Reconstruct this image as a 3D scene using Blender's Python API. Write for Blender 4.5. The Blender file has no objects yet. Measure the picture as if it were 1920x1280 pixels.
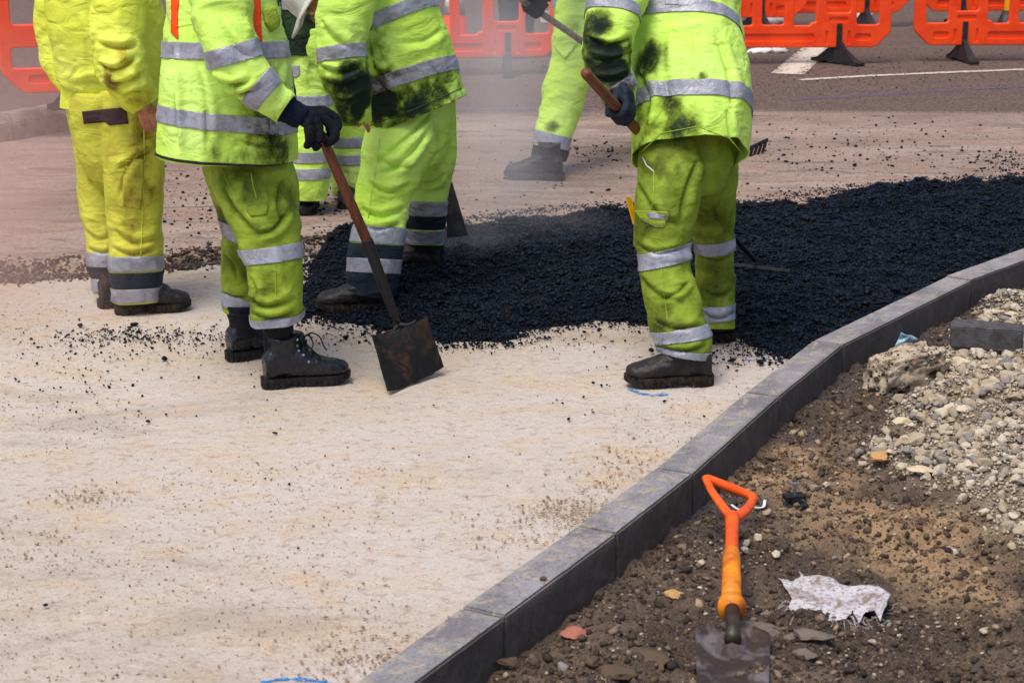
import bpy, bmesh, math, random
import numpy as np
from mathutils import Vector, Matrix
from mathutils.bvhtree import BVHTree
from mathutils.geometry import delaunay_2d_cdt

random.seed(7)
RNG = np.random.default_rng(7)
scene = bpy.context.scene
COL = scene.collection

# ------------------------------------------------------------------ camera, sky, sun, exposure
FPX = 3500.0                      # focal length in photograph pixels (1920 wide)
PITCH = math.radians(15.42)
CAM = Vector((0.0, 0.0, 2.0))
cam_data = bpy.data.cameras.new("camera")
cam = bpy.data.objects.new("camera", cam_data)
COL.objects.link(cam)
cam.location = CAM
cam.rotation_euler = (math.pi / 2 - PITCH, 0, 0)
cam_data.sensor_width = 36.0
cam_data.lens = FPX / 1920.0 * 36.0
cam_data.clip_end = 2000
cam_data.dof.use_dof = True
cam_data.dof.focus_distance = 7.4
cam_data.dof.aperture_fstop = 7.1
scene.camera = cam

world = bpy.data.worlds.new("World")
scene.world = world
world.use_nodes = True
SUN_EL, SUN_AZ = math.radians(66), math.radians(218)     # azimuth from +Y towards +X
wn = world.node_tree
sky = wn.nodes.new("ShaderNodeTexSky")
sky.sky_type = 'NISHITA'
sky.sun_disc = False
sky.sun_elevation = SUN_EL
sky.sun_rotation = SUN_AZ
sky.air_density = 1.0
sky.dust_density = 4.0
sky.ozone_density = 1.0
wn.links.new(sky.outputs[0], wn.nodes["Background"].inputs[0])
wn.nodes["Background"].inputs[1].default_value = 0.13
sun_data = bpy.data.lights.new("sun", 'SUN')
sun_data.energy = 1.85
sun_data.angle = math.radians(28)
sun_data.color = (1.0, 0.95, 0.88)
sun = bpy.data.objects.new("sun", sun_data)
COL.objects.link(sun)
sd = Vector((math.sin(SUN_AZ) * math.cos(SUN_EL), math.cos(SUN_AZ) * math.cos(SUN_EL), math.sin(SUN_EL)))
sun.rotation_euler = sd.to_track_quat('Z', 'Y').to_euler()
sun.location = (0, 0, 20)

scene.view_settings.view_transform = 'Standard'
scene.view_settings.look = 'None'
scene.view_settings.gamma = 1.0
scene.view_settings.exposure = 0.36
scene.cycles.use_denoising = True
scene.cycles.max_bounces = 6
scene.cycles.volume_bounces = 1
scene.cycles.volume_step_rate = 2.0

# ------------------------------------------------------------------ camera maths used to lay the place out
_cp, _sp = math.cos(PITCH), math.sin(PITCH)
def ray(px, py):
    u, v = (px - 960) / FPX, (py - 640) / FPX
    return Vector((u, _cp - v * _sp, -_sp - v * _cp))
def P(px, py, Y):
    d = ray(px, py)
    return CAM + d * (Y / d.y)
def G(px, py, z=0.0):
    d = ray(px, py)
    return CAM + d * ((z - CAM.z) / d.z)
def scale_at(p):                  # photograph pixels per metre at a point
    q = Vector(p) - CAM
    return FPX / (q.y * _cp - q.z * _sp)

# ------------------------------------------------------------------ noise (numpy)
def _hash(i, j, k, seed):
    h = (i * 374761393 + j * 668265263 + k * 2147483647 + seed * 974634777) & 0xFFFFFFFF
    h = ((h ^ (h >> 13)) * 1274126177) & 0xFFFFFFFF
    h = h ^ (h >> 16)
    return (h & 0xFFFF).astype(np.float64) / 32767.5 - 1.0
def noise3(p, seed=0):
    p = np.asarray(p, float)
    f = np.floor(p).astype(np.int64)
    t = p - f
    t = t * t * t * (t * (t * 6 - 15) + 10)
    out = 0
    for a in (0, 1):
        wa = t[:, 0] if a else 1 - t[:, 0]
        for b in (0, 1):
            wb = t[:, 1] if b else 1 - t[:, 1]
            for c in (0, 1):
                wc = t[:, 2] if c else 1 - t[:, 2]
                out = out + wa * wb * wc * _hash(f[:, 0] + a, f[:, 1] + b, f[:, 2] + c, seed)
    return out
def fbm(p, seed=0, octaves=4):
    p = np.asarray(p, float)
    s, a, out = 1.0, 1.0, 0
    for o in range(octaves):
        out = out + a * noise3(p * s, seed + o)
        s *= 2.03; a *= 0.5
    return out
def sstep(a, b, x):
    t = np.clip((x - a) / (b - a), 0, 1)
    return t * t * (3 - 2 * t)

# ------------------------------------------------------------------ objects
def tag(o, label=None, cat=None, group=None, kind=None):
    if label: o["label"] = label
    if cat: o["category"] = cat
    if group: o["group"] = group
    if kind: o["kind"] = kind
    return o
def empty(name, loc, label, cat, group=None):
    o = bpy.data.objects.new(name, None)
    COL.objects.link(o)
    o.location = loc
    o.empty_display_size = 0.1
    return tag(o, label, cat, group)
def origin_of(o):
    v = Vector((0, 0, 0))
    while o is not None:
        v = v + o.location
        o = o.parent
    return v
def link_mesh(name, me, mat=None, parent=None):
    o = bpy.data.objects.new(name, me)
    COL.objects.link(o)
    if parent is not None: o.parent = parent
    if mat is not None and not me.materials:
        me.materials.append(mat)
    return o
def make(name, verts, faces, mat=None, parent=None, smooth=False, attrs=None, loc=None):
    """world-space verts -> one mesh object (shifted to its parent's, or loc's, origin)"""
    v = np.asarray([tuple(x) for x in verts] if not isinstance(verts, np.ndarray) else verts, float)
    org = np.array(origin_of(parent)) if parent is not None else np.zeros(3)
    if loc is not None: org = org + np.array(loc)
    me = bpy.data.meshes.new(name)
    v = v - org
    if isinstance(faces, np.ndarray):
        n = faces.shape[1]
        me.vertices.add(len(v)); me.vertices.foreach_set("co", v.astype(np.float32).ravel())
        me.loops.add(faces.size); me.loops.foreach_set("vertex_index", faces.astype(np.int32).ravel())
        me.polygons.add(len(faces))
        me.polygons.foreach_set("loop_start", np.arange(0, faces.size, n, dtype=np.int32))
        me.update(calc_edges=True)
    else:
        me.from_pydata(v.tolist(), [], faces)
        me.update()
    if smooth: me.polygons.foreach_set("use_smooth", np.ones(len(me.polygons), bool))
    for k, a in (attrs or {}).items():
        at = me.attributes.new(k, 'FLOAT', 'POINT')
        at.data.foreach_set("value", np.asarray(a, np.float32))
    o = link_mesh(name, me, mat, parent)
    if loc is not None: o.location = loc
    return o
def make_bm(name, bm, mat=None, parent=None, smooth=False, loc=None):
    org = (origin_of(parent) if parent is not None else Vector()) + (Vector(loc) if loc is not None else Vector())
    bmesh.ops.translate(bm, verts=bm.verts, vec=-org)
    me = bpy.data.meshes.new(name)
    bmesh.ops.recalc_face_normals(bm, faces=bm.faces)
    bm.to_mesh(me); bm.free()
    if smooth: me.polygons.foreach_set("use_smooth", np.ones(len(me.polygons), bool))
    o = link_mesh(name, me, mat, parent)
    if loc is not None: o.location = loc
    return o

# ------------------------------------------------------------------ materials
def S(r, g, b):
    f = lambda c: (c / 255 / 12.92) if c / 255 <= 0.04045 else ((c / 255 + 0.055) / 1.055) ** 2.4
    return (f(r), f(g), f(b), 1.0)
class Mat:
    def __init__(s, name, rough=0.8, spec=0.3):
        s.m = bpy.data.materials.new(name); s.m.use_nodes = True
        s.t = s.m.node_tree; s.b = s.t.nodes["Principled BSDF"]
        s.b.inputs["Roughness"].default_value = rough
        s.b.inputs["Specular IOR Level"].default_value = spec
        s._c = None
    def n(s, kind, **kw):
        nd = s.t.nodes.new(kind)
        for k, v in kw.items():
            if k in nd.inputs.keys() and not hasattr(nd, k): nd.inputs[k].default_value = v
            else: setattr(nd, k, v)
        return nd
    def l(s, a, b): s.t.links.new(a, b)
    def coord(s, scale=(1, 1, 1), rot=(0, 0, 0), loc=(0, 0, 0)):
        if s._c is None: s._c = s.n("ShaderNodeTexCoord")
        mp = s.n("ShaderNodeMapping")
        mp.inputs["Scale"].default_value = scale
        mp.inputs["Rotation"].default_value = rot
        mp.inputs["Location"].default_value = loc
        s.l(s._c.outputs["Object"], mp.inputs[0])
        return mp.outputs[0]
    def noise(s, scale, detail=4, rough=0.55, vec=None, dist=0.0):
        nd = s.n("ShaderNodeTexNoise")
        nd.inputs["Scale"].default_value = scale
        nd.inputs["Detail"].default_value = detail
        nd.inputs["Roughness"].default_value = rough
        nd.inputs["Distortion"].default_value = dist
        s.l(vec if vec is not None else s.coord(), nd.inputs["Vector"])
        return nd.outputs[0]
    def voro(s, scale, vec=None, out=0, feature='F1'):
        nd = s.n("ShaderNodeTexVoronoi"); nd.feature = feature
        nd.inputs["Scale"].default_value = scale
        s.l(vec if vec is not None else s.coord(), nd.inputs["Vector"])
        return nd.outputs[out]
    def attr(s, name):
        nd = s.n("ShaderNodeAttribute"); nd.attribute_name = name
        return nd.outputs["Fac"]
    def ramp(s, x, a, b, lo=0.0, hi=1.0):
        nd = s.n("ShaderNodeMapRange"); nd.interpolation_type = 'SMOOTHSTEP'
        nd.inputs["From Min"].default_value = a; nd.inputs["From Max"].default_value = b
        nd.inputs["To Min"].default_value = lo; nd.inputs["To Max"].default_value = hi
        s.l(x, nd.inputs["Value"])
        return nd.outputs[0]
    def math(s, op, a, b=None):
        nd = s.n("ShaderNodeMath"); nd.operation = op
        for i, x in enumerate((a, b)):
            if x is None: continue
            if isinstance(x, (int, float)): nd.inputs[i].default_value = x
            else: s.l(x, nd.inputs[i])
        return nd.outputs[0]
    def mix(s, fac, a, b, mode='MIX'):
        nd = s.n("ShaderNodeMix"); nd.data_type = 'RGBA'; nd.blend_type = mode
        if isinstance(fac, (int, float)): nd.inputs[0].default_value = fac
        else: s.l(fac, nd.inputs[0])
        for i, x in ((6, a), (7, b)):
            if isinstance(x, tuple): nd.inputs[i].default_value = x
            else: s.l(x, nd.inputs[i])
        return nd.outputs[2]
    def color(s, x):
        if isinstance(x, tuple): s.b.inputs["Base Color"].default_value = x
        else: s.l(x, s.b.inputs["Base Color"])
        return s
    def rough(s, x):
        s.l(x, s.b.inputs["Roughness"]); return s
    def bump(s, h, dist=0.01, strength=1.0, prev=None):
        nd = s.n("ShaderNodeBump")
        nd.inputs["Distance"].default_value = dist
        nd.inputs["Strength"].default_value = strength
        s.l(h, nd.inputs["Height"])
        if prev is not None: s.l(prev, nd.inputs["Normal"])
        s.l(nd.outputs[0], s.b.inputs["Normal"])
        return nd.outputs[0]

def cloth_mat(name, base, mid, dark, rough=0.75, base_dirt=0.0, light=None):
    """work cloth: clean colour, worn-in grime and tar stains where the dirt attribute says the wear and painted crease shade are"""
    m = Mat(name, rough, 0.25)
    d = m.attr("dirt")
    n1 = m.noise(7, 6, 0.62, dist=0.6)
    n2 = m.noise(19, 7, 0.68, vec=m.coord(scale=(1.2, 1.2, 0.5), rot=(0.3, 0.5, 0.1)), dist=1.2)
    n3 = m.noise(90, 4, 0.6, dist=0.5)
    n4 = m.noise(3.0, 3, 0.5)
    c = m.mix(m.ramp(n4, 0.35, 0.7), base, light or base)
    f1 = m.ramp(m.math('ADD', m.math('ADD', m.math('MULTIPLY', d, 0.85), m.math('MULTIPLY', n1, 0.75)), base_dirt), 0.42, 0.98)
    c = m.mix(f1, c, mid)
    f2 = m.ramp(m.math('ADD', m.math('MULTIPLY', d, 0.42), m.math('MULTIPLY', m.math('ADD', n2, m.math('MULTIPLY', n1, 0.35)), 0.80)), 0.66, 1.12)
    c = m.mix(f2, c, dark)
    f3 = m.ramp(m.math('ADD', m.math('MULTIPLY', n3, 0.7), m.math('MULTIPLY', m.math('ADD', n1, m.math('MULTIPLY', d, 0.5)), 0.45)), 0.72, 0.86)
    c = m.mix(m.math('MULTIPLY', f3, 0.75), c, dark)
    m.color(c)
    w = m.noise(7.5, 3, 0.5, vec=m.coord(scale=(1, 1, 1.7), rot=(0.5, 0.35, 0.2)), dist=1.2)
    w2 = m.noise(48, 3, 0.55, dist=1.0)
    b = m.bump(w, 0.022, 0.7)
    m.bump(w2, 0.0022, 0.5, b)
    return m.m

M = {}
M['lime'] = cloth_mat("hi_vis_lime", S(192, 232, 84), S(108, 130, 30), S(24, 38, 28), light=S(202, 238, 122))
M['lime_yellow'] = cloth_mat("hi_vis_yellow", S(214, 222, 66), S(180, 166, 46), S(84, 66, 38), light=S(220, 230, 100))
M['lime_dirty'] = cloth_mat("hi_vis_lime_soiled", S(142, 164, 48), S(92, 106, 24), S(22, 28, 16), base_dirt=0.22, light=S(166, 192, 62))
M['lime_yellow_leg'] = cloth_mat("hi_vis_yellow_soiled", S(198, 198, 70), S(156, 144, 46), S(54, 44, 30), base_dirt=0.08)
M['green_soiled'] = cloth_mat("tar_soiled_green", S(60, 86, 40), S(34, 52, 34), S(12, 20, 18), base_dirt=0.1)
M['navy'] = cloth_mat("navy_cloth", S(26, 36, 50), S(40, 42, 48), S(16, 16, 20))
M['black_cloth'] = cloth_mat("black_cloth", S(22, 24, 32), S(28, 28, 34), S(12, 12, 14), 0.9)
M['brown_panel'] = cloth_mat("dark_pocket_cloth", S(60, 42, 44), S(72, 54, 48), S(30, 22, 24))
M['orange_tape'] = cloth_mat("orange_tape", S(250, 78, 10), S(215, 60, 10), S(90, 30, 12), 0.5)

def tape_mat():
    m = Mat("reflective_tape", 0.42, 0.5)
    d = m.attr("dirt")
    n1 = m.noise(18, 5, 0.65, dist=1.0); n2 = m.noise(70, 4, 0.6)
    c = m.mix(m.ramp(n1, 0.35, 0.7), S(158, 160, 172), S(128, 130, 144))
    c = m.mix(m.ramp(m.math('ADD', m.math('MULTIPLY', n2, 0.6), m.math('ADD', m.math('MULTIPLY', n1, 0.4), m.math('MULTIPLY', d, 0.3))), 0.60, 0.85), c, S(74, 66, 66))
    m.color(c)
    m.b.inputs["Metallic"].default_value = 0.15
    b = m.bump(m.noise(24, 4, 0.6, dist=1.4), 0.006, 0.8)
    return m.m
M['tape'] = tape_mat()

def simple(name, col, rough=0.6, spec=0.4, var=0.25, scale=20, dark=None, metallic=0.0, bump=0.002):
    m = Mat(name, rough, spec)
    dk = dark or tuple(c * (1 - var) for c in col[:3]) + (1,)
    n1 = m.noise(scale, 5, 0.6, dist=0.4)
    m.color(m.mix(m.ramp(n1, 0.38, 0.68), col, dk))
    m.rough(m.ramp(m.noise(scale * 2.3, 4), 0.3, 0.7, max(rough - 0.12, 0.05), min(rough + 0.15, 1)))
    m.b.inputs["Metallic"].default_value = metallic
    if bump: m.bump(m.noise(scale * 5, 4, 0.6), bump, 0.7)
    return m.m
M['leather'] = simple("boot_leather", S(9, 13, 23), 0.3, 0.5, scale=30, dark=S(20, 23, 31), bump=0.002)
M['leather_mud'] = simple("muddy_boot_leather", S(17, 17, 20), 0.5, 0.4, scale=22, dark=S(42, 36, 33), bump=0.004)
M['sole'] = simple("boot_rubber", S(14, 15, 19), 0.65, 0.25, scale=28, dark=S(36, 33, 32), bump=0.004)
M['sole_mud'] = simple("muddy_boot_rubber", S(22, 20, 20), 0.8, 0.2, scale=40, dark=S(58, 48, 40), bump=0.006)
M['knit'] = simple("glove_knit", S(17, 18, 27), 0.92, 0.15, scale=90, dark=S(25, 25, 34), bump=0.003)
M['knit_navy'] = simple("navy_knit_cuff", S(22, 30, 52), 0.95, 0.15, scale=120, dark=S(14, 18, 34), bump=0.003)
M['skin'] = simple("skin", S(196, 138, 112), 0.55, 0.4, scale=30, dark=S(168, 104, 84), bump=0.001)
M['hair'] = simple("hair", S(58, 42, 32), 0.6, 0.3, scale=60)
M['white_plastic'] = simple("white_plastic", S(226, 226, 224), 0.35, 0.5, scale=9, dark=S(196, 196, 192), bump=0.0005)
M['black_plastic'] = simple("black_plastic", S(26, 26, 30), 0.5, 0.4, scale=18, dark=S(44, 42, 44), bump=0.001)
M['barrier_orange'] = simple("orange_plastic", S(250, 76, 14), 0.42, 0.45, scale=5, dark=S(236, 62, 10), bump=0.0006)
def muddy(name, col, dark):
    m = Mat(name, 0.5, 0.4)
    n1 = m.noise(16, 5, 0.6); n2_ = m.noise(26, 6, 0.7, dist=0.8); n3 = m.noise(120, 4, 0.7)
    c = m.mix(m.ramp(n1, 0.4, 0.68), col, dark)
    c = m.mix(m.math('MULTIPLY', m.ramp(n2_, 0.55, 0.70), 0.75), c, S(120, 70, 34))
    c = m.mix(m.ramp(n3, 0.62, 0.74), c, S(84, 58, 40))
    m.color(c); m.rough(m.ramp(n2_, 0.45, 0.65, 0.42, 0.85)); m.bump(n3, 0.001, 0.8)
    return m.m
M['spade_orange'] = muddy("orange_grip_plastic", S(240, 92, 14), S(222, 74, 12))
M['spade_amber'] = muddy("amber_grip_plastic", S(234, 140, 20), S(190, 96, 20))
M['yellow_plastic'] = simple("yellow_plastic", S(242, 180, 10), 0.45, 0.4, scale=40)
M['steel'] = simple("bright_steel", S(190, 194, 200), 0.3, 0.5, scale=40, metallic=0.9, dark=S(130, 132, 138))
M['tarred_steel'] = simple("tarred_steel", S(24, 23, 23), 0.5, 0.5, scale=14, dark=S(60, 44, 30), bump=0.003)
M['dark_steel'] = simple("dark_painted_steel", S(14, 18, 24), 0.5, 0.35, scale=30, dark=S(30, 28, 28))
M['lace'] = simple("boot_lace", S(18, 18, 20), 0.9, 0.2)
M['edging'] = simple("dark_edging", S(38, 40, 34), 0.8, 0.2)

def wood_mat(name, a, b):
    m = Mat(name, 0.55, 0.35)
    n1 = m.noise(60, 5, 0.6, vec=m.coord(scale=(1, 1, 0.12)), dist=0.6)
    n2 = m.noise(7, 4, 0.6)
    c = m.mix(m.ramp(n1, 0.35, 0.68), a, b)
    m.color(m.mix(m.math('MULTIPLY', m.ramp(n2, 0.5, 0.75), 0.7), c, S(46, 28, 20)))
    m.bump(n1, 0.001, 0.7)
    return m.m
M['wood'] = wood_mat("worn_wood", S(118, 66, 40), S(84, 46, 32))
M['wood_pale'] = wood_mat("pale_worn_wood", S(150, 132, 118), S(112, 96, 86))

def blade_mat():
    m = Mat("tar_stained_blade", 0.55, 0.28)
    n1 = m.noise(14, 6, 0.65, dist=0.8)
    n2 = m.noise(40, 5, 0.6, vec=m.coord(scale=(1, 1, 0.3)))
    c = m.mix(m.ramp(n1, 0.46, 0.72), S(17, 16, 16), S(64, 45, 28))
    c = m.mix(m.ramp(n2, 0.55, 0.75), c, S(15, 15, 16))
    m.color(c); m.bump(m.noise(70, 4), 0.003, 0.8)
    return m.m
M['tar_blade'] = blade_mat()
def spade_mat():
    m = Mat("worn_spade_steel", 0.42, 0.5)
    n1 = m.noise(9, 6, 0.6, dist=0.7); n2 = m.noise(50, 4)
    c = m.mix(m.ramp(n1, 0.46, 0.66), S(66, 50, 42), S(122, 114, 114))
    c = m.mix(m.ramp(n2, 0.58, 0.72), c, S(58, 42, 32))
    m.color(c); m.b.inputs["Metallic"].default_value = 0.35
    m.bump(n2, 0.002, 0.6)
    return m.m
M['spade_steel'] = spade_mat()

# ground materials
def sub_base_mat():
    m = Mat("rolled_sand_base", 0.9, 0.15)
    st = m.coord(scale=(0.75, 1.15, 1), rot=(0, 0, 0.12))
    n0 = m.noise(0.9, 4, 0.55, vec=st, dist=0.4)
    n1 = m.noise(4.5, 6, 0.62, vec=st, dist=0.6)
    n2 = m.noise(26, 6, 0.68, vec=m.coord(scale=(0.8, 1.15, 1)))
    n3 = m.noise(130, 5, 0.72, vec=m.coord(scale=(0.8, 1.1, 1)))
    c = m.mix(m.ramp(n0, 0.38, 0.62), S(184, 172, 160), S(190, 180, 173))
    c = m.mix(m.ramp(n1, 0.45, 0.72), c, S(190, 170, 146))
    c = m.mix(m.math('MULTIPLY', m.ramp(n2, 0.50, 0.70), 0.75), c, S(156, 132, 116))
    c = m.mix(m.math('MULTIPLY', m.ramp(n2, 0.40, 0.26), 0.5), c, S(226, 216, 204))
    c = m.mix(m.math('MULTIPLY', m.ramp(n3, 0.54, 0.68), 0.7), c, S(124, 102, 88))
    c = m.mix(m.math('MULTIPLY', m.ramp(n3, 0.42, 0.30), 0.5), c, S(232, 222, 212))
    n5 = m.noise(1.6, 5, 0.62, vec=m.coord(scale=(0.6, 1.3, 1), loc=(5.3, 2.1, 0)), dist=0.8)
    c = m.mix(m.math('MULTIPLY', m.ramp(n5, 0.52, 0.70), 0.5), c, S(150, 136, 122))
    # small brown scuffs
    n4 = m.noise(5.5, 5, 0.7, vec=m.coord(scale=(0.5, 1.2, 1), loc=(3.1, 1.7, 0)), dist=1.5)
    c = m.mix(m.math('MULTIPLY', m.ramp(n4, 0.68, 0.78), 0.6), c, S(140, 108, 80))
    m.color(c)
    b = m.bump(n2, 0.012, 0.55)
    m.bump(n3, 0.004, 0.6, b)
    return m.m
M['sub_base'] = sub_base_mat()

def road_mat():
    m = Mat("planed_road", 0.88, 0.2)
    if m._c is None: m._c = m.n("ShaderNodeTexCoord")
    sep = m.n("ShaderNodeSeparateXYZ"); m.l(m._c.outputs["Object"], sep.inputs[0])
    st = m.coord(scale=(0.3, 1.5, 1), rot=(0, 0, 0.06))
    n0 = m.noise(1.0, 4, 0.6, vec=st, dist=0.5)
    n1 = m.noise(6, 6, 0.65, vec=st, dist=0.8)
    n2 = m.noise(45, 5, 0.7)
    n3 = m.noise(150, 3, 0.6)
    c = m.mix(m.ramp(n0, 0.36, 0.64), S(150, 130, 117), S(168, 149, 136))
    c = m.mix(m.math('MULTIPLY', m.ramp(n1, 0.48, 0.7), 0.75), c, S(148, 110, 94))
    c = m.mix(m.math('MULTIPLY', m.ramp(n1, 0.48, 0.34), 0.9), c, S(110, 97, 90))
    c = m.mix(m.math('MULTIPLY', m.ramp(m.noise(2.6, 5, 0.65, vec=m.coord(scale=(0.5, 1.2, 1), loc=(2, 5, 0)), dist=1.0), 0.5, 0.64), 0.6), c, S(122, 104, 94))
    c = m.mix(m.math('MULTIPLY', m.ramp(n2, 0.48, 0.66), 0.75), c, S(96, 82, 78))
    c = m.mix(m.math('MULTIPLY', m.ramp(n3, 0.56, 0.7), 0.6), c, S(82, 70, 66))
    # untouched tarmac beyond the saw cut
    yy = m.math('ADD', sep.outputs[1], m.math('ADD', m.math('MULTIPLY', m.math('SUBTRACT', n0, 0.5), 1.6), m.math('MULTIPLY', m.math('SUBTRACT', n2, 0.5), 0.5)))
    t = m.mix(m.ramp(n2, 0.40, 0.62), S(112, 96, 88), S(66, 54, 50))
    t = m.mix(m.math('MULTIPLY', m.ramp(n1, 0.45, 0.7), 0.5), t, S(112, 88, 80))
    t = m.mix(m.math('MULTIPLY', m.ramp(n3, 0.6, 0.75), 0.6), t, S(150, 136, 128))
    c = m.mix(m.ramp(yy, 12.75, 13.3), c, t)
    m.color(c)
    b = m.bump(n2, 0.01, 0.5)
    m.bump(n3, 0.004, 0.6, b)
    return m.m
M['road'] = road_mat()
M['footway'] = simple("footway_tarmac", S(112, 92, 88), 0.9, 0.2, scale=30, dark=S(86, 70, 68), bump=0.006)

def asphalt_mat():
    m = Mat("fresh_hot_asphalt", 0.42, 0.14)
    t = m.attr("tint")
    c = m.mix(m.ramp(t, 0.35, 1.0), S(6, 10, 17), S(19, 32, 50))
    n = m.noise(220, 3)
    c = m.mix(m.ramp(n, 0.55, 0.75), c, S(12, 14, 18))
    m.color(c)
    m.rough(m.ramp(t, 0.0, 1.0, 0.34, 0.7))
    m.bump(n, 0.002, 0.6)
    return m.m
M['asphalt'] = asphalt_mat()

def stone_mat(name, a, b, c3, rough=0.85):
    m = Mat(name, rough, 0.25)
    t = m.attr("tint")
    n = m.noise(35, 6, 0.65, dist=0.5)
    n2 = m.noise(140, 4, 0.6)
    c = m.mix(m.ramp(t, 0.1, 0.6), a, b)
    c = m.mix(m.ramp(t, 0.72, 0.9), c, c3)
    c = m.mix(m.math('MULTIPLY', m.ramp(n, 0.5, 0.72), 0.5), c, tuple(x * 0.5 for x in a[:3]) + (1,))
    m.color(c)
    m.bump(n2, 0.003, 0.8)
    return m.m
M['gravel'] = stone_mat("limestone_gravel", S(192, 180, 160), S(162, 146, 124), S(132, 126, 122))
M['clods'] = stone_mat("earth_clods", S(100, 82, 64), S(62, 52, 45), S(160, 138, 112))
M['dark_clods'] = stone_mat("damp_earth_clods", S(82, 69, 60), S(52, 44, 40), S(124, 106, 92))
M['grit'] = stone_mat("pale_grit", S(204, 188, 170), S(176, 150, 122), S(150, 118, 92))
M['tan_grit'] = stone_mat("tan_grit", S(176, 152, 124), S(150, 122, 94), S(206, 190, 170))
def chunk_mat():
    m = Mat("broken_concrete", 0.9, 0.2)
    n1 = m.noise(14, 6, 0.7, dist=0.6); n2 = m.noise(60, 5, 0.7)
    c = m.mix(m.ramp(n1, 0.42, 0.62), S(188, 172, 150), S(122, 106, 88))
    c = m.mix(m.ramp(m.noise(23, 5, 0.65, vec=m.coord(loc=(3, 1, 2))), 0.54, 0.66), c, S(46, 42, 42))
    c = m.mix(m.math('MULTIPLY', m.ramp(n2, 0.52, 0.68), 0.7), c, S(92, 78, 62))
    m.color(c); m.bump(n2, 0.008, 0.9)
    return m.m
M['chunk'] = chunk_mat()
M['red_stone'] = stone_mat("red_stone", S(164, 104, 88), S(164, 104, 88), S(164, 104, 88))
M['yellow_stone'] = stone_mat("yellow_stone", S(182, 142, 92), S(182, 142, 92), S(182, 142, 92))
M['grey_stone'] = stone_mat("grey_stone", S(112, 100, 92), S(112, 100, 92), S(112, 100, 92))
M['tan_stone'] = stone_mat("tan_stone", S(200, 182, 152), S(200, 182, 152), S(200, 182, 152))

def earth_mat():
    m = Mat("damp_earth", 0.9, 0.2)
    n0 = m.noise(1.7, 6, 0.66, dist=0.8)
    n1 = m.noise(8, 6, 0.68, dist=0.6)
    n2 = m.noise(55, 6, 0.72)
    n3 = m.noise(180, 3, 0.65)
    c = m.mix(m.math('MULTIPLY', m.attr('tan'), m.ramp(n0, 0.25, 0.55, 0.5, 1.0)), m.mix(m.ramp(n0, 0.4, 0.62), S(84, 72, 65), S(114, 97, 82)), S(172, 142, 108))
    c = m.mix(m.math('MULTIPLY', m.ramp(n1, 0.46, 0.66), 0.8), c, S(70, 56, 48))
    c = m.mix(m.math('MULTIPLY', m.ramp(n2, 0.5, 0.7), 0.75), c, S(58, 46, 38))
    c = m.mix(m.math('MULTIPLY', m.ramp(n3, 0.56, 0.7), 0.7), c, S(184, 156, 120))
    c = m.mix(m.math('MULTIPLY', m.attr('pale'), m.ramp(n1, 0.25, 0.6, 0.95, 0.55)), c, m.mix(m.ramp(n2, 0.4, 0.66), S(176, 158, 134), S(126, 110, 92)))
    w = m.attr("wet")
    c = m.mix(m.math('MULTIPLY', w, m.ramp(n1, 0.25, 0.6, 0.6, 1.0)), c, m.mix(m.ramp(n2, 0.4, 0.7), S(92, 82, 80), S(66, 58, 56)))
    m.color(c)
    m.rough(m.ramp(w, 0, 1, 0.92, 0.55))
    b = m.bump(n2, 0.02, 0.8)
    m.bump(n3, 0.006, 0.8, b)
    return m.m
M['earth'] = earth_mat()

def kerb_mat():
    m = Mat("kerb_concrete", 0.72, 0.3)
    n0 = m.noise(3, 5, 0.6, dist=0.7); n1 = m.noise(16, 6, 0.66, dist=0.9); n2 = m.noise(120, 4, 0.6)
    c = m.mix(m.ramp(n0, 0.36, 0.66), S(144, 141, 144), S(112, 109, 113))
    c = m.mix(m.math('MULTIPLY', m.ramp(n1, 0.47, 0.64), 0.75), c, S(164, 152, 134))
    c = m.mix(m.math('MULTIPLY', m.ramp(n2, 0.52, 0.68), 0.65), c, S(58, 56, 58))
    w = m.attr("toned")  # picks the verge-side face for the darker colour
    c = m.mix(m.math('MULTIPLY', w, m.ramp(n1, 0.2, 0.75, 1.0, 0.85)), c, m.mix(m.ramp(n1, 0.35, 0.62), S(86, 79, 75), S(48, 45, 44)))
    m.color(c)
    m.bump(n2, 0.003, 0.5)
    return m.m
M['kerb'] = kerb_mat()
M['old_kerb'] = simple("old_kerb_concrete", S(150, 134, 126), 0.85, 0.2, scale=14, dark=S(122, 104, 98), bump=0.004)
M['brick'] = simple("dark_brick", S(84, 82, 84), 0.8, 0.25, scale=26, dark=S(62, 59, 60), bump=0.004)

def paint_mat(name, col, lo, hi, scale=22):
    m = Mat(name, 0.8, 0.2)
    m.color(m.mix(m.ramp(m.noise(60, 4), 0.4, 0.7), col, tuple(c * 0.75 for c in col[:3]) + (1,)))
    a = m.ramp(m.math('ADD', m.noise(scale, 6, 0.7, dist=0.6), m.math('MULTIPLY', m.attr("edge"), 0.35)), hi, lo)
    tr = m.n("ShaderNodeBsdfTransparent"); mx = m.n("ShaderNodeMixShader")
    m.l(a, mx.inputs[0]); m.l(tr.outputs[0], mx.inputs[1]); m.l(m.b.outputs[0], mx.inputs[2])
    m.l(mx.outputs[0], m.t.nodes["Material Output"].inputs["Surface"])
    return m.m
M['white_paint'] = paint_mat("worn_white_line", S(206, 194, 180), 0.60, 0.74)
M['blue_spray'] = paint_mat("blue_marker_spray", S(40, 128, 200), 0.52, 0.70, 34)
M['blue_line'] = paint_mat("faint_blue_line", S(96, 140, 200), 0.50, 0.72, 30)
M['violet_line'] = paint_mat("faint_violet_line", S(96, 92, 168), 0.48, 0.66, 26)

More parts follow.
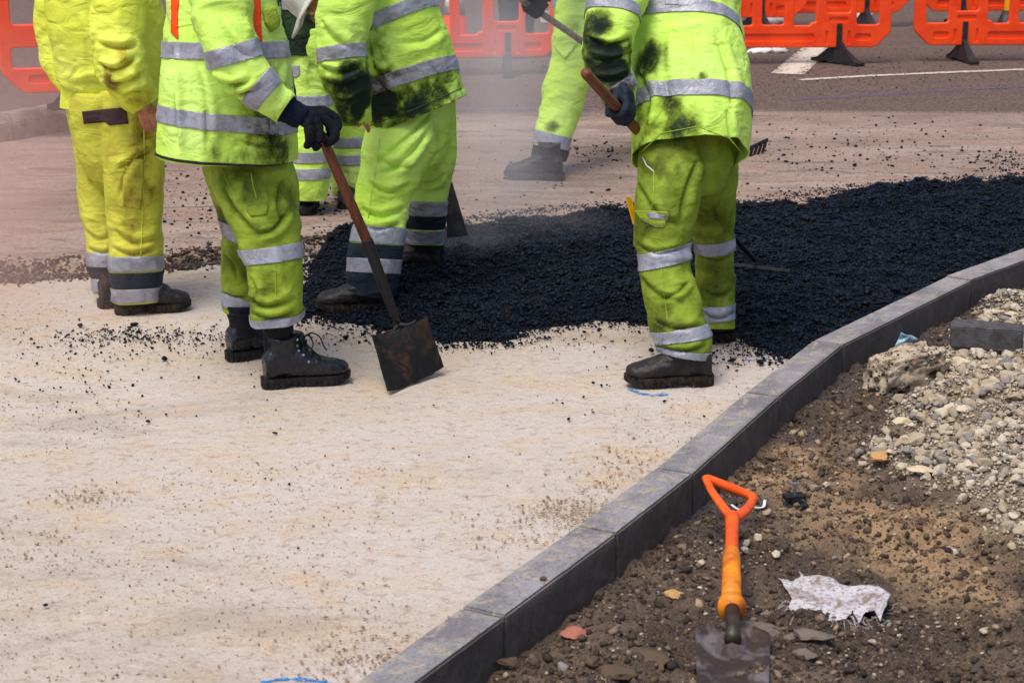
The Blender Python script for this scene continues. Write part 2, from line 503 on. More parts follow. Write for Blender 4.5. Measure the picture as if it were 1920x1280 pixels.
# ------------------------------------------------------------------ geometry helpers
def pip(x, y, poly):
    x = np.asarray(x); y = np.asarray(y)
    ins = np.zeros(x.shape, bool)
    n = len(poly)
    for i in range(n):
        x0, y0 = poly[i]; x1, y1 = poly[(i + 1) % n]
        if y0 == y1: continue
        c = ((y0 > y) != (y1 > y)) & (x < (x1 - x0) * (y - y0) / (y1 - y0) + x0)
        ins ^= c
    return ins
def seg_dist(x, y, pts, closed=True):
    d = np.full(np.shape(x), 1e9)
    n = len(pts)
    for i in range(n if closed else n - 1):
        ax, ay = pts[i]; bx, by = pts[(i + 1) % n]
        ex, ey = bx - ax, by - ay
        t = np.clip(((x - ax) * ex + (y - ay) * ey) / (ex * ex + ey * ey + 1e-12), 0, 1)
        d = np.minimum(d, np.hypot(x - ax - t * ex, y - ay - t * ey))
    return d
def ico(sub):
    bm = bmesh.new()
    bmesh.ops.create_icosphere(bm, subdivisions=sub, radius=1.0)
    v = np.array([tuple(x.co) for x in bm.verts]); f = np.array([[q.index for q in p.verts] for p in bm.faces])
    bm.free()
    return v, f
ICO = {1: ico(1), 2: ico(2), 3: ico(3), 4: ico(4), 5: ico(5)}
def rock_shape(sub, seed, rough=0.3, cuts=6):
    r = np.random.default_rng(seed)
    v, f = ICO[sub]
    v = v.copy()
    for c in range(cuts):                     # knock flat facets off
        n = r.normal(size=3); n /= np.linalg.norm(n)
        h = r.uniform(0.48, 0.80)
        s = v @ n
        v = v - np.outer(np.maximum(s - h, 0), n) * 0.97
    v = v * (1 + rough * 0.5 * noise3(v * 1.7 + seed * 3.1, seed)[:, None] + (0.10 * noise3(v * 5 + seed, seed + 1)[:, None] if sub > 2 else 0)
             + (0.04 * noise3(v * 14 + seed, seed + 2)[:, None] if sub > 3 else 0))
    return v * np.array([1.0, r.uniform(0.7, 0.95), r.uniform(0.5, 0.8)]), f
def scatter(name, pts, sizes, mat, label=None, kind="stuff", sub=1, sink=0.25, seed=1, parent=None, cat=None, cuts=7, rough=0.6):
    """one loose mass of small stones: pts (n,3), sizes (n,)"""
    r = np.random.default_rng(seed)
    shapes = [rock_shape(sub, seed * 10 + k, rough, cuts) for k in range(8)]
    n = len(pts)
    which = r.integers(0, 8, n)
    V, F, T = [], [], []
    base = 0
    for k in range(8):
        idx = np.where(which == k)[0]
        if len(idx) == 0: continue
        v, f = shapes[k]
        a = r.uniform(0, 2 * np.pi, len(idx)); b = r.uniform(-0.6, 0.6, len(idx))
        ca, sa, cb, sb = np.cos(a), np.sin(a), np.cos(b), np.sin(b)
        s = sizes[idx][:, None]
        st = r.uniform(0.7, 1.3, (len(idx), 3))
        x, y, z = v[None, :, 0] * st[:, :1], v[None, :, 1] * st[:, 1:2], v[None, :, 2] * st[:, 2:]
        y2 = y * cb[:, None] - z * sb[:, None]; z2 = y * sb[:, None] + z * cb[:, None]
        X = (x * ca[:, None] - y2 * sa[:, None]) * s + pts[idx, 0][:, None]
        Y = (x * sa[:, None] + y2 * ca[:, None]) * s + pts[idx, 1][:, None]
        Z = z2 * s + pts[idx, 2][:, None] + s * (0.5 - sink)
        V.append(np.stack([X, Y, Z], -1).reshape(-1, 3))
        F.append((f[None] + (np.arange(len(idx)) * len(v))[:, None, None] + base).reshape(-1, 3))
        T.append(np.repeat(r.uniform(0, 1, len(idx)), len(v)))
        base += len(idx) * len(v)
    o = make(name, np.concatenate(V), np.concatenate(F), mat, parent, attrs={"tint": np.concatenate(T)})
    return tag(o, label, cat, kind=kind)
def grid_mesh(x0, x1, y0, y1, step, zf, keep=None):
    nx = max(2, int((x1 - x0) / step) + 1); ny = max(2, int((y1 - y0) / step) + 1)
    X, Y = np.meshgrid(np.linspace(x0, x1, nx), np.linspace(y0, y1, ny))
    x, y = X.ravel(), Y.ravel()
    z = zf(x, y)
    i = (np.arange(ny - 1)[:, None] * nx + np.arange(nx - 1)[None]).ravel()
    F = np.stack([i, i + 1, i + nx + 1, i + nx], -1)
    V = np.stack([x, y, z], -1)
    if keep is not None:
        k = keep(x, y)
        F = F[k[F].all(1)]
        used = np.unique(F); mp = -np.ones(len(V), int); mp[used] = np.arange(len(used))
        V = V[used]; F = mp[F]
    return V, F
def xy(p): return (p.x, p.y)
def n2(x, y, s, seed=0, o=4): return fbm(np.stack([x * s, y * s, np.zeros_like(x) + seed * 7.3], -1), seed, o)

# ------------------------------------------------------------------ the setting
KZ = 0.11                                              # kerb top
KERB_PX = [(784, 1280), (945, 1155), (1155, 1000), (1300, 887), (1462, 741.5), (1581, 645), (1822, 525), (1920, 489)]
KERB = [Vector((*xy(G(*p, KZ)), 0)) for p in KERB_PX]
KERB.insert(0, KERB[1] + (KERB[1] - KERB[2]).normalized() * 0.92)
del KERB[1]
KERB[0] = KERB[1] + (KERB[0] - KERB[1]).normalized() * 0.915
KERB[-1] = KERB[-2] + (KERB[-1] - KERB[-2]).normalized() * 0.915
KERB.append(KERB[-1] + (KERB[-1] - KERB[-2]).normalized() * 0.915)
KERB.append(KERB[-1] + (KERB[-1] - KERB[-2]).normalized() * 0.915)
KW = 0.125
def offset_line(pts, d):
    out = []
    for i, p in enumerate(pts):
        a = (pts[i] - pts[i - 1]).normalized() if i > 0 else None
        b = (pts[i + 1] - pts[i]).normalized() if i < len(pts) - 1 else None
        a = a or b; b = b or a
        na, nb = Vector((-a.y, a.x, 0)), Vector((-b.y, b.x, 0))
        m = (na + nb).normalized()
        out.append(p + m * (d / max(m.dot(na), 0.5)))
    return out
KERB_L = offset_line(KERB, KW)                          # left (road) side
_kl = [xy(p) for p in KERB]; _kll = [xy(p) for p in KERB_L]
def side_of(pts, x, y):                                 # >0 : left of the line
    best = np.full(np.shape(x), 1e9); s = np.zeros(np.shape(x))
    for i in range(len(pts) - 1):
        ax, ay = pts[i]; bx, by = pts[i + 1]
        if i == 0: ax, ay = ax - (bx - ax) * 20, ay - (by - ay) * 20
        if i == len(pts) - 2: bx, by = bx + (bx - ax) * 20, by + (by - ay) * 20
        ex, ey = bx - ax, by - ay
        t = np.clip(((x - ax) * ex + (y - ay) * ey) / (ex * ex + ey * ey), 0, 1)
        d = np.hypot(x - ax - t * ex, y - ay - t * ey)
        c = ex * (y - ay) - ey * (x - ax)
        u = d < best
        best = np.where(u, d, best); s = np.where(u, np.sign(c) * d, s)
    return s

tag(make("ground", [(-300, -60, -.14), (300, -60, -.14), (300, 400, -.14), (-300, 400, -.14)], [(0, 1, 2, 3)], M['road']), kind="structure")

# rolled sand base in the foreground
base_z = lambda x, y: 0.003 * n2(x, y, 1.1, 3, 3) + 0.0025 * n2(x, y, 9, 5, 4) - 0.004
V, F = grid_mesh(-4.5, 6.0, 2.2, 11.5, 0.03, base_z,
                 keep=lambda x, y: side_of(_kl, x, y) > 0.03)
tag(make("sub_base", V, F, M['sub_base'], smooth=True), kind="structure")

# the old road, planed off: one lift higher, with a broken edge
EDGE_PX = [(-700, 512), (-200, 507), (0, 497), (150, 490), (300, 477), (420, 467), (560, 452), (640, 446), (860, 428), (1000, 412), (1200, 400), (1400, 394), (1600, 372), (1800, 354), (2300, 318)]
EDGE = [xy(G(px, py, 0.05)) for px, py in EDGE_PX]
_ex = np.array([p[0] for p in EDGE]); _ey = np.array([p[1] for p in EDGE])
def road_z(x, y):
    d = y - np.interp(x, _ex, _ey) + 0.05 * n2(x, x * 0, 4, 9, 4) + 0.03 * n2(x, y, 9, 4, 3)
    return -0.03 + 0.08 * sstep(-0.13, 0.05, d) + 0.012 * n2(x, y, 16, 2, 4) * sstep(0.5, 0.0, np.abs(d)) + 0.004 * n2(x, y, 7, 8, 4)
V, F = grid_mesh(-5.2, 7.4, 7.4, 13.0, 0.03, road_z)
tag(make("road", V, F, M['road'], smooth=True), kind="structure")
V, F = grid_mesh(-40, 40, 13.0, 70, 1.5, lambda x, y: 0.05 + 0 * x)
tag(make("tarmac_road", V, F, M['road'], smooth=True), kind="structure")

# verge of moist earth right of the kerb
PILE = G(1960, 760, 0.1)
PILE_POLY = [xy(G(*q, 0.0)) for q in [(2250, 540), (1930, 548), (1868, 566), (1800, 640), (1760, 720), (1700, 770), (1636, 815), (1618, 850), (1690, 880), (1740, 950), (1850, 1010), (1990, 1080), (2250, 1080)]]
def pile_mask(x, y):
    d = seg_dist(x, y, PILE_POLY) * np.where(pip(x, y, PILE_POLY), 1, -1) + 0.07 * n2(x, y, 5, 61, 3)
    return sstep(-0.06, 0.10, d)
def verge_z(x, y):
    s = -side_of(_kl, x, y)
    z = -0.025 + 0.022 * n2(x, y, 2.2, 11, 4) * sstep(0.02, 0.4, s) + 0.016 * n2(x, y, 9, 12, 4) + 0.010 * n2(x, y, 30, 13, 4)
    z = z + 0.045 * pile_mask(x, y) * (1 + 0.5 * n2(x, y, 6, 62, 3)) + 0.14 * np.exp(-(((x - PILE.x - 0.35) / 0.62) ** 2 + ((y - PILE.y + 0.1) / 0.95) ** 2))
    z = z + 0.045 * np.exp(-(((x - 0.45) / 0.5) ** 2 + ((y - 4.25) / 0.35) ** 2)) * (1 + 0.5 * n2(x, y, 7, 17, 3)) * sstep(0.0, 0.15, s)
    z = z + 0.035 * sstep(0.5, 0.9, n2(x, y, 3.1, 19, 3)) * sstep(0.1, 0.3, s)
    return z
V, F = grid_mesh(-1.6, 3.6, 3.2, 9.6, 0.014, verge_z, keep=lambda x, y: side_of(_kl, x, y) < 0.04)
_TAN = [xy(G(*q, 0.0)) for q in [(1290, 900), (1400, 850), (1560, 815), (1640, 880), (1760, 960), (1900, 1060), (1900, 1150), (1680, 1080), (1540, 1040), (1420, 1010), (1330, 960)]]
def tan_zone(x, y):
    d = seg_dist(x, y, _TAN) * np.where(pip(x, y, _TAN), 1, -1) + 0.12 * n2(x, y, 4, 71, 4)
    return sstep(-0.10, 0.12, d)
_tan = tan_zone(V[:, 0], V[:, 1])
_wet = sstep(0.55, 0.12, -side_of(_kl, V[:, 0], V[:, 1])) * sstep(4.2, 5.2, V[:, 1]) * sstep(-0.55, 0.1, n2(V[:, 0], V[:, 1], 3, 23, 3) + 0.1)
tag(make("verge_earth", V, F, M['earth'], smooth=True, attrs={"wet": _wet, "tan": _tan, "pale": pile_mask(V[:, 0], V[:, 1])}), kind="structure")
def vz(x, y): return float(verge_z(np.array([x]), np.array([y]))[0])

# kerb stones
def kerb_stone(i, label):
    a0, a1, b0, b1 = KERB[i], KERB[i + 1], KERB_L[i], KERB_L[i + 1]
    ax = (a1 - a0).normalized()
    g = 0.0042
    a0 = a0 + ax * g; a1 = a1 - ax * g; b0 = b0 + ax * g; b1 = b1 - ax * g
    bm = bmesh.new()
    zt, zb = KZ + random.uniform(-0.004, 0.004), -0.13
    jn = Vector((-ax.y, ax.x, 0)) * random.uniform(-0.003, 0.003)
    a0, a1, b0, b1 = a0 + jn, a1 + jn, b0 + jn, b1 + jn
    vs = [bm.verts.new((p.x, p.y, z)) for z in (zb, zt) for p in (a0, a1, b1, b0)]
    for q in ((3, 2, 1, 0), (4, 5, 6, 7), (0, 1, 5, 4), (1, 2, 6, 5), (2, 3, 7, 6), (3, 0, 4, 7)):
        bm.faces.new([vs[k] for k in q])
    bmesh.ops.bevel(bm, geom=[e for e in bm.edges], offset=0.006, segments=2, affect='EDGES')
    bmesh.ops.subdivide_edges(bm, edges=[e for e in bm.edges if e.calc_length() > 0.3], cuts=24, use_grid_fill=True)
    bmesh.ops.subdivide_edges(bm, edges=[e for e in bm.edges if 0.08 < e.calc_length() < 0.3], cuts=6, use_grid_fill=True)
    bmesh.ops.triangulate(bm, faces=[f for f in bm.faces if len(f.verts) > 4])
    co = np.array([tuple(v.co) for v in bm.verts])
    # chipped, slightly uneven arrises
    w = sstep(0.05, 0.0, np.abs(co[:, 2] - zt))
    k = 0.0009 * fbm(co * 22, 31, 3) + 0.004 * np.minimum(0, noise3(co * 30, 37) + 0.62)
    for v, d in zip(bm.verts, k * w): v.co.z += d
    mid = (a0 + a1 + b0 + b1) / 4
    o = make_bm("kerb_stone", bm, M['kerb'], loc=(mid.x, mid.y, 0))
    # the verge-side face takes a darker colour below the top edge
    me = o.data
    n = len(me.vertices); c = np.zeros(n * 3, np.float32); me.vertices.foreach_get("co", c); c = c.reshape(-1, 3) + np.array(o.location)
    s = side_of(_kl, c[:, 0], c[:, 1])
    tone = sstep(0.02, 0.008, np.abs(s)) * sstep(KZ - 0.0005, KZ - 0.007, c[:, 2])
    at = me.attributes.new("toned", 'FLOAT', 'POINT'); at.data.foreach_set("value", tone.astype(np.float32))
    return tag(o, label, "kerb stone", "kerb stones edging the new road")
KL = ["nearest kerb stone, cut by the bottom of the picture", "kerb stone with a brown crumb of earth on its top",
      "kerb stone beside the patch of brown gravel on the sand", "kerb stone just left of the orange shovel grip",
      "kerb stone curving past the boot of the worker with the rake", "long kerb stone between the asphalt and the concrete lump",
      "kerb stone behind the loose dark brick", "farthest kerb stone, cut by the right edge"]
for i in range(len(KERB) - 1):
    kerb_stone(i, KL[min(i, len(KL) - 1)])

# old kerb and footway behind, on the left
OK_PX = [(-420, 330), (26, 264), (140, 243), (330, 214), (480, 198)]
OKL = [G(px, py, 0.05) for px, py in OK_PX]
def old_kerb(i, label):
    a, b = OKL[i].copy(), OKL[i + 1].copy()
    ax = (b - a).normalized(); n = Vector((-ax.y, ax.x, 0))
    a = a + ax * 0.004; b = b - ax * 0.004
    prof = [(0.0, -0.1), (0.0, 0.14), (0.03, 0.185), (0.05, 0.20), (0.15, 0.20), (0.15, -0.1)]
    bm = bmesh.new()
    A = [bm.verts.new(a + n * d + Vector((0, 0, z - a.z + 0.02))) for d, z in prof]
    B = [bm.verts.new(b + n * d + Vector((0, 0, z - b.z + 0.02))) for d, z in prof]
    for k in range(len(prof)):
        k2 = (k + 1) % len(prof)
        bm.faces.new((A[k], B[k], B[k2], A[k2]))
    bm.faces.new(A[::-1]); bm.faces.new(B)
    bmesh.ops.bevel(bm, geom=list(bm.edges), offset=0.008, segments=2, affect='EDGES')
    tag(make_bm("old_kerb_stone", bm, M['old_kerb'], loc=tuple(a)), label, "kerb stone", "old kerb stones behind on the left")
old_kerb(0, "old pale kerb stone cut by the left edge of the picture")
old_kerb(1, "old pale kerb stone just left of the yellow clad worker")
old_kerb(2, "old pale kerb stone hidden mostly behind the yellow clad worker")
old_kerb(3, "old pale kerb stone behind the worker in the vest")
_fw = [p + Vector((0, 0.12, 0)) for p in OKL]
tag(make("footway", [(p.x, p.y, 0.212) for p in _fw] + [(p.x - 1.5, p.y + 9, 0.212) for p in reversed(_fw)],
         [list(range(len(_fw) * 2))], M['footway']), kind="structure")

# painted lines and spray marks
def ribbon(name, pts, width, z, mat, closed=False):
    V, F, E = [], [], []
    P3 = [Vector((p.x, p.y, 0)) for p in pts]
    fine = []
    for i in range(len(P3) - 1):
        m = max(2, int((P3[i + 1] - P3[i]).length / 0.06))
        fine += [P3[i].lerp(P3[i + 1], k / m) for k in range(m)]
    fine.append(P3[-1])
    for i, p in enumerate(fine):
        t = (fine[min(i + 1, len(fine) - 1)] - fine[max(i - 1, 0)]).normalized(); n = Vector((-t.y, t.x, 0))
        for k in range(5):
            u = (k / 4 - 0.5)
            q = p + n * u * width
            zz = z(q.x, q.y) if callable(z) else z
            V.append((q.x, q.y, zz)); E.append(abs(u) * 2 if name != "white_line" else abs(u))
    for i in range(len(fine) - 1):
        for k in range(4):
            a = i * 5 + k
            F.append((a, a + 1, a + 6, a + 5))
    return tag(make(name, V, F, mat, attrs={"edge": E}), kind="structure")
rz = lambda x, y: float(road_z(np.array([x]), np.array([y]))[0]) + 0.007 if y < 13 else 0.056
ribbon("white_line", [G(px, py, .05) for px, py in ((1500, 151), (1640, 143), (1780, 137), (1960, 130), (2200, 120))], 0.09, 0.056, M['white_paint'])
ribbon("white_line", [G(px, py, .05) for px, py in ((1476, 140), (1532, 92), (1570, 60), (1640, 5))], 0.27, 0.056, M['white_paint'])
ribbon("blue_line", [G(px, py, .05) for px, py in ((600, 216), (640, 213), (760, 209), (880, 206), (1010, 205), (1120, 206))], 0.035, rz, M['blue_line'])
ribbon("violet_line", [G(px, py, .05) for px, py in ((1480, 189), (1560, 184), (1680, 178), (1800, 170), (1990, 160))], 0.06, rz, M['violet_line'])
for pts, w in (([(488, 1277), (530, 1270), (570, 1270), (640, 1284)], 0.03),
               ([(1178, 728), (1200, 737), (1222, 741), (1252, 738)], 0.05),
               ([(1395, 672), (1420, 674), (1440, 671)], 0.02)):
    ribbon("blue_spray_mark", [G(px, py, 0) for px, py in pts], w, lambda a_, b_: float(base_z(np.array([a_]), np.array([b_]))[0]) + 0.0025, M['blue_spray'])

# fresh asphalt, raked out
ASP_PX = [(552, 592), (600, 588), (640, 594), (700, 603), (760, 622), (830, 638), (900, 634), (960, 630), (1010, 612), (1060, 600), (1130, 593), (1210, 600),
          (1275, 592), (1335, 596), (1385, 622), (1425, 648), (1475, 664), (1530, 690), (1700, 640), (2300, 440), (2300, 318), (1960, 340), (1800, 347), (1700, 353), (1600, 363), (1500, 378), (1390, 390), (1200, 393),
          (1100, 398), (1000, 405), (920, 416), (860, 428), (800, 440), (700, 436), (650, 446), (600, 462), (578, 500), (560, 545)]
ASP = [xy(G(px, py, 0.02)) for px, py in ASP_PX]
_pile = G(650, 500, 0.0)
_pile2 = G(1180, 480, 0.05)
def asp_z(x, y):
    ins = pip(x, y, ASP)
    d = seg_dist(x, y, ASP) * np.where(ins, 1, -1) + 0.05 * n2(x, y, 7, 21, 4)
    z = -0.02 + 0.030 * sstep(-0.01, 0.03, d) + 0.045 * sstep(0.02, 0.26, d)
    z = z + (0.026 * n2(x, y, 3.2, 22, 4) + 0.020 * np.maximum(0, n2(x, y, 9, 25, 3)) + 0.012 * n2(x, y, 17, 24, 3)) * sstep(0.0, 0.2, d)
    z = z + 0.13 * np.exp(-(((x - _pile.x) / 0.24) ** 2 + ((y - _pile.y) / 0.30) ** 2)) * sstep(0.0, 0.15, d)
    z = z + 0.03 * np.exp(-(((x - _pile2.x) / 0.7) ** 2 + ((y - _pile2.y) / 0.5) ** 2)) * sstep(0.0, 0.2, d)
    z = z + 0.05 * sstep(8.6, 10.5, y) * sstep(0.0, 0.15, d) * 0.6
    return z
V, F = grid_mesh(-1.3, 3.6, 6.6, 11.2, 0.022, asp_z, keep=lambda x, y: (side_of(_kll, x, y) > -0.005) & (pip(x, y, ASP) | (seg_dist(x, y, ASP) < 0.12)))
tag(make("asphalt_mat", V, F, M['asphalt'], smooth=False, attrs={"tint": RNG.uniform(0, 0.6, len(V))}), kind="structure")
n = 300000
x = RNG.uniform(-1.3, 3.6, n); y = RNG.uniform(6.6, 11.2, n)
k = pip(x, y, ASP) & (side_of(_kll, x, y) > 0.012)
x, y = x[k], y[k]
sz = 0.0038 + 0.0075 * RNG.random(len(x)) ** 2.4 + (RNG.random(len(x)) < 0.05) * 0.013 * RNG.random(len(x)) + (RNG.random(len(x)) < 0.006) * 0.020 * RNG.random(len(x))
scatter("asphalt_granules", np.stack([x, y, asp_z(x, y)], -1), sz, M['asphalt'], "black loose granules of hot asphalt covering the raked mat", seed=3)

# stray granules along its ragged front edge
_e = []
for i in range(len(ASP)):
    a_, b_ = ASP[i], ASP[(i + 1) % len(ASP)]
    m_ = int(math.hypot(b_[0] - a_[0], b_[1] - a_[1]) * 900)
    t_ = RNG.random(m_)
    _e.append(np.c_[a_[0] + (b_[0] - a_[0]) * t_, a_[1] + (b_[1] - a_[1]) * t_] + RNG.normal(size=(m_, 2)) * np.array([0.05, 0.06]))
_e = np.concatenate(_e)
_e = _e[(side_of(_kll, _e[:, 0], _e[:, 1]) > 0.012) & (_e[:, 1] > 6.4) & (_e[:, 1] < 11.5) & (_e[:, 0] < 3.6)]
_z = np.where(_e[:, 1] > np.interp(_e[:, 0], _ex, _ey), road_z(_e[:, 0], _e[:, 1]), 0.002)
scatter("edge_granules", np.c_[_e, np.maximum(_z, np.where(pip(_e[:, 0], _e[:, 1], ASP), asp_z(_e[:, 0], _e[:, 1]), -1))], 0.003 + 0.008 * RNG.random(len(_e)) ** 2.6, M['asphalt'], "stray black granules along the ragged edge of the asphalt", seed=16)
# crumbs strewn over the sand and the planed road
def px_blob(n, cx, cy, sx, sy, z=0.0):
    pts = [G(cx + RNG.normal() * sx, cy + RNG.normal() * sy, z) for _ in range(n)]
    return np.array([[p.x, p.y] for p in pts])
blobs = [px_blob(650, 250, 632, 85, 9), px_blob(260, 200, 650, 110, 22), px_blob(260, 150, 720, 120, 50), px_blob(300, 620, 615, 60, 22), px_blob(160, 400, 630, 60, 25),
         px_blob(420, 1370, 662, 55, 14), px_blob(200, 960, 640, 160, 10), px_blob(260, 700, 900, 420, 190), px_blob(60, 1150, 690, 120, 60),
         px_blob(240, 590, 470, 40, 25), px_blob(120, 500, 560, 60, 50)]
xyz = np.concatenate(blobs)
xyz = xyz[(xyz[:, 1] > 3.6) & (side_of(_kll, xyz[:, 0], xyz[:, 1]) > 0.01)]
sz = 0.0022 + 0.0065 * RNG.random(len(xyz)) ** 3.0
keep = ~((xyz[:, 1] < 6.2) & (sz > 0.0055))
xyz, sz = xyz[keep], sz[keep]
scatter("asphalt_crumbs", np.c_[xyz, np.full(len(xyz), 0.002)], sz, M['asphalt'], "black crumbs of asphalt strewn over the sand", seed=4)
blobs = [px_blob(700, 1600, 290, 210, 45, 0.05), px_blob(120, 1110, 285, 30, 10, 0.05), px_blob(260, 1890, 305, 35, 14, 0.05), px_blob(250, 960, 320, 120, 60, 0.05), px_blob(420, 390, 370, 70, 50, 0.05), px_blob(200, 640, 390, 60, 30, 0.05)]
xyz = np.concatenate(blobs)
xyz = xyz[xyz[:, 1] < 13]
sz = 0.003 + 0.012 * RNG.random(len(xyz)) ** 3.2
scatter("road_crumbs", np.c_[xyz, road_z(xyz[:, 0], xyz[:, 1]) + 0.001], sz, M['asphalt'], "dark crumbs scattered over the planed old road", seed=5)

xyz = np.concatenate([px_blob(900, 1550, 130, 260, 26, 0.05), px_blob(300, 1000, 150, 120, 30, 0.05)])
xyz = xyz[(xyz[:, 1] > 12) & (xyz[:, 1] < 24)]
scatter("road_grit", np.c_[xyz, np.full(len(xyz), 0.052)], 0.003 + 0.010 * RNG.random(len(xyz)) ** 3, M['clods'], "loose brown grit on the dark tarmac below the barriers", seed=15)
# pale grit on the sand base
n = 26000
x = RNG.uniform(-2.2, 2.2, n); y = 3.6 + 4.6 * RNG.random(n) ** 1.5
k = (side_of(_kll, x, y) > 0.01) & (n2(x, y, 1.3, 41, 3) + 0.35 * sstep(6.5, 4.0, y) > -0.05)
x, y = x[k], y[k]
scatter("pale_grit", np.stack([x, y, np.zeros_like(x)], -1), 0.0014 + 0.0040 * RNG.random(len(x)) ** 3, M['grit'], "pale fine grit lying on the rolled sand", seed=6)
g1 = np.concatenate([px_blob(900, 1075, 962, 55, 13), px_blob(400, 1000, 1000, 90, 30), px_blob(600, 690, 1220, 80, 45), px_blob(300, 170, 932, 45, 11), px_blob(260, 60, 1020, 60, 30), px_blob(500, 1180, 890, 60, 30)])
g1 = g1[side_of(_kll, g1[:, 0], g1[:, 1]) > 0.01]
scatter("brown_gravel", np.c_[g1, np.full(len(g1), 0.001)], 0.0016 + 0.006 * RNG.random(len(g1)) ** 3.5, M['tan_grit'], "brown gravel in small patches on the sand beside the kerb", seed=8)
# broken edge of the old road: gritty brown lumps
n = 12000
x = np.where(RNG.random(n) < 0.75, RNG.uniform(-3.0, -0.7, n), RNG.uniform(-0.7, 4.2, n))
y = np.interp(x, _ex, _ey) + RNG.normal(size=n) * 0.06 - 0.05
k = n2(x, y, 7, 43, 4) + 0.9 * RNG.random(n) > 0.05
x, y = x[k], y[k]
scatter("edge_rubble", np.stack([x, y, np.maximum(road_z(x, y), 0)], -1), 0.004 + 0.012 * RNG.random(len(x)) ** 3, M['dark_clods'], "brown rubble along the broken edge of the old road", seed=9)
x = RNG.uniform(0.2, 4.2, 3200); y = np.interp(x, _ex, _ey) + np.abs(RNG.normal(size=3200)) * 0.10 + 0.03
scatter("edge_grit", np.stack([x, y, road_z(x, y)], -1), 0.003 + 0.006 * RNG.random(len(x)) ** 2, M['grit'], "yellowish grit bordering the far edge of the asphalt", seed=10)

# earth clods and gravel on the verge
def verge_pts(n, dens):
    x = RNG.uniform(-0.6, 3.0, n); y = 3.5 + 5.2 * RNG.random(n) ** 1.2
    k = (side_of(_kl, x, y) < -0.012) & (RNG.random(n) < dens(x, y))
    x, y = x[k], y[k]
    return x, y
x, y = verge_pts(150000, lambda x, y: np.clip(0.85 - 0.9 * pile_mask(x, y) + 0.5 * n2(x, y, 2.5, 51, 3), 0.04, 1))
sz = 0.0016 + 0.0036 * RNG.random(len(x)) + 0.014 * RNG.random(len(x)) ** 10
tz = RNG.random(len(x)) < 0.15 + 0.75 * tan_zone(x, y)
for q_, mt, lb, sd_ in ((tz, 'clods', "brown and tan crumbs of earth on the middle of the verge", 11), (~tz, 'dark_clods', "dark moist crumbs of earth on the verge", 17)):
    scatter("earth_crumbs", np.stack([x[q_], y[q_], verge_z(x[q_], y[q_])], -1), sz[q_], M[mt], lb, seed=sd_)
x, y = verge_pts(260000, lambda x, y: np.clip(1.0 * pile_mask(x, y) ** 1.5 + 0.02 * (n2(x, y, 4, 52, 3) > 0.2), 0.003, 1))
sz = 0.003 + 0.006 * RNG.random(len(x)) ** 1.6
big = RNG.random(len(x)) < 0.10
sz[big] = 0.010 + 0.022 * RNG.random(big.sum()) ** 1.8
P3_ = np.stack([x, y, verge_z(x, y) + 0.002 + 0.004 * RNG.random(len(x))], -1)
scatter("limestone_gravel", P3_[~big], sz[~big], M['gravel'], "pale limestone chippings heaped on the verge", seed=12)
scatter("limestone_gravel", P3_[big], sz[big], M['gravel'], "bigger broken limestone pieces in the heap on the verge", sub=3, cuts=16, rough=0.25, seed=18)

def rock(name, px, py, size, mat, label, cat, seed, group=None, squash=0.8, z=None, sub=4, yaw=0.0, aspect=1.0, rough=0.3, cuts=18, lift=0.35, on=None):
    zz = (on if on is not None else 0.0)
    p = G(px, py, zz)
    for _ in range(3):
        if on is None:
            zz = vz(p.x, p.y) if side_of(_kl, np.array([p.x]), np.array([p.y]))[0] < 0 else 0.0
        p = G(px, py, zz + size * squash * lift)
    v, f = rock_shape(sub, seed, rough, cuts)
    v = v * np.array([size * aspect, size, size * squash])
    c, s = math.cos(yaw), math.sin(yaw)
    v = np.stack([v[:, 0] * c - v[:, 1] * s, v[:, 0] * s + v[:, 1] * c, v[:, 2]], -1)
    o = make(name, v + np.array(p), f, mat, smooth=False, attrs={"tint": np.full(len(v), 0.3)}, loc=tuple(p))
    return tag(o, label, cat, group)

# ------------------------------------------------------------------ shapes for made things
def curve_panel(name, outlines, thick, bevel, mat=None, parent=None):
    """2D outlines (first one outer, rest holes) in X,Z -> plate standing in the XZ plane; returns a bmesh"""
    cu = bpy.data.curves.new(name, 'CURVE'); cu.dimensions = '2D'; cu.fill_mode = 'BOTH'
    cu.extrude = thick / 2 - bevel; cu.bevel_depth = bevel; cu.bevel_resolution = 2; cu.offset = -bevel
    for ol in outlines:
        sp = cu.splines.new('POLY'); sp.points.add(len(ol) - 1); sp.use_cyclic_u = True
        for i, (a, b) in enumerate(ol): sp.points[i].co = (a, b, 0, 1)
    o = bpy.data.objects.new(name, cu); COL.objects.link(o)
    dg = bpy.context.evaluated_depsgraph_get()
    me = bpy.data.meshes.new_from_object(o.evaluated_get(dg))
    bpy.data.objects.remove(o); bpy.data.curves.remove(cu)
    bm = bmesh.new(); bm.from_mesh(me); bpy.data.meshes.remove(me)
    bmesh.ops.rotate(bm, verts=bm.verts, cent=(0, 0, 0), matrix=Matrix.Rotation(math.pi / 2, 3, 'X'))
    bmesh.ops.remove_doubles(bm, verts=bm.verts, dist=1e-5)
    return bm
def fillet(pts, r, seg=5):
    out = []
    n = len(pts)
    for i in range(n):
        p0, p, p1 = Vector(pts[i - 1]), Vector(pts[i]), Vector(pts[(i + 1) % n])
        a, b = (p0 - p), (p1 - p)
        rr = r[i] if isinstance(r, (list, tuple)) else r
        d = min(rr, a.length * 0.49, b.length * 0.49)
        A, B = p + a.normalized() * d, p + b.normalized() * d
        for k in range(seg + 1):
            t = k / seg
            q = A.lerp(p, t).lerp(p.lerp(B, t), t)
            out.append((q.x, q.y))
    return out
def rect(x0, z0, x1, z1, r=0.03): return fillet([(x0, z0), (x1, z0), (x1, z1), (x0, z1)], r)
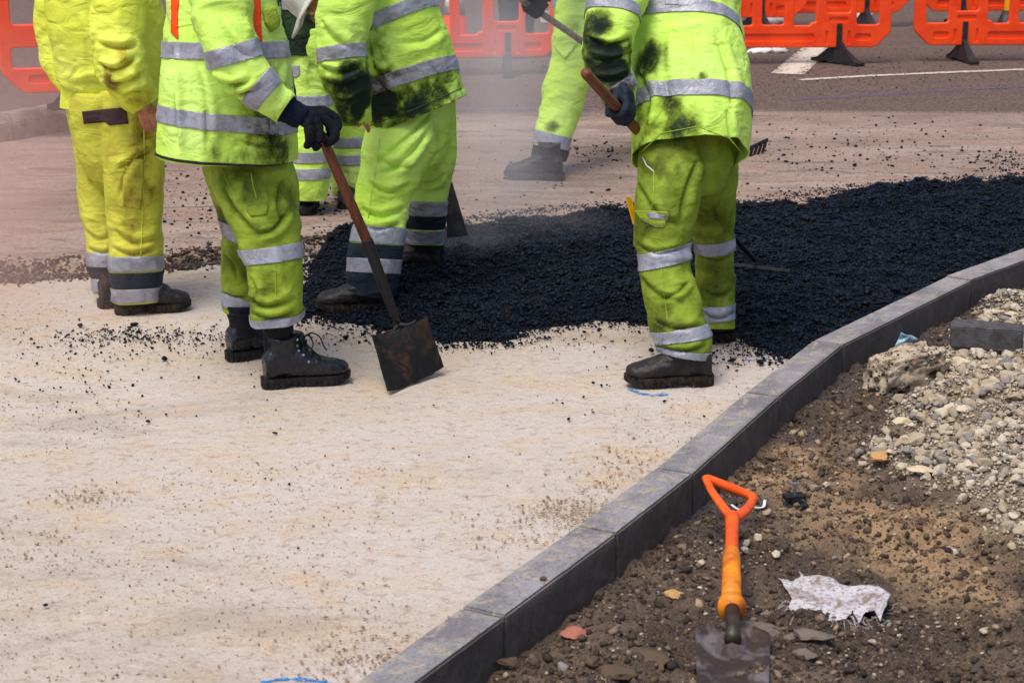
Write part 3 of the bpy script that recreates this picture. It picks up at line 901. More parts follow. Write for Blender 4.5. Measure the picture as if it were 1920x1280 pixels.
def prism_bm(ol, y0, y1):
    bm = bmesh.new()
    a = [bm.verts.new((x, y0, z)) for x, z in ol]; b = [bm.verts.new((x, y1, z)) for x, z in ol]
    n = len(ol)
    bm.faces.new(a); bm.faces.new(b[::-1])
    for i in range(n): bm.faces.new((a[i], b[i], b[(i + 1) % n], a[(i + 1) % n]))
    bmesh.ops.recalc_face_normals(bm, faces=bm.faces)
    return bm
def boolean(bm, cutter, op='DIFFERENCE'):
    ma, mb = bpy.data.meshes.new("a"), bpy.data.meshes.new("b")
    bm.to_mesh(ma); cutter.to_mesh(mb); bm.free(); cutter.free()
    oa, ob = bpy.data.objects.new("a", ma), bpy.data.objects.new("b", mb)
    COL.objects.link(oa); COL.objects.link(ob)
    md = oa.modifiers.new("b", 'BOOLEAN'); md.operation = op; md.object = ob; md.solver = 'EXACT'
    dg = bpy.context.evaluated_depsgraph_get(); dg.update()
    me = bpy.data.meshes.new_from_object(oa.evaluated_get(dg))
    out = bmesh.new(); out.from_mesh(me)
    for o in (oa, ob): bpy.data.objects.remove(o)
    for m_ in (ma, mb, me): bpy.data.meshes.remove(m_)
    return out
def box_bm(bm, c, s, rot=None):
    r = bmesh.ops.create_cube(bm, size=1.0)
    bmesh.ops.scale(bm, vec=s, verts=r['verts'])
    if rot is not None: bmesh.ops.rotate(bm, cent=(0, 0, 0), matrix=rot, verts=r['verts'])
    bmesh.ops.translate(bm, vec=c, verts=r['verts'])
    return r['verts']
def tube_bm(bm, pts, radii, seg=14, cap=True, ky=1.0, up=None):
    pts = [Vector(p) for p in pts]
    rings = []
    for i, p in enumerate(pts):
        t = (pts[min(i + 1, len(pts) - 1)] - pts[max(i - 1, 0)]).normalized()
        ref = Vector(up) if up is not None else (Vector((0, 0, 1)) if abs(t.z) < 0.9 else Vector((1, 0, 0)))
        u = t.cross(ref).normalized(); v = u.cross(t)
        r = radii[i] if isinstance(radii, (list, tuple)) else radii
        rings.append([bm.verts.new(p + u * (math.cos(a) * r) + v * (math.sin(a) * r * ky)) for a in [2 * math.pi * k / seg for k in range(seg)]])
    for i in range(len(rings) - 1):
        for k in range(seg):
            bm.faces.new((rings[i][k], rings[i][(k + 1) % seg], rings[i + 1][(k + 1) % seg], rings[i + 1][k]))
    if cap:
        bm.faces.new(rings[0][::-1]); bm.faces.new(rings[-1])
def smooth_path(pts, m=6):
    pts = [Vector(p) for p in pts]; out = []
    for i in range(len(pts) - 1):
        p0, p1, p2, p3 = pts[max(i - 1, 0)], pts[i], pts[i + 1], pts[min(i + 2, len(pts) - 1)]
        for k in range(m):
            t = k / m
            out.append(0.5 * ((2 * p1) + (p2 - p0) * t + (2 * p0 - 5 * p1 + 4 * p2 - p3) * t * t + (3 * p1 - p0 - 3 * p2 + p3) * t ** 3))
    out.append(pts[-1])
    return out

# ------------------------------------------------------------------ cloth and body engine
def remesh(bm, voxel, smooth=4, factor=0.5):
    me = bpy.data.meshes.new("tmp"); bmesh.ops.recalc_face_normals(bm, faces=bm.faces); bm.to_mesh(me); bm.free()
    o = bpy.data.objects.new("tmp", me); COL.objects.link(o)
    r = o.modifiers.new("r", 'REMESH'); r.mode = 'VOXEL'; r.voxel_size = voxel
    s = o.modifiers.new("s", 'SMOOTH'); s.factor = factor; s.iterations = smooth
    dg = bpy.context.evaluated_depsgraph_get(); dg.update()
    m2 = bpy.data.meshes.new_from_object(o.evaluated_get(dg))
    bpy.data.objects.remove(o); bpy.data.meshes.remove(me)
    v = np.zeros(len(m2.vertices) * 3, np.float32); m2.vertices.foreach_get("co", v); v = v.reshape(-1, 3).astype(float)
    f = np.zeros(len(m2.loops), np.int32); m2.loops.foreach_get("vertex_index", f); f = f.reshape(-1, 4)
    bpy.data.meshes.remove(m2)
    return v, f
def vnormals(v, f):
    n = np.cross(v[f[:, 2]] - v[f[:, 0]], v[f[:, 3]] - v[f[:, 1]])
    out = np.zeros_like(v)
    for k in range(4):
        for c in range(3): out[:, c] += np.bincount(f[:, k], n[:, c], len(v))
    return out / (np.linalg.norm(out, axis=1)[:, None] + 1e-12)
class Piece:
    """one limb or trunk of a garment: rings (px, py, Y, half width in px[, depth ratio]) along it"""
    def __init__(s, rings, k=1.0, m=6):
        c, r, kk = [], [], []
        for R_ in rings:
            p = P(R_[0], R_[1], R_[2]); c.append(p); r.append(R_[3] / scale_at(p)); kk.append(R_[4] if len(R_) > 4 else k)
        s.c0 = c
        s.c = np.array([tuple(p) for p in smooth_path(c, m)])
        t = np.linspace(0, len(c) - 1, len(s.c))
        s.r = np.interp(t, range(len(c)), r); s.k = np.interp(t, range(len(c)), kk)
        s.t = t
        T = np.gradient(s.c, axis=0); s.T = T / np.linalg.norm(T, axis=1)[:, None]
        view = s.c - np.array(CAM); view /= np.linalg.norm(view, axis=1)[:, None]
        u = np.cross(s.T, view); s.u = u / np.linalg.norm(u, axis=1)[:, None]
        s.v = np.cross(s.u, s.T)
        s.len = np.r_[0, np.cumsum(np.linalg.norm(np.diff(s.c, axis=0), axis=1))]
    def loft(s, bm, seg=36, grow=0.0, shrink=1.0, box=2.3):
        rings = []
        for i in range(len(s.c)):
            row = []
            for q in range(seg):
                a = 2 * math.pi * q / seg
                ca, sa = math.cos(a), math.sin(a)
                g = (abs(ca) ** box + abs(sa) ** box) ** (-1 / box)
                rr = s.r[i] * shrink + grow
                row.append(bm.verts.new(s.c[i] + s.u[i] * (ca * g * rr) + s.v[i] * (sa * g * rr * s.k[i])))
            rings.append(row)
        for i in range(len(rings) - 1):
            for q in range(seg): bm.faces.new((rings[i][q], rings[i][(q + 1) % seg], rings[i + 1][(q + 1) % seg], rings[i + 1][q]))
        bm.faces.new(rings[0][::-1]); bm.faces.new(rings[-1])
    def locate(s, v):
        d2 = ((v[:, None, :] - s.c[None]) ** 2)
        # distances scaled by the elliptical section
        best = np.full(len(v), 1e9); idx = np.zeros(len(v), int)
        D = np.sqrt(d2.sum(-1)); i = D.argmin(1)
        rel = v - s.c[i]
        a = (rel * s.u[i]).sum(1); b = (rel * s.v[i]).sum(1)
        e = np.sqrt((a / s.r[i]) ** 2 + (b / (s.r[i] * s.k[i])) ** 2)
        along = np.abs((rel * s.T[i]).sum(1)) / s.r[i]
        e = e + np.maximum(along - 0.3, 0)
        return e, i, np.arctan2(b, a), D[np.arange(len(v)), i]
class Garment:
    def __init__(s, name, pieces, mat, parent, voxel=0.007, smooth=5, folds=None, cuts=(), dirt=(), base_dirt=0.0, seed=1, thick=True, box=2.3, bulge=0.010, creases=()):
        s.name, s.parent = name, parent
        bm = bmesh.new()
        for p in pieces.values(): p.loft(bm, box=box)
        v, f = remesh(bm, voxel, smooth)
        names = list(pieces); s.names = names
        E, I, TH = [], [], []
        for nme in names:
            e, i, th, _ = pieces[nme].locate(v); E.append(e); I.append(i); TH.append(th)
        E = np.array(E); lab = E.argmin(0); ar = np.arange(len(v))
        I = np.array(I)[lab, ar]; TH = np.array(TH)[lab, ar]
        n = vnormals(v, f)
        disp = bulge * fbm(v * 4.2 + seed * 11.3, seed, 3)
        wsum = np.zeros(len(v))
        for pi, nme in enumerate(names):
            k = lab == pi
            if not k.any(): continue
            p = pieces[nme]
            sl, r, tt = p.len[I[k]], p.r[I[k]], p.t[I[k]]
            fl = (folds or {}).get(nme) or (folds or {}).get('*') or [(0, .006, .004), (9, .006, .004)]
            at = 0.95 * np.interp(tt, [x[0] for x in fl], [x[1] for x in fl]); al = 1.15 * np.interp(tt, [x[0] for x in fl], [x[2] for x in fl])
            th = TH[k]
            rm = float(p.r.mean())
            cx, cy = np.cos(th) * rm, np.sin(th) * rm
            warp = 0.030 * noise3(v[k] * 6 + seed, seed + 5)
            skew = 0.35 * rm * np.sin(th + seed)
            q1 = np.stack([(sl + skew + warp) * 10.5, cx * 4.5, cy * 4.5], -1) + seed * 3.7
            q1b = np.stack([(sl - skew * 1.8 + warp) * 17, cx * 7, cy * 7], -1) + seed * 5.1
            q2 = np.stack([sl * 2.2, cx * 12, cy * 12], -1) + seed * 2.3
            r1 = (1 - np.abs(noise3(q1, seed + 1)) * 2.0); r1b = (1 - np.abs(noise3(q1b, seed + 2)) * 2.0)
            r2 = (1 - np.abs(noise3(q2, seed + 3)) * 2.0)
            disp[k] += at * (0.85 * r1 + 0.42 * r1b) + al * r2
        # smooth the fold field a little so pieces blend where they meet
        ed = np.concatenate([f[:, [0, 1]], f[:, [1, 2]], f[:, [2, 3]], f[:, [3, 0]]])
        deg = np.bincount(ed[:, 0], minlength=len(v)) + np.bincount(ed[:, 1], minlength=len(v))
        for _ in range(2):
            sm = np.bincount(ed[:, 0], disp[ed[:, 1]], len(v)) + np.bincount(ed[:, 1], disp[ed[:, 0]], len(v))
            disp = 0.4 * disp + 0.6 * sm / np.maximum(deg, 1)
        v = v + n * disp[:, None]
        s.v, s.f, s.lab, s.pieces = v, f, lab, pieces
        s._bvh = {}
        valley = np.zeros(len(v))
        if creases:
            q = v - np.array(CAM)
            zc = q[:, 1] * _cp - q[:, 2] * _sp
            PX = 960 + FPX * q[:, 0] / zc; PY = 640 - FPX * (q[:, 1] * _sp + q[:, 2] * _cp) / zc
            nn = vnormals(v, f); face_on = (nn * q).sum(1) < 0
            add = np.zeros(len(v))
            for piece, line, w_, dep in creases:
                k = face_on & (lab == names.index(piece))
                line = [tuple(p_)[:2] for p_ in smooth_path([Vector((a_, b_, 0)) for a_, b_ in line], 5)]
                x, y = PX[k], PY[k]
                best = np.full(len(x), 1e9); sg = np.zeros(len(x)); tt = np.zeros(len(x)); m_ = len(line) - 1
                for i in range(m_):
                    ax, ay = line[i]; ex, ey = line[i + 1][0] - ax, line[i + 1][1] - ay
                    t_ = np.clip(((x - ax) * ex + (y - ay) * ey) / (ex * ex + ey * ey), 0, 1)
                    dx, dy = x - ax - t_ * ex, y - ay - t_ * ey
                    d_ = np.hypot(dx, dy); u_ = d_ < best
                    best = np.where(u_, d_, best); sg = np.where(u_, np.sign(ex * dy - ey * dx) * d_, sg); tt = np.where(u_, (i + t_) / m_, tt)
                w2 = w_ * (0.75 + 0.5 * tt)
                tap = sstep(0.0, 0.25, tt) * sstep(1.0, 0.7, tt)
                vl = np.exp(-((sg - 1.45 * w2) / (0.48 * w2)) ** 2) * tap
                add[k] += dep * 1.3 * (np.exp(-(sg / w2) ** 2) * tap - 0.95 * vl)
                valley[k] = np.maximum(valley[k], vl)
            v = v + nn * add[:, None]; s.v = v
        # shade painted into the crease valleys, then grime blobs at (px, py, radius px, strength[, piece])
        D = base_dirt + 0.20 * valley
        blot = np.clip(0.75 + 0.75 * fbm(v * 15 + seed, seed + 9, 4), 0.1, 1.7)
        for b in dirt:
            h = s.hit(b[0], b[1], b[4] if len(b) > 4 else None)
            if h is None: continue
            rad = 1.35 * b[2] / scale_at(h[0])
            dd = np.linalg.norm(v - np.array(h[0]), axis=1)
            D += b[3] * blot * sstep(1.0, 0.0, dd / rad)
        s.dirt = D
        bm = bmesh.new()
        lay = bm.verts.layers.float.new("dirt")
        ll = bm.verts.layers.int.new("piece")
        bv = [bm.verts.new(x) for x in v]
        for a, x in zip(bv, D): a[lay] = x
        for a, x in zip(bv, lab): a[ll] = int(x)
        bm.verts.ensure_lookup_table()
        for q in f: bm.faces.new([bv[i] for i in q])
        s.bm = bm; s.lay = lay; s.ll = ll; s.mat = mat
        for piece, a, b, c, keep in cuts: s.cut(piece, s.plane(a, b, c, piece), keep)
    def bvh(s, piece=None):
        if piece not in s._bvh:
            if piece is None: f = s.f
            else:
                k = s.lab == s.names.index(piece)
                f = s.f[k[s.f].all(1)]
            s._bvh[piece] = BVHTree.FromPolygons([tuple(x) for x in s.v], [tuple(int(i) for i in q) for q in f])
        return s._bvh[piece]
    def hit(s, px, py, piece=None):
        d = ray(px, py).normalized()
        h = s.bvh(piece).ray_cast(CAM, d)
        if h[0] is None:
            # beside the silhouette: take the nearest point of the surface to the ray
            if piece is not None:
                c = s.pieces[piece].c; q = c[np.argmin([abs((Vector(x) - CAM).cross(d).length) for x in c])]
                h = s.bvh(piece).find_nearest(CAM + d * (Vector(q) - CAM).dot(d))
            else: return None
        return h[0], h[1]
    def plane(s, a, b, c, piece=None):
        if isinstance(c, Vector): A, B, C = a, b, c
        else:                          # a, b on the silhouette (limb-centre depth), c on the near side
            p = s.pieces[piece]; d = ray(*c).normalized()
            i = int(np.argmin([(Vector(q) - CAM).cross(d).length for q in p.c]))
            Yc = p.c[i][1]; w_ = p.v[i] * p.r[i] * p.k[i]
            A, B = P(*a, Yc), P(*b, Yc)
            C = P(*c, Yc - abs(w_[1]))
        n = (B - A).cross(C - A).normalized()
        return A, n
    def geom(s, bm, ll, pieces):
        idx = {s.names.index(p) for p in pieces}
        fs = [f for f in bm.faces if any(v[ll] in idx for v in f.verts)]
        vs = {v for f in fs for v in f.verts}; es = {e for f in fs for e in f.edges}
        return fs, list(vs) + list(es) + fs
    def cut(s, piece, plane, keep):
        """trim a hem or cuff: keep = a pixel-space Vector or world point on the side that stays"""
        co, n = plane
        kp = s.pieces[piece].c[0 if keep == 'start' else -1]
        if (Vector(kp) - co).dot(n) > 0: n = -n
        ps = [piece] if isinstance(piece, str) else piece
        _, g = s.geom(s.bm, s.ll, ps)
        bmesh.ops.bisect_plane(s.bm, geom=g, plane_co=co, plane_no=n, clear_outer=True, dist=1e-5)
    def finish(s, thick=0.004):
        bm = s.bm.copy()
        # drop anything cut loose
        org = origin_of(s.parent)
        bmesh.ops.translate(bm, verts=bm.verts, vec=-org)
        bmesh.ops.delete(bm, geom=[v for v in bm.verts if not v.link_faces], context='VERTS')
        if thick and any(e.is_boundary for e in bm.edges): thicken(bm, thick)
        me = bpy.data.meshes.new(s.name); bm.to_mesh(me); bm.free()
        me.polygons.foreach_set("use_smooth", np.ones(len(me.polygons), bool))
        s.o = link_mesh(s.name, me, s.mat, s.parent)
        return s.o
    def band(s, piece, a, b, c, width, mat, name="reflective_band", off=0.0025, thick=0.002, label=None):
        """a strip of tape round one piece, its centre line through the three seen points a, b, c"""
        co, n = s.plane(a, b, c, piece)
        bm = s.bm.copy()
        ll = bm.verts.layers.int["piece"]
        pi = s.names.index(piece)
        C_ = s.pieces[piece].c; near = C_[np.argmin([abs((Vector(x) - co).dot(n)) for x in C_])]
        rad = float(s.pieces[piece].r.max()) * 1.8 + 0.05
        bad = [f for f in bm.faces if not any(v[ll] == pi for v in f.verts) or abs((f.calc_center_median() - co).dot(n)) > width / 2 + 0.03 or (f.calc_center_median() - Vector(near)).length > rad * 1.6]
        bmesh.ops.delete(bm, geom=bad, context='FACES')
        for sg in (1, -1):
            bmesh.ops.bisect_plane(bm, geom=list(bm.verts) + list(bm.edges) + list(bm.faces), plane_co=co + n * (sg * width / 2), plane_no=n * sg, clear_outer=True, dist=1e-5)
        return s._skin(bm, name, mat, off, thick, label)
    def _skin(s, bm, name, mat, off, thick, label=None):
        bmesh.ops.delete(bm, geom=[v for v in bm.verts if not v.link_faces], context='VERTS')
        if not bm.faces: bm.free(); return None
        bm.normal_update()
        for v in bm.verts: v.co += v.normal * (off + thick)
        thicken(bm, thick)
        bmesh.ops.translate(bm, verts=bm.verts, vec=-origin_of(s.o))
        me = bpy.data.meshes.new(name); bm.to_mesh(me); bm.free()
        me.polygons.foreach_set("use_smooth", np.ones(len(me.polygons), bool))
        o = link_mesh(name, me, mat, s.o)
        if label: o["label"] = label
        return o
    def patch(s, poly, mat, name="pocket_flap", off=0.002, thick=0.003, piece=None, res=4.0, label=None, dirt=0.0):
        """a sewn-on patch: outline seen in the picture, laid on the cloth"""
        m = len(poly); pts = [Vector(p) for p in poly]
        dense = []
        for i in range(m):
            a, b = pts[i], pts[(i + 1) % m]; k = max(1, int((b - a).length / res))
            dense += [a.lerp(b, j / k) for j in range(k)]
        x0, x1 = min(p.x for p in pts), max(p.x for p in pts); y0, y1 = min(p.y for p in pts), max(p.y for p in pts)
        inner = []
        yy = y0 + res / 2
        while yy < y1:
            xx = x0 + res / 2
            while xx < x1:
                if pip(np.array([xx]), np.array([yy]), poly)[0]: inner.append(Vector((xx, yy)))
                xx += res
            yy += res
        M_ = len(dense)
        vs, _, fs, *_r = delaunay_2d_cdt(dense + inner, [(i, (i + 1) % M_) for i in range(M_)], [], 1, 1e-5)
        bm = bmesh.new(); lay = bm.verts.layers.float.new("dirt"); bv = []
        for v in vs:
            d = ray(v.x, v.y).normalized()
            h = s.bvh(piece).ray_cast(CAM, d)
            if h[0] is None: bv.append(None); continue
            nn = h[1] if h[1].dot(d) < 0 else -h[1]
            w = bm.verts.new(h[0] + nn * 0.0 - d * 0.0); w[lay] = dirt; bv.append(w)
        for f in fs:
            q = [bv[k] for k in f]
            if all(q):
                c = max((a.co - b.co).length for a in q for b in q)
                if c < 0.12:
                    try: bm.faces.new(q)
                    except ValueError: pass
        if not bm.faces: bm.free(); return None
        seen, best = set(), []
        for f0 in bm.faces:
            if f0 in seen: continue
            st, isl = [f0], []
            seen.add(f0)
            while st:
                f = st.pop(); isl.append(f)
                for e in f.edges:
                    for g in e.link_faces:
                        if g not in seen: seen.add(g); st.append(g)
            if len(isl) > len(best): best = isl
        keep = set(best)
        bmesh.ops.delete(bm, geom=[f for f in bm.faces if f not in keep], context='FACES')
        bmesh.ops.recalc_face_normals(bm, faces=bm.faces)
        bm.normal_update()
        avg = sum((f.normal for f in bm.faces), Vector())
        if avg.dot(ray(sum(p.x for p in pts) / m, sum(p.y for p in pts) / m)) > 0: bmesh.ops.reverse_faces(bm, faces=bm.faces)
        bmesh.ops.smooth_vert(bm, verts=[v for v in bm.verts if not v.is_boundary], factor=0.5, use_axis_x=True, use_axis_y=True, use_axis_z=True)
        return s._skin(bm, name, mat, off, thick, label)
    def seam(s, pts, r_px=1.6, mat=None, name="seam", piece=None, off=0.001):
        """a raised stitched seam or piping through seen points"""
        W = []
        for i in range(len(pts) - 1):
            a, b = Vector(pts[i]), Vector(pts[i + 1]); k = max(2, int((b - a).length / 7))
            W += [a.lerp(b, j / k) for j in range(k)]
        W.append(Vector(pts[-1]))
        Q = []
        for w in W:
            h = s.bvh(piece).ray_cast(CAM, ray(w.x, w.y).normalized())
            if h[0] is not None: Q.append(h[0])
        if len(Q) < 3: return
        bm = bmesh.new()
        r = r_px / scale_at(Q[0])
        tube_bm(bm, Q, r, 6)
        o = make_bm(name, bm, mat or s.mat, s.o, smooth=True)
        return o
def surf_bm(bm, pts, radii, kk=1.0, seg=14):
    tube_bm(bm, smooth_path(pts, 4), list(np.interp(np.linspace(0, len(pts) - 1, (len(pts) - 1) * 4 + 1), range(len(pts)), radii)), seg, ky=kk)
    for p, r in ((pts[0], radii[0]), (pts[-1], radii[-1])):
        rr = bmesh.ops.create_icosphere(bm, subdivisions=2, radius=r); bmesh.ops.translate(bm, verts=rr['verts'], vec=p)

# ---- heads, hands, boots
def thicken(bm, t):
    bm.normal_update()
    fs = list(bm.faces); be = [(e.verts[0], e.verts[1], e.link_faces[0]) for e in bm.edges if len(e.link_faces) == 1]
    lays = [l for l in (bm.verts.layers.float.get("dirt"),) if l is not None]
    mp = {}
    for v in list(bm.verts):
        if not v.link_faces: continue
        w = bm.verts.new(v.co - v.normal * t)
        for l in lays: w[l] = v[l]
        mp[v] = w
    for f in fs:
        try: bm.faces.new([mp[v] for v in reversed(f.verts)])
        except ValueError: pass
    for a, b, f in be:
        vs = list(f.verts); i = vs.index(a)
        if vs[(i + 1) % len(vs)] is b: a, b = b, a
        try: bm.faces.new((a, b, mp[b], mp[a]))
        except ValueError: pass
def head_into(bm, c, face, up=(0, 0, 1), R_=0.105):
    """skull, jaw, nose, ears and neck joined into the body volume"""
    c = Vector(c); f = Vector(face).normalized(); u = Vector(up).normalized(); u = (u - f * u.dot(f)).normalized(); s = u.cross(f).normalized()
    def ell(o, a, b, d, sub=3):
        r = bmesh.ops.create_icosphere(bm, subdivisions=sub, radius=1.0)
        for v in r['verts']:
            x, y, z = v.co; v.co = c + (f * (o[0] + x * a) + s * (o[1] + y * b) + u * (o[2] + z * d))
    ell((-0.012, 0, 0.02), 0.098, 0.077, 0.098); ell((0.035, 0, -0.045), 0.062, 0.058, 0.075); ell((0.05, 0, -0.085), 0.036, 0.036, 0.032)
    ell((0.098, 0, -0.025), 0.020, 0.013, 0.024); ell((0.090, 0, -0.005), 0.012, 0.010, 0.028)
    ell((0.083, 0, -0.066), 0.012, 0.024, 0.008); ell((0.085, 0, 0.018), 0.014, 0.052, 0.010)
    for q in (-1, 1): ell((-0.01, q * 0.080, -0.015), 0.022, 0.010, 0.033); ell((0.075, q * 0.032, 0.0), 0.012, 0.015, 0.010)
    return f, s, u
def eyes(parent, c, face, up):
    c = Vector(c); f = Vector(face).normalized(); u = Vector(up).normalized(); u = (u - f * u.dot(f)).normalized(); s = u.cross(f).normalized()
    for q in (-1, 1):
        bm = bmesh.new(); r = bmesh.ops.create_uvsphere(bm, u_segments=12, v_segments=8, radius=0.0115); bmesh.ops.translate(bm, verts=r['verts'], vec=c + f * 0.081 + s * (q * 0.032) + u * 0.0)
        make_bm("eye", bm, M['white_plastic'], parent, smooth=True)
def helmet(parent, c, face, up, mat, name="helmet"):
    c = Vector(c); f = Vector(face).normalized(); u = Vector(up).normalized(); u = (u - f * u.dot(f)).normalized(); s = u.cross(f).normalized()
    bm = bmesh.new(); N = 40; rings = []
    prof = [(0.0, 0.168), (0.035, 0.165), (0.075, 0.147), (0.103, 0.113), (0.117, 0.070), (0.121, 0.035), (0.123, 0.028), (0.148, 0.018), (0.148, 0.013), (0.119, 0.022)]
    for r, z in prof:
        row = []
        for k in range(N):
            a = 2 * math.pi * k / N; ca, sa = math.cos(a), math.sin(a)
            peak = 0.055 * max(0, ca) ** 3 if r > 0.13 else 0
            rib = 0.004 * math.exp(-(sa / 0.22) ** 2) if 0.02 < r < 0.115 else 0
            row.append(bm.verts.new(c + f * (ca * (r * 1.12 + peak)) + s * (sa * r * 0.92) + u * (z + rib - (0.012 if peak > 0.02 else 0))))
        rings.append(row)
    for i in range(len(rings) - 1):
        for k in range(N): bm.faces.new((rings[i][k], rings[i][(k + 1) % N], rings[i + 1][(k + 1) % N], rings[i + 1][k]))
    bmesh.ops.remove_doubles(bm, verts=bm.verts, dist=1e-4)
    thicken(bm, 0.003)
    return make_bm(name, bm, mat, parent, smooth=True)
def grip_hand_bm(c, axis, wrist, rh, dorsal, sc=1.0, fat=1.0):
    """a hand closed on a round handle: c = centre of the grip, axis = along the handle towards the thumb"""
    c = Vector(c); a = Vector(axis).normalized(); w = Vector(wrist)
    e = (w - c); e = (e - a * e.dot(a)).normalized()
    n = Vector(dorsal); n = (n - a * n.dot(a)); n = (n - e * n.dot(e)).normalized()
    bm = bmesh.new()
    fr = 0.0100 * fat
    Rr = rh + fr * 0.9
    offs = [0.034, 0.0115, -0.011, -0.032]
    lens = [1.0, 1.06, 1.0, 0.85]
    for o, L in zip(offs, lens):
        o *= sc
        K = c + a * o * 0.95 + n * (Rr + 0.004) + e * 0.030 * sc
        J1 = c + a * o * 1.06 + n * (Rr + 0.003) - e * (0.010 * sc * L)
        J2 = c + a * o * 1.10 + n * (0.006) - e * (Rr + 0.004 * L)
        J3 = c + a * o * 1.06 - n * (Rr * 0.85) - e * (Rr * 0.55)
        T = c + a * o * 1.02 - n * (Rr * 1.02) + e * (0.012 * L)
        surf_bm(bm, [K, J1, J2, J3, T], [fr * 1.15, fr * 1.12, fr * 1.03, fr * 0.95, fr * 0.82], seg=12)
    # palm: two rows from the wrist to the knuckles
    wr = c + e * 0.115 * sc + n * 0.010 + (w - c - e * (w - c).dot(e)) * 0.25
    for o in offs:
        surf_bm(bm, [wr + a * o * 0.62 * sc, c + a * o * 0.85 * sc + n * (Rr + 0.002) + e * 0.07 * sc, c + a * o * 0.95 * sc + n * (Rr + 0.002) + e * 0.03 * sc], [0.018 * fat, 0.0155 * fat, 0.0125 * fat], seg=12)
    # thumb: leaves the side of the palm and closes from the other side
    tb = wr.lerp(c, 0.35) + a * 0.030 * sc
    surf_bm(bm, [tb, c + a * 0.048 * sc + e * 0.030 + n * 0.002, c + a * 0.052 * sc - n * (Rr * 0.6) + e * 0.008, c + a * 0.040 * sc - n * (Rr + 0.002) - e * 0.020], [0.0165 * fat, 0.0135 * fat, 0.0118 * fat, 0.0092 * fat], seg=12)
    surf_bm(bm, [wr + e * 0.045, wr + e * 0.01, wr], [0.028 * fat, 0.027 * fat, 0.024 * fat], 0.85)
    return bm
def open_hand_bm(wrist, direction, dorsal, thumb_side, curl=0.35, sc=1.0, fat=1.0, arm=0.05):
    w = Vector(wrist); x = Vector(direction).normalized(); z = Vector(dorsal); z = (z - x * z.dot(x)).normalized(); y = z.cross(x) * thumb_side
    bm = bmesh.new()
    fr = 0.0092 * fat
    for o, L, cu in ((0.033, 0.070, 0.9), (0.011, 0.078, 1.0), (-0.011, 0.072, 1.1), (-0.032, 0.057, 1.25)):
        p = w + x * 0.095 * sc + y * o * sc
        pts = [p]; ang = 0
        for s_ in (0.45, 0.32, 0.23):
            ang += curl * cu
            p = p + (x * math.cos(ang) - z * math.sin(ang) + y * o * 0.8) * (L * s_ / 0.9 * sc); pts.append(p)
        surf_bm(bm, pts, [fr * 1.1, fr, fr * 0.92, fr * 0.8], seg=12)
        surf_bm(bm, [w + y * o * 0.6 * sc, w + x * 0.05 * sc + y * o * 0.9 * sc, w + x * 0.098 * sc + y * o * sc], [0.016 * fat, 0.015 * fat, 0.0118 * fat], seg=12)
    surf_bm(bm, [w + x * 0.02 + y * 0.024 - z * 0.004, w + x * 0.055 + y * 0.05 - z * 0.014, w + x * 0.088 + y * 0.060 - z * 0.024, w + x * 0.112 + y * 0.060 - z * 0.034], [0.016 * fat, 0.0135 * fat, 0.0112 * fat, 0.0088 * fat], seg=12)
    surf_bm(bm, [w - x * arm, w], [0.026 * fat, 0.024 * fat], 0.85)
    return bm
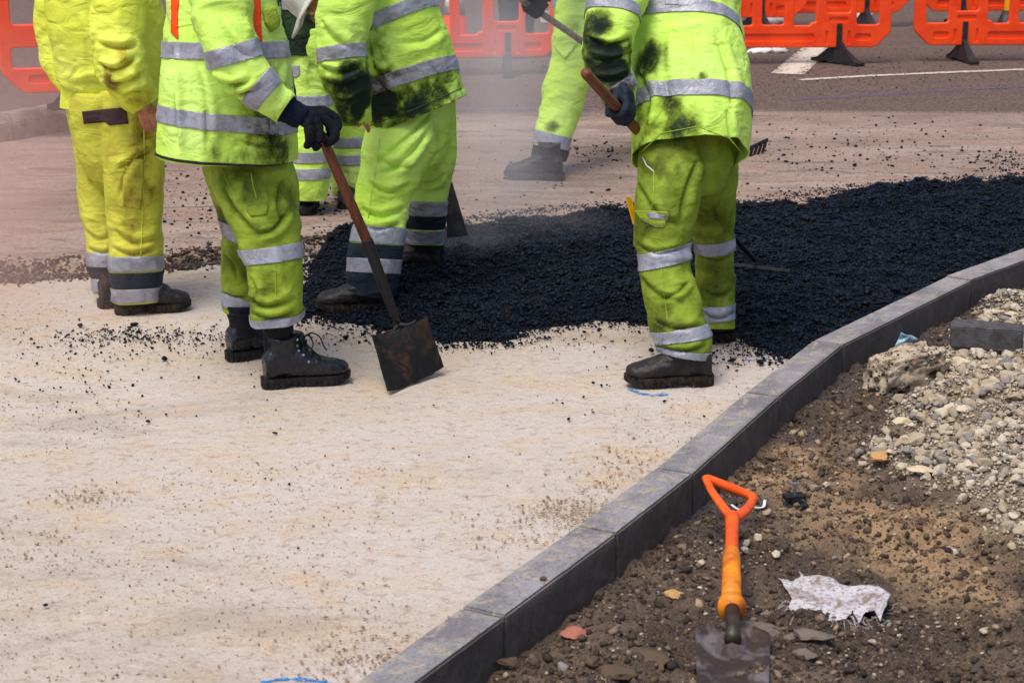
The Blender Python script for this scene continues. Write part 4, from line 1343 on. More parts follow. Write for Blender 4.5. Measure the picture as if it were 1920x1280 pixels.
def boot(parent, heel, toe, mats, z=0.0, L=0.32, shaft=None, laces=False, name="boot", top=0.19, lean=(0, 0)):
    """ankle boot: one leather upper, a lugged sole with a heel step, laces where they show"""
    h = G(*heel, z); t = G(*toe, z)
    d = (t - h); d.z = 0; d.normalize(); n = Vector((-d.y, d.x, 0))
    up = Vector((0, 0, 1)); b0 = Vector((h.x, h.y, z))
    sc = L / 0.32
    at = lambda x, y, zz: b0 + d * (x * sc) + n * (y * sc) + up * zz * sc
    bm = bmesh.new()
    sec = [(0.012, 0.036, 0.070, 0.030), (0.03, 0.039, 0.085, 0.044), (0.08, 0.037, 0.088, 0.050), (0.13, 0.042, 0.082, 0.050), (0.18, 0.049, 0.066, 0.041), (0.23, 0.052, 0.054, 0.031), (0.275, 0.048, 0.049, 0.025), (0.30, 0.036, 0.045, 0.021), (0.314, 0.018, 0.041, 0.014)]
    pts = [at(x, 0, zc) for x, w, zc, hh in sec]
    rings = []
    for (x, w, zc, hh) in sec:
        rings.append([bm.verts.new(at(x, math.copysign(abs(math.cos(a)) ** (1.0 if math.sin(a) > 0 else 0.55), math.cos(a)) * w * 1.05, zc * 1.1 + (math.sin(a) * hh * 1.12 if math.sin(a) > 0 else math.sin(a) * max(zc * 1.1 - 0.024, 0.004)))) for a in [2 * math.pi * k / 24 for k in range(24)]])
    for i in range(len(rings) - 1):
        for k in range(24): bm.faces.new((rings[i][k], rings[i][(k + 1) % 24], rings[i + 1][(k + 1) % 24], rings[i + 1][k]))
    bm.faces.new(rings[0]); bm.faces.new(rings[-1])
    lx, ly = lean
    shaft_sec = [(0.072, 0.055, 0.043, 0.058), (0.076, 0.10, 0.043, 0.062), (0.082, 0.135, 0.043, 0.058), (0.082, 0.165, 0.045, 0.058), (0.080, top, 0.048, 0.060)]
    rr = []
    for x, zc, w, dd in shaft_sec:
        kx = lx * max(0, zc - 0.08)
        rr.append([bm.verts.new(at(x + kx + math.cos(a) * dd, math.sin(a) * w, zc + (0.008 * math.cos(a * 2) if zc == top else 0))) for a in [2 * math.pi * k / 24 for k in range(24)]])
    for i in range(len(rr) - 1):
        for k in range(24): bm.faces.new((rr[i][k], rr[i][(k + 1) % 24], rr[i + 1][(k + 1) % 24], rr[i + 1][k]))
    bm.faces.new(rr[0][::-1]); bm.faces.new(rr[-1])
    bmesh.ops.recalc_face_normals(bm, faces=bm.faces)
    v, f = remesh(bm, 0.0042, 3)
    nn = vnormals(v, f)
    rel = v - np.array(b0); xx = rel @ np.array(d) / sc; zz = rel[:, 2] / sc
    cre = sstep(0.06, 0.0, np.abs(zz - 0.12)) * sstep(0.2, 0.1, xx) + sstep(0.04, 0.0, np.abs(xx - 0.185)) * 0.7
    disp = 0.0028 * fbm(v * 26, 3, 3) + 0.004 * cre * (1 - 2 * np.abs(noise3(np.stack([xx * 12, rel @ np.array(n) * 9, zz * 55], -1), 9)))
    disp += 0.0030 * sstep(0.006, 0.0, np.abs(zz - (top - 0.012)))          # padded collar
    disp -= 0.0020 * sstep(0.003, 0.0, np.abs(xx - 0.235 + zz * 0.3))        # toe cap seam
    v = v + nn * disp[:, None]
    o = make(name, v, f, mats[0], parent, smooth=True)
    # sole
    bm = bmesh.new()
    def outl(x):
        return float(np.interp(x, [0, 0.012, 0.04, 0.10, 0.15, 0.20, 0.25, 0.285, 0.308, 0.32], [0.018, 0.034, 0.043, 0.041, 0.044, 0.053, 0.056, 0.050, 0.036, 0.012]))
    xs = np.linspace(0, 0.32, 46); top_z = lambda x: 0.036 + 0.006 * sstep(0.27, 0.32, np.array([x]))[0]
    def bot_z(x):
        if 0.088 < x < 0.135: return 0.014
        if x < 0.088: return 0.0
        return 0.005 + 0.014 * float(sstep(0.26, 0.32, np.array([x]))[0])
    R1 = []
    for i, x in enumerate(xs):
        w = outl(x); lug = 0.0025 if (i % 3 == 0) else 0
        R1.append([bm.verts.new(at(x, -w * 0.93, top_z(x))), bm.verts.new(at(x, -w + lug, 0.022)), bm.verts.new(at(x, -w + lug, bot_z(x) + lug)), bm.verts.new(at(x, w - lug, bot_z(x) + lug)), bm.verts.new(at(x, w - lug, 0.022)), bm.verts.new(at(x, w * 0.93, top_z(x)))])
    for i in range(len(R1) - 1):
        for k in range(6): bm.faces.new((R1[i][k], R1[i][(k + 1) % 6], R1[i + 1][(k + 1) % 6], R1[i + 1][k]))
    bm.faces.new(R1[0][::-1]); bm.faces.new(R1[-1])
    so = make_bm("sole", bm, mats[1], o)
    if laces:
        bm = bmesh.new()
        tree = BVHTree.FromPolygons([tuple(x) for x in v], [tuple(int(i) for i in q) for q in f])
        def on(x, y, zz):
            q = at(x, y, zz); h_ = tree.find_nearest(q); return h_[0] + h_[1] * 0.003
        rows = [(0.175, 0.095), (0.155, 0.112), (0.142, 0.132), (0.138, 0.155), (0.137, 0.178)]
        for i in range(len(rows)):
            x, zz = rows[i]
            tube_bm(bm, [on(x - 0.012, -0.026, zz - 0.004), on(x + 0.004, -0.012, zz + 0.004), on(x + 0.006, 0.0, zz + 0.006), on(x + 0.004, 0.012, zz + 0.004), on(x - 0.012, 0.026, zz - 0.004)], 0.0026, 6)
            if i: tube_bm(bm, [on(rows[i - 1][0] + 0.004, -0.014, rows[i - 1][1] + 0.004), on(x + 0.004, 0.014, zz + 0.003)], 0.0024, 6)
        K = on(0.150, -0.005, 0.165) + d * 0.004
        for pts in ([(0, 0, 0), (0.03, -0.02, 0.025), (0.060, -0.03, 0.012), (0.075, -0.035, -0.025), (0.085, -0.04, -0.04)], [(0, 0, 0), (0.02, -0.025, 0.018), (0.035, -0.035, -0.01), (0.025, -0.035, -0.03), (0.004, -0.012, -0.012)],
                    [(0, 0, 0), (0.025, -0.03, -0.03), (0.05, -0.035, -0.055), (0.062, -0.034, -0.075)]):
            tube_bm(bm, smooth_path([K + d * q[0] + n * q[1] + up * q[2] for q in pts], 5), 0.0027, 6)
        make_bm("laces", bm, M['lace'], o, smooth=True)
        for x, zz in rows:
            for sgn in (-1, 1):
                bm = bmesh.new(); q = on(x - 0.012, sgn * 0.027, zz - 0.004); nn_ = tree.find_nearest(q)[1]
                tube_bm(bm, [q - nn_ * 0.002, q + nn_ * 0.0015], [0.0055, 0.0045], 10); make_bm("eyelet", bm, M['steel'], o)
    return o
def body_from(parent, pieces, head=None, hands=(), voxel=0.006, mat=None, shrink=0.72, extra=()):
    """the person's own continuous body inside the clothes"""
    bm = bmesh.new()
    for n_, p in enumerate(pieces):
        keep = (p.t >= (1.8 if n_ == 0 else 0.0)) & (p.t <= p.t[-1] - (2.2 if n_ and p.c[-1][2] < 0.35 else 0.0))
        q = object.__new__(Piece); q.c, q.u, q.v, q.k = p.c[keep], p.u[keep], p.v[keep], p.k[keep]
        q.r = np.minimum(p.r[keep] * (0.62 if n_ == 0 else 0.52), 0.2 if n_ == 0 else 0.05)
        if n_: q.r = q.r * np.interp(np.linspace(0, 1, len(q.r)), [0, .6, .8, 1], [1, 1, .75, .6])
        q.loft(bm, seg=24)
    if head:
        c, face, up, neck = head
        head_into(bm, c, face, up)
        surf_bm(bm, [Vector(neck), Vector(c) - Vector(up) * 0.05], [0.062, 0.056])
        surf_bm(bm, [Vector(neck), Vector(pieces[0].c[-8])], [0.07, 0.09])
        for p in pieces[1:]: surf_bm(bm, [Vector(p.c[0]), Vector(p.c[0]).lerp(Vector(pieces[0].c[np.linalg.norm(pieces[0].c - p.c[0], axis=1).argmin() if np.linalg.norm(pieces[0].c - p.c[0], axis=1).argmin() > 14 else 14]), .9)], [0.05, 0.05])
    for hb in hands:
        me = bpy.data.meshes.new("h"); hb.to_mesh(me); hb.free(); bm.from_mesh(me); bpy.data.meshes.remove(me)
    for pts, rad in extra: surf_bm(bm, [Vector(q) for q in pts], rad)
    v, f = remesh(bm, voxel, 2)
    o = make("body", v, f, mat or M['skin'], parent, smooth=True)
    return o
def person(px, py, z, label):
    p = G(px, py, z)
    return empty("person", (p.x, p.y, z), label, "person", "road workers")
def chain_after(rings, n=12): return rings

# ------------------------------------------------------------------ barriers
def barrier_panel(variant=0):
    outer = fillet([(0.13, 0.14), (1.87, 0.14), (2.0, 0.27), (2.0, 0.98), (1.94, 1.04), (0.06, 1.04), (0.0, 0.98), (0.0, 0.27)], 0.035)
    holes = []
    notch = lambda x0, x1, fl: fillet([(x0, 0.35), (x0 + 0.035, 0.35), (x0 + 0.05, 0.325), (x1, 0.325), (x1, 0.80), (x0, 0.80)] if fl else
                                      [(x0, 0.325), (x1 - 0.05, 0.325), (x1 - 0.035, 0.35), (x1, 0.35), (x1, 0.80), (x0, 0.80)], [0.012, 0.012, 0.012, 0.025, 0.03, 0.03])
    for x0, x1, kind in ((0.10, 0.295, 0), (0.63, 0.82, 1), (0.90, 1.09, 0), (1.17, 1.36, 2), (1.705, 1.90, 0)):
        if variant and x0 in (0.10, 1.705): holes += [rect(x0 - .03, 0.30, x1 - .02, 0.43, .025), rect(x0 - .02, 0.575, x1 - .05, 0.86, .025)]
        else: holes.append(rect(x0, 0.33, x1, 0.80) if kind == 0 else notch(x0, x1, kind == 1))
    for x0 in (0.345, 1.445):
        holes.append(rect(x0, 0.43, x0 + 0.21, 0.80))
    bm = curve_panel("panel", [outer] + [h[::-1] for h in holes], 0.05, 0.009)
    for x0, z0, x1, z1 in ((0.63, 0.185, 1.36, 0.265), (0.36, 0.345, 0.54, 0.405), (1.46, 0.345, 1.64, 0.405), (0.16, 0.19, 0.31, 0.265), (1.69, 0.19, 1.84, 0.265), (0.335, 0.16, 0.375, 0.29), (0.525, 0.16, 0.565, 0.29), (1.435, 0.16, 1.475, 0.29), (1.625, 0.16, 1.665, 0.29)):
        c = prism_bm(rect(x0, z0, x1, z1, 0.028), -0.05, -0.012)
        for v in c.verts:
            if v.co.y > -0.02:
                v.co.x = (v.co.x - (x0 + x1) / 2) * (1 - 0.02 / (x1 - x0)) + (x0 + x1) / 2
                v.co.z = (v.co.z - (z0 + z1) / 2) * (1 - 0.02 / (z1 - z0)) + (z0 + z1) / 2
        bm = boolean(bm, c)
    return bm
_pans = []
for _v in (0, 1):
    _pan = bpy.data.meshes.new("panel")
    _bm = barrier_panel(_v); bmesh.ops.recalc_face_normals(_bm, faces=_bm.faces); _bm.to_mesh(_pan); _bm.free()
    _pan.materials.append(M['barrier_orange']); _pans.append(_pan)
def barrier_foot():
    """rubber foot: hooked strap up the panel and a ribbed wedge; local x = sideways, y = along the foot"""
    bm = bmesh.new()
    # wedge
    side = [(-0.27, 0.0), (-0.27, 0.03), (-0.20, 0.045), (-0.06, 0.15), (-0.03, 0.20), (0.03, 0.20), (0.06, 0.15), (0.20, 0.045), (0.27, 0.03), (0.27, 0.0), (0.17, 0.0), (0.13, 0.022), (-0.13, 0.022), (-0.17, 0.0)]
    for x0, x1 in ((-0.022, 0.022),):
        a = [bm.verts.new((x0 - (0.018 if z < 0.05 else 0), y, z)) for y, z in side]; b = [bm.verts.new((x1 + (0.018 if z < 0.05 else 0), y, z)) for y, z in side]
        bm.faces.new(a); bm.faces.new(b[::-1])
        for i in range(len(side)): bm.faces.new((a[i], a[(i + 1) % len(side)], b[(i + 1) % len(side)], b[i]))
    for sx in (-1, 1):
        for y in (-0.15, -0.12, -0.09, -0.06, -0.03, 0.03, 0.06, 0.09, 0.12, 0.15):
            h = 0.17 - abs(y) * 0.85
            box_bm(bm, (sx * 0.026, y, 0.03 + h / 2), (0.010, 0.010, h * 0.8))
    bmesh.ops.bevel(bm, geom=list(bm.edges), offset=0.003, segments=1, affect='EDGES')
    return bm
_foot = bpy.data.meshes.new("foot")
_bm = barrier_foot(); bmesh.ops.recalc_face_normals(_bm, faces=_bm.faces); _bm.to_mesh(_foot); _bm.free()
_foot.materials.append(M['black_plastic'])
_strap = bpy.data.meshes.new("strap")
_bm = bmesh.new(); box_bm(_bm, (0, -0.031, 0.235), (0.046, 0.014, 0.21)); box_bm(_bm, (0, -0.012, 0.138), (0.046, 0.05, 0.02)); bmesh.ops.bevel(_bm, geom=list(_bm.edges), offset=0.005, segments=2, affect='EDGES')
_bm.to_mesh(_strap); _bm.free(); _strap.materials.append(M['black_plastic'])
def barrier(left_px, right_px, y_px, z0, label, feet=(0.44, 1.56), foot_yaw=(0.5, 0.1), variant=0):
    """stand one 2 m barrier with its left bottom corner seen at left_px and its direction towards right_px"""
    a = G(left_px, y_px[0], z0 + 0.14); b = G(right_px, y_px[1], z0 + 0.14)
    d = (b - a); d.z = 0; yaw = math.atan2(d.y, d.x)
    t = empty("road_barrier", (a.x, a.y, z0), label, "barrier", "orange barriers closing off the road")
    t.rotation_euler = (0, 0, yaw)
    o = bpy.data.objects.new("panel", _pans[variant]); COL.objects.link(o); o.parent = t
    for fx, fy in zip(feet, foot_yaw):
        f = bpy.data.objects.new("foot", _foot); COL.objects.link(f); f.parent = t; f.location = (fx, 0, 0); f.rotation_euler = (0, 0, fy)
        s = bpy.data.objects.new("strap", _strap); COL.objects.link(s); s.parent = f; s.rotation_euler = (0, 0, -fy)
    return t
barrier(1228, 1680, (90, 88.5), 0.05, "orange barrier right behind the worker with the rake, one black foot on the white line", foot_yaw=(0.5, 0.62))
barrier(1711, 2165, (85, 83), 0.05, "orange barrier cut by the right edge of the picture", foot_yaw=(0.12, 0.3))
barrier(590, 1047, (113, 106), 0.05, "orange barrier standing in the steam between the bent workers", foot_yaw=(0.2, -0.1))
barrier(5, 520, (176, 158), 0.21, "orange barrier on the footway, cut by the left edge of the picture", variant=1)
barrier(1130, 1515, (33, 33), 0.05, "farther orange barrier showing through openings just right of the rake worker", foot_yaw=(0.4, 0.3))
barrier(1335, 1712, (26, 24), 0.05, "farther orange barrier seen at the gap between the two right barriers", foot_yaw=(0.2, 0.1))
barrier(1725, 2100, (22, 18), 0.05, "farther orange barrier behind the one cut by the right edge", foot_yaw=(0.2, 0.1))


def traffic_cone(px, py, label, h=0.75):
    p = G(px, py, 0.05)
    t = empty("traffic_cone", (p.x, p.y, 0.05), label, "traffic cone")
    bm = bmesh.new(); box_bm(bm, (p.x, p.y, 0.07), (0.36, 0.36, 0.035)); bmesh.ops.bevel(bm, geom=list(bm.edges), offset=0.012, segments=2, affect='EDGES')
    make_bm("base", bm, M['black_plastic'], t)
    bm = bmesh.new(); tube_bm(bm, [(p.x, p.y, 0.085), (p.x, p.y, 0.12), (p.x, p.y, 0.05 + h)], [0.145, 0.13, 0.03], 24)
    make_bm("cone_body", bm, M['barrier_orange'], t, smooth=True)
    r = lambda z: 0.13 + (0.03 - 0.13) * (z - 0.12) / (h - 0.07)
    bm = bmesh.new(); tube_bm(bm, [(p.x, p.y, 0.33), (p.x, p.y, 0.56)], [r(0.33) + 0.004, r(0.56) + 0.004], 24)
    make_bm("white_sleeve", bm, M['white_plastic'], t, smooth=True)
traffic_cone(853, 84, "orange traffic cone with a white sleeve behind the barrier in the steam")

# yellow post and white sack glimpsed behind the barriers
def yellow_post():
    p = G(1886, 52, 0.05)
    t = empty("marker_post", (p.x, p.y, 0.05), "thin yellow post with a black foot behind the barrier at the right edge", "post")
    bm = bmesh.new(); box_bm(bm, (p.x, p.y, 0.62), (0.055, 0.03, 0.85)); bmesh.ops.bevel(bm, geom=list(bm.edges), offset=0.006, segments=2, affect='EDGES')
    make_bm("post", bm, M['yellow_plastic'], t)
    bm = bmesh.new(); tube_bm(bm, [(p.x, p.y, 0.05), (p.x, p.y, 0.08), (p.x, p.y, 0.22)], [0.11, 0.10, 0.04], 16)
    make_bm("foot", bm, M['black_plastic'], t, smooth=True)
yellow_post()
def sack(px, py, w, d, h, label):
    p = G(px, py, 0.05)
    v, f = ICO[4]
    v = v.copy(); v = np.sign(v) * np.abs(v) ** 0.75
    v = v * np.array([w / 2, d / 2, h]); v[:, 2] = np.maximum(v[:, 2], 0) * (1 + 0.25 * noise3(v * 9, 5))
    v = v + 0.02 * fbm(v * 16, 77, 3)[:, None] * np.array([1, 1, 0.6])
    tag(make("sandbag", v + np.array([p.x, p.y, 0.05]), f, M['white_plastic'], smooth=True, loc=(p.x, p.y, 0.05)), label, "sandbag")
sack(1452, 47, 0.26, 0.2, 0.10, "crumpled white sandbag behind the barrier next to the rake worker")
sack(1438, 98, 0.36, 0.16, 0.035, "flattened pale plastic bag under the barrier next to the rake worker")

# ------------------------------------------------------------------ things lying on the verge
def lump():
    p = G(1698, 735, 0.0); z = vz(p.x, p.y); p = G(1698, 735, z)
    v, f = ICO[5]; v = v.copy()
    w = np.sign(v) * np.abs(v) ** 0.62; w /= np.abs(w).max(1)[:, None] ** 0.55
    w = w * (1 + 0.20 * noise3(w * 1.6 + 4, 91) + 0.12 * noise3(w * 4 + 2, 92))[:, None]
    n_ = w / np.linalg.norm(w, axis=1)[:, None]
    pits = -np.maximum(0, noise3(w * 9, 93) - 0.15) * 0.20 + 0.06 * fbm(w * 16, 94, 3)
    w = w + n_ * pits[:, None]
    w = w * np.array([0.130, 0.095, 0.082])
    w[:, 0] += 0.25 * w[:, 2]; w[:, 2] += 0.16 * w[:, 0] - 0.10 * w[:, 1]
    a = 0.35; w = np.stack([w[:, 0] * math.cos(a) - w[:, 1] * math.sin(a), w[:, 0] * math.sin(a) + w[:, 1] * math.cos(a), w[:, 2]], -1)
    c = Vector((p.x, p.y + 0.05, z + 0.058))
    o = make("concrete_lump", w + np.array(c), f, M['chunk'], attrs={"tint": np.full(len(w), 0.3)}, loc=tuple(c))
    return tag(o, "big lump of broken concrete studded with dark stones, beside the kerb", "concrete lump")
chunk = lump()
def stud(o):
    """dark stones set in the concrete lump: a part of it"""
    me = o.data; pts, sz = [], []
    idx = RNG.choice(len(me.polygons), 320, replace=False)
    for i in idx:
        c = me.polygons[i].center
        pts.append(tuple(c + o.location)); sz.append(RNG.uniform(0.003, 0.008) * (1.5 if c.z < -0.01 else 0.9))
    pts = np.array(pts); sz = np.array(sz)
    s = scatter("aggregate", pts, sz, M['asphalt'], None, "stuff", sink=0.5, seed=31, parent=o)
stud(chunk)
rocks = [
    (1080, 1187, 0.048, 'red_stone', "dull red stone in the dark earth by the kerb foot", "stone", 1.0),
    (1262, 1113, 0.040, 'yellow_stone', "round yellow stone on the earth left of the spade grip", "stone", 1.0),
    (1520, 1188, 0.048, 'grey_stone', "flat grey stone below the white rag", "stone", 1.4),
    (1512, 1226, 0.036, 'grey_stone', "small angular grey stone nearest the spade blade", "stone", 1.1),
    (1420, 1178, 0.062, 'grey_stone', "long brown wedge of stone right of the spade neck", "stone", 1.7),
    (1482, 1196, 0.030, 'grey_stone', "dark grey stone touching the flat grey stone", "stone", 1.0),
    (1648, 852, 0.050, 'yellow_stone', "brown stone at the lower left foot of the gravel heap", "stone", 1.0),
    (1760, 690, 0.030, 'clods', "brown clod against the right end of the concrete lump", "clod", 1.0),
    (1730, 880, 0.040, 'tan_stone', "long pale stone low on the gravel heap", "stone", 1.5),
    (1690, 790, 0.038, 'tan_stone', "pale block of limestone below the concrete lump", "stone", 1.0),
    (1655, 825, 0.036, 'tan_stone', "pale stone at the left foot of the gravel heap", "stone", 1.1),
    (1700, 825, 0.036, 'tan_stone', "knobbly pale stone in the gravel, right of the one at the left foot", "stone", 1.1),
    (1850, 655, 0.034, 'tan_stone', "pale pebble just under the loose dark brick", "stone", 1.1),
    (1872, 585, 0.030, 'tan_stone', "pale stone above the loose dark brick", "stone", 1.1),
    (1900, 588, 0.034, 'tan_stone', "pale stone at the right edge above the brick", "stone", 1.3),
    (1808, 678, 0.040, 'tan_stone', "long tan stone half way between brick and concrete lump", "stone", 1.5),
    (1110, 1240, 0.030, 'clods', "brown clod of earth below the red stone", "clod", 1.1),
    (1215, 1235, 0.055, 'clods', "big dark clod of earth left of the spade blade", "clod", 1.3),
    (1160, 1262, 0.045, 'clods', "brown clod of earth at the bottom edge", "clod", 1.2),
    (950, 1240, 0.030, 'clods', "clod of earth against the nearest kerb stone", "clod", 1.1),
]
for i, (px, py, s, m, lab, cat, asp) in enumerate(rocks):
    rock("stone" if cat == "stone" else "earth_clod", px, py, s, M[m], lab, cat, 200 + i, group="loose stones on the verge" if cat == "stone" else "clods of earth", yaw=(-0.5 if asp > 1.3 else 0.7 * i), aspect=asp, squash=0.7 if asp < 1.3 else 0.5)
rock("earth_crumb", 1017, 1083, 0.014, M['clods'], "brown crumb of earth on top of a kerb stone", "clod", 260, on=KZ, lift=0.8, sub=3)
for i, (px, py, s, lab) in enumerate([(1085, 606, .020, "lump of asphalt at the front edge of the mat, left of the rake worker"), (1373, 674, .021, "lump of asphalt on the sand behind the rake worker's boot"),
        (1427, 679, .021, "lump of asphalt nearest the kerb"), (1222, 657, .017, "lump of asphalt right above the rake worker's toe cap"), (1095, 622, .012, "small lump of asphalt just under the front edge of the mat"),
        (1128, 722, .010, "small lump of asphalt left of the rake worker's boot"), (516, 811, .012, "oval black lump on the sand below the laced boot"),
        (250, 607, .020, "lump of asphalt in front of the yellow worker's boots"), (150, 610, .018, "lump of asphalt left of the yellow worker's boots"),
        (308, 672, .017, "lump of asphalt left of the laced boot"), (648, 632, .018, "bluish lump of asphalt between laced boot and shovel"),
        (1602, 309, .022, "single black lump far out on the planed road"), (86, 1134, .010, "black pebble near the left edge of the sand"), (278, 790, .011, "black pebble half way down the sand at the left"), (1066, 785, .012, "black pebble on the sand right of the shovel blade")]):
    rock("asphalt_lump", px, py, s, M['asphalt'], lab, "asphalt lump", 300 + i, group="loose lumps of asphalt", sub=3, on=0.0 if py > 400 else 0.05, lift=0.6, yaw=i)

def brick():
    a = G(1840, 640, 0.02)
    zz = vz(a.x, a.y) + 0.035
    # upper face corners seen in the picture
    c = [G(1775, 589, zz + 0.085), G(1888, 601, zz + 0.085), G(1919, 622, zz + 0.085), G(1782, 612, zz + 0.085)]
    ux = (c[2] - c[3]); L = 0.27; ux.normalize()
    uy = Vector((-ux.y, ux.x, 0))
    o = c[3]
    bm = bmesh.new()
    vs = [bm.verts.new(o + ux * a_ + uy * b_ - Vector((0, 0, h))) for h in (0.085, 0.0) for a_, b_ in ((0, 0), (L, 0), (L, 0.125), (0, 0.125))]
    for q in ((3, 2, 1, 0), (4, 5, 6, 7), (0, 1, 5, 4), (1, 2, 6, 5), (2, 3, 7, 6), (3, 0, 4, 7)): bm.faces.new([vs[k] for k in q])
    bmesh.ops.bevel(bm, geom=list(bm.edges), offset=0.006, segments=2, affect='EDGES')
    bmesh.ops.subdivide_edges(bm, edges=list(bm.edges), cuts=5, use_grid_fill=True)
    for v in bm.verts:
        v.co += Vector((noise3(np.array([v.co]) * 20, 3)[0], noise3(np.array([v.co]) * 20, 4)[0], noise3(np.array([v.co]) * 20, 5)[0])) * 0.0025
    tag(make_bm("kerb_offcut", bm, M['brick'], loc=tuple(o)), "loose dark brick-like kerb offcut lying on the pale gravel", "kerb offcut")
brick()

def sheet(name, poly, mat, label, cat, zf, crumple=0.012, seed=3, res=6):
    """a rag or scrap: traced outline laid on the ground, crumpled, with thickness"""
    pts = [Vector(p) for p in poly]; inner = []
    x0, x1 = min(p[0] for p in poly), max(p[0] for p in poly); y0, y1 = min(p[1] for p in poly), max(p[1] for p in poly)
    yy = y0 + res / 2
    while yy < y1:
        xx = x0 + res / 2
        while xx < x1:
            if pip(np.array([xx]), np.array([yy]), poly)[0]: inner.append(Vector((xx, yy)))
            xx += res
        yy += res
    m = len(pts)
    co = [Vector((p[0], p[1])) for p in poly] + inner
    vs, _, fs, *_r = delaunay_2d_cdt(co, [(i, (i + 1) % m) for i in range(m)], [], 1, 1e-5)
    W = []
    for v in vs:
        p = G(v.x, v.y, 0)
        W.append((p.x, p.y, 0))
    W = np.array(W)
    h = crumple * (np.abs(n2(W[:, 0], W[:, 1], 8, seed, 3)) * 1.6 + 0.25)
    W[:, 2] = zf(W[:, 0], W[:, 1]) + 0.004 + h
    bm = bmesh.new()
    bv = [bm.verts.new(w) for w in W]
    for f in fs:
        try: bm.faces.new([bv[k] for k in f])
        except ValueError: pass
    bmesh.ops.recalc_face_normals(bm, faces=bm.faces)
    thicken(bm, 0.002)
    p = G(sum(q[0] for q in poly) / m, sum(q[1] for q in poly) / m, 0)
    return tag(make_bm(name, bm, mat, smooth=True, loc=tuple(p)), label, cat)
def rag_mat():
    m = Mat("dirty_white_woven_cloth", 0.9, 0.2)
    n1 = m.noise(16, 6, 0.65, dist=0.8); n2_ = m.noise(90, 4)
    c = m.mix(m.ramp(n1, 0.42, 0.66), S(192, 188, 192), S(132, 116, 108))
    c = m.mix(m.math('MULTIPLY', m.ramp(n2_, 0.5, 0.66), 0.7), c, S(92, 76, 66))
    m.color(c); m.bump(n2_, 0.004, 0.8)
    return m.m
M['rag'] = rag_mat()
RAG = [(1468, 1062), (1490, 1057), (1508, 1075), (1560, 1080), (1590, 1094), (1640, 1094), (1670, 1112), (1660, 1136), (1652, 1160), (1640, 1140), (1622, 1142), (1612, 1158), (1598, 1136), (1588, 1152),
       (1560, 1158), (1530, 1150), (1505, 1144), (1478, 1134), (1486, 1112), (1470, 1092), (1458, 1076)]
def frayed(poly, k=4, j=1.3):
    out = []
    for i in range(len(poly)):
        a, b = Vector(poly[i]), Vector(poly[(i + 1) % len(poly)])
        for q in range(k):
            p_ = a.lerp(b, q / k)
            out.append((p_.x + random.uniform(-j, j), p_.y + random.uniform(-j, j) * 0.7))
    return out
rag = sheet("rag", frayed(RAG), M['rag'], "torn dirty white woven rag lying on the brown earth", "rag", lambda x, y: 0 * x + float(np.mean(verge_z(x, y))) + 0.006, 0.011, 3, 4)
def threads():
    bm = bmesh.new()
    for k in range(46):
        i = random.choice([9, 10, 11, 12, 13, 14, 15, 16, 16, 17, 17, 6, 7, 8])
        a = Vector(RAG[i]).lerp(Vector(RAG[(i + 1) % len(RAG)]), random.random())
        c = Vector((1560, 1110)); d = (a - c).normalized()
        L = random.uniform(8, 32)
        pts = []
        for s in range(4):
            q = a + d * (L * s / 3) + Vector((random.uniform(-3, 3), random.uniform(-2, 2)))
            p = G(q.x, q.y, 0); pts.append((p.x, p.y, vz(p.x, p.y) + 0.006 + 0.004 * random.random()))
        tube_bm(bm, pts, 0.0007, 4)
    tag(make_bm("loose_threads", bm, M['rag'], rag), kind="stuff")
threads()
M['blue_film'] = simple("pale_blue_film", S(150, 196, 216), 0.3, 0.5, scale=30, dark=S(196, 220, 228), bump=0.001)
def blue_scrap():
    a = G(1676, 652, 0.0); z = vz(a.x, a.y)
    pts = [(1678, 652, 0.0), (1700, 655, 0.0), (1722, 636, 0.02), (1706, 628, 0.06), (1690, 624, 0.08), (1684, 636, 0.045)]
    W = [P(px, py, a.y + (0.03 if i in (1, 2) else 0.0) + 0.02 * (i % 2)) for i, (px, py, h) in enumerate(pts)]
    bm = bmesh.new(); vs = [bm.verts.new(w) for w in W]
    bm.faces.new(vs)
    bmesh.ops.triangulate(bm, faces=bm.faces)
    bmesh.ops.subdivide_edges(bm, edges=list(bm.edges), cuts=4, use_grid_fill=True)
    for v in bm.verts: v.co += Vector((0, 1, 0.3)) * (0.010 * noise3(np.array([v.co]) * 30, 8)[0])
    thicken(bm, 0.0015)
    tag(make_bm("plastic_scrap", bm, M['blue_film'], smooth=True, loc=tuple(a)), "pale blue scrap of plastic film sticking up behind the concrete lump", "plastic scrap")
blue_scrap()

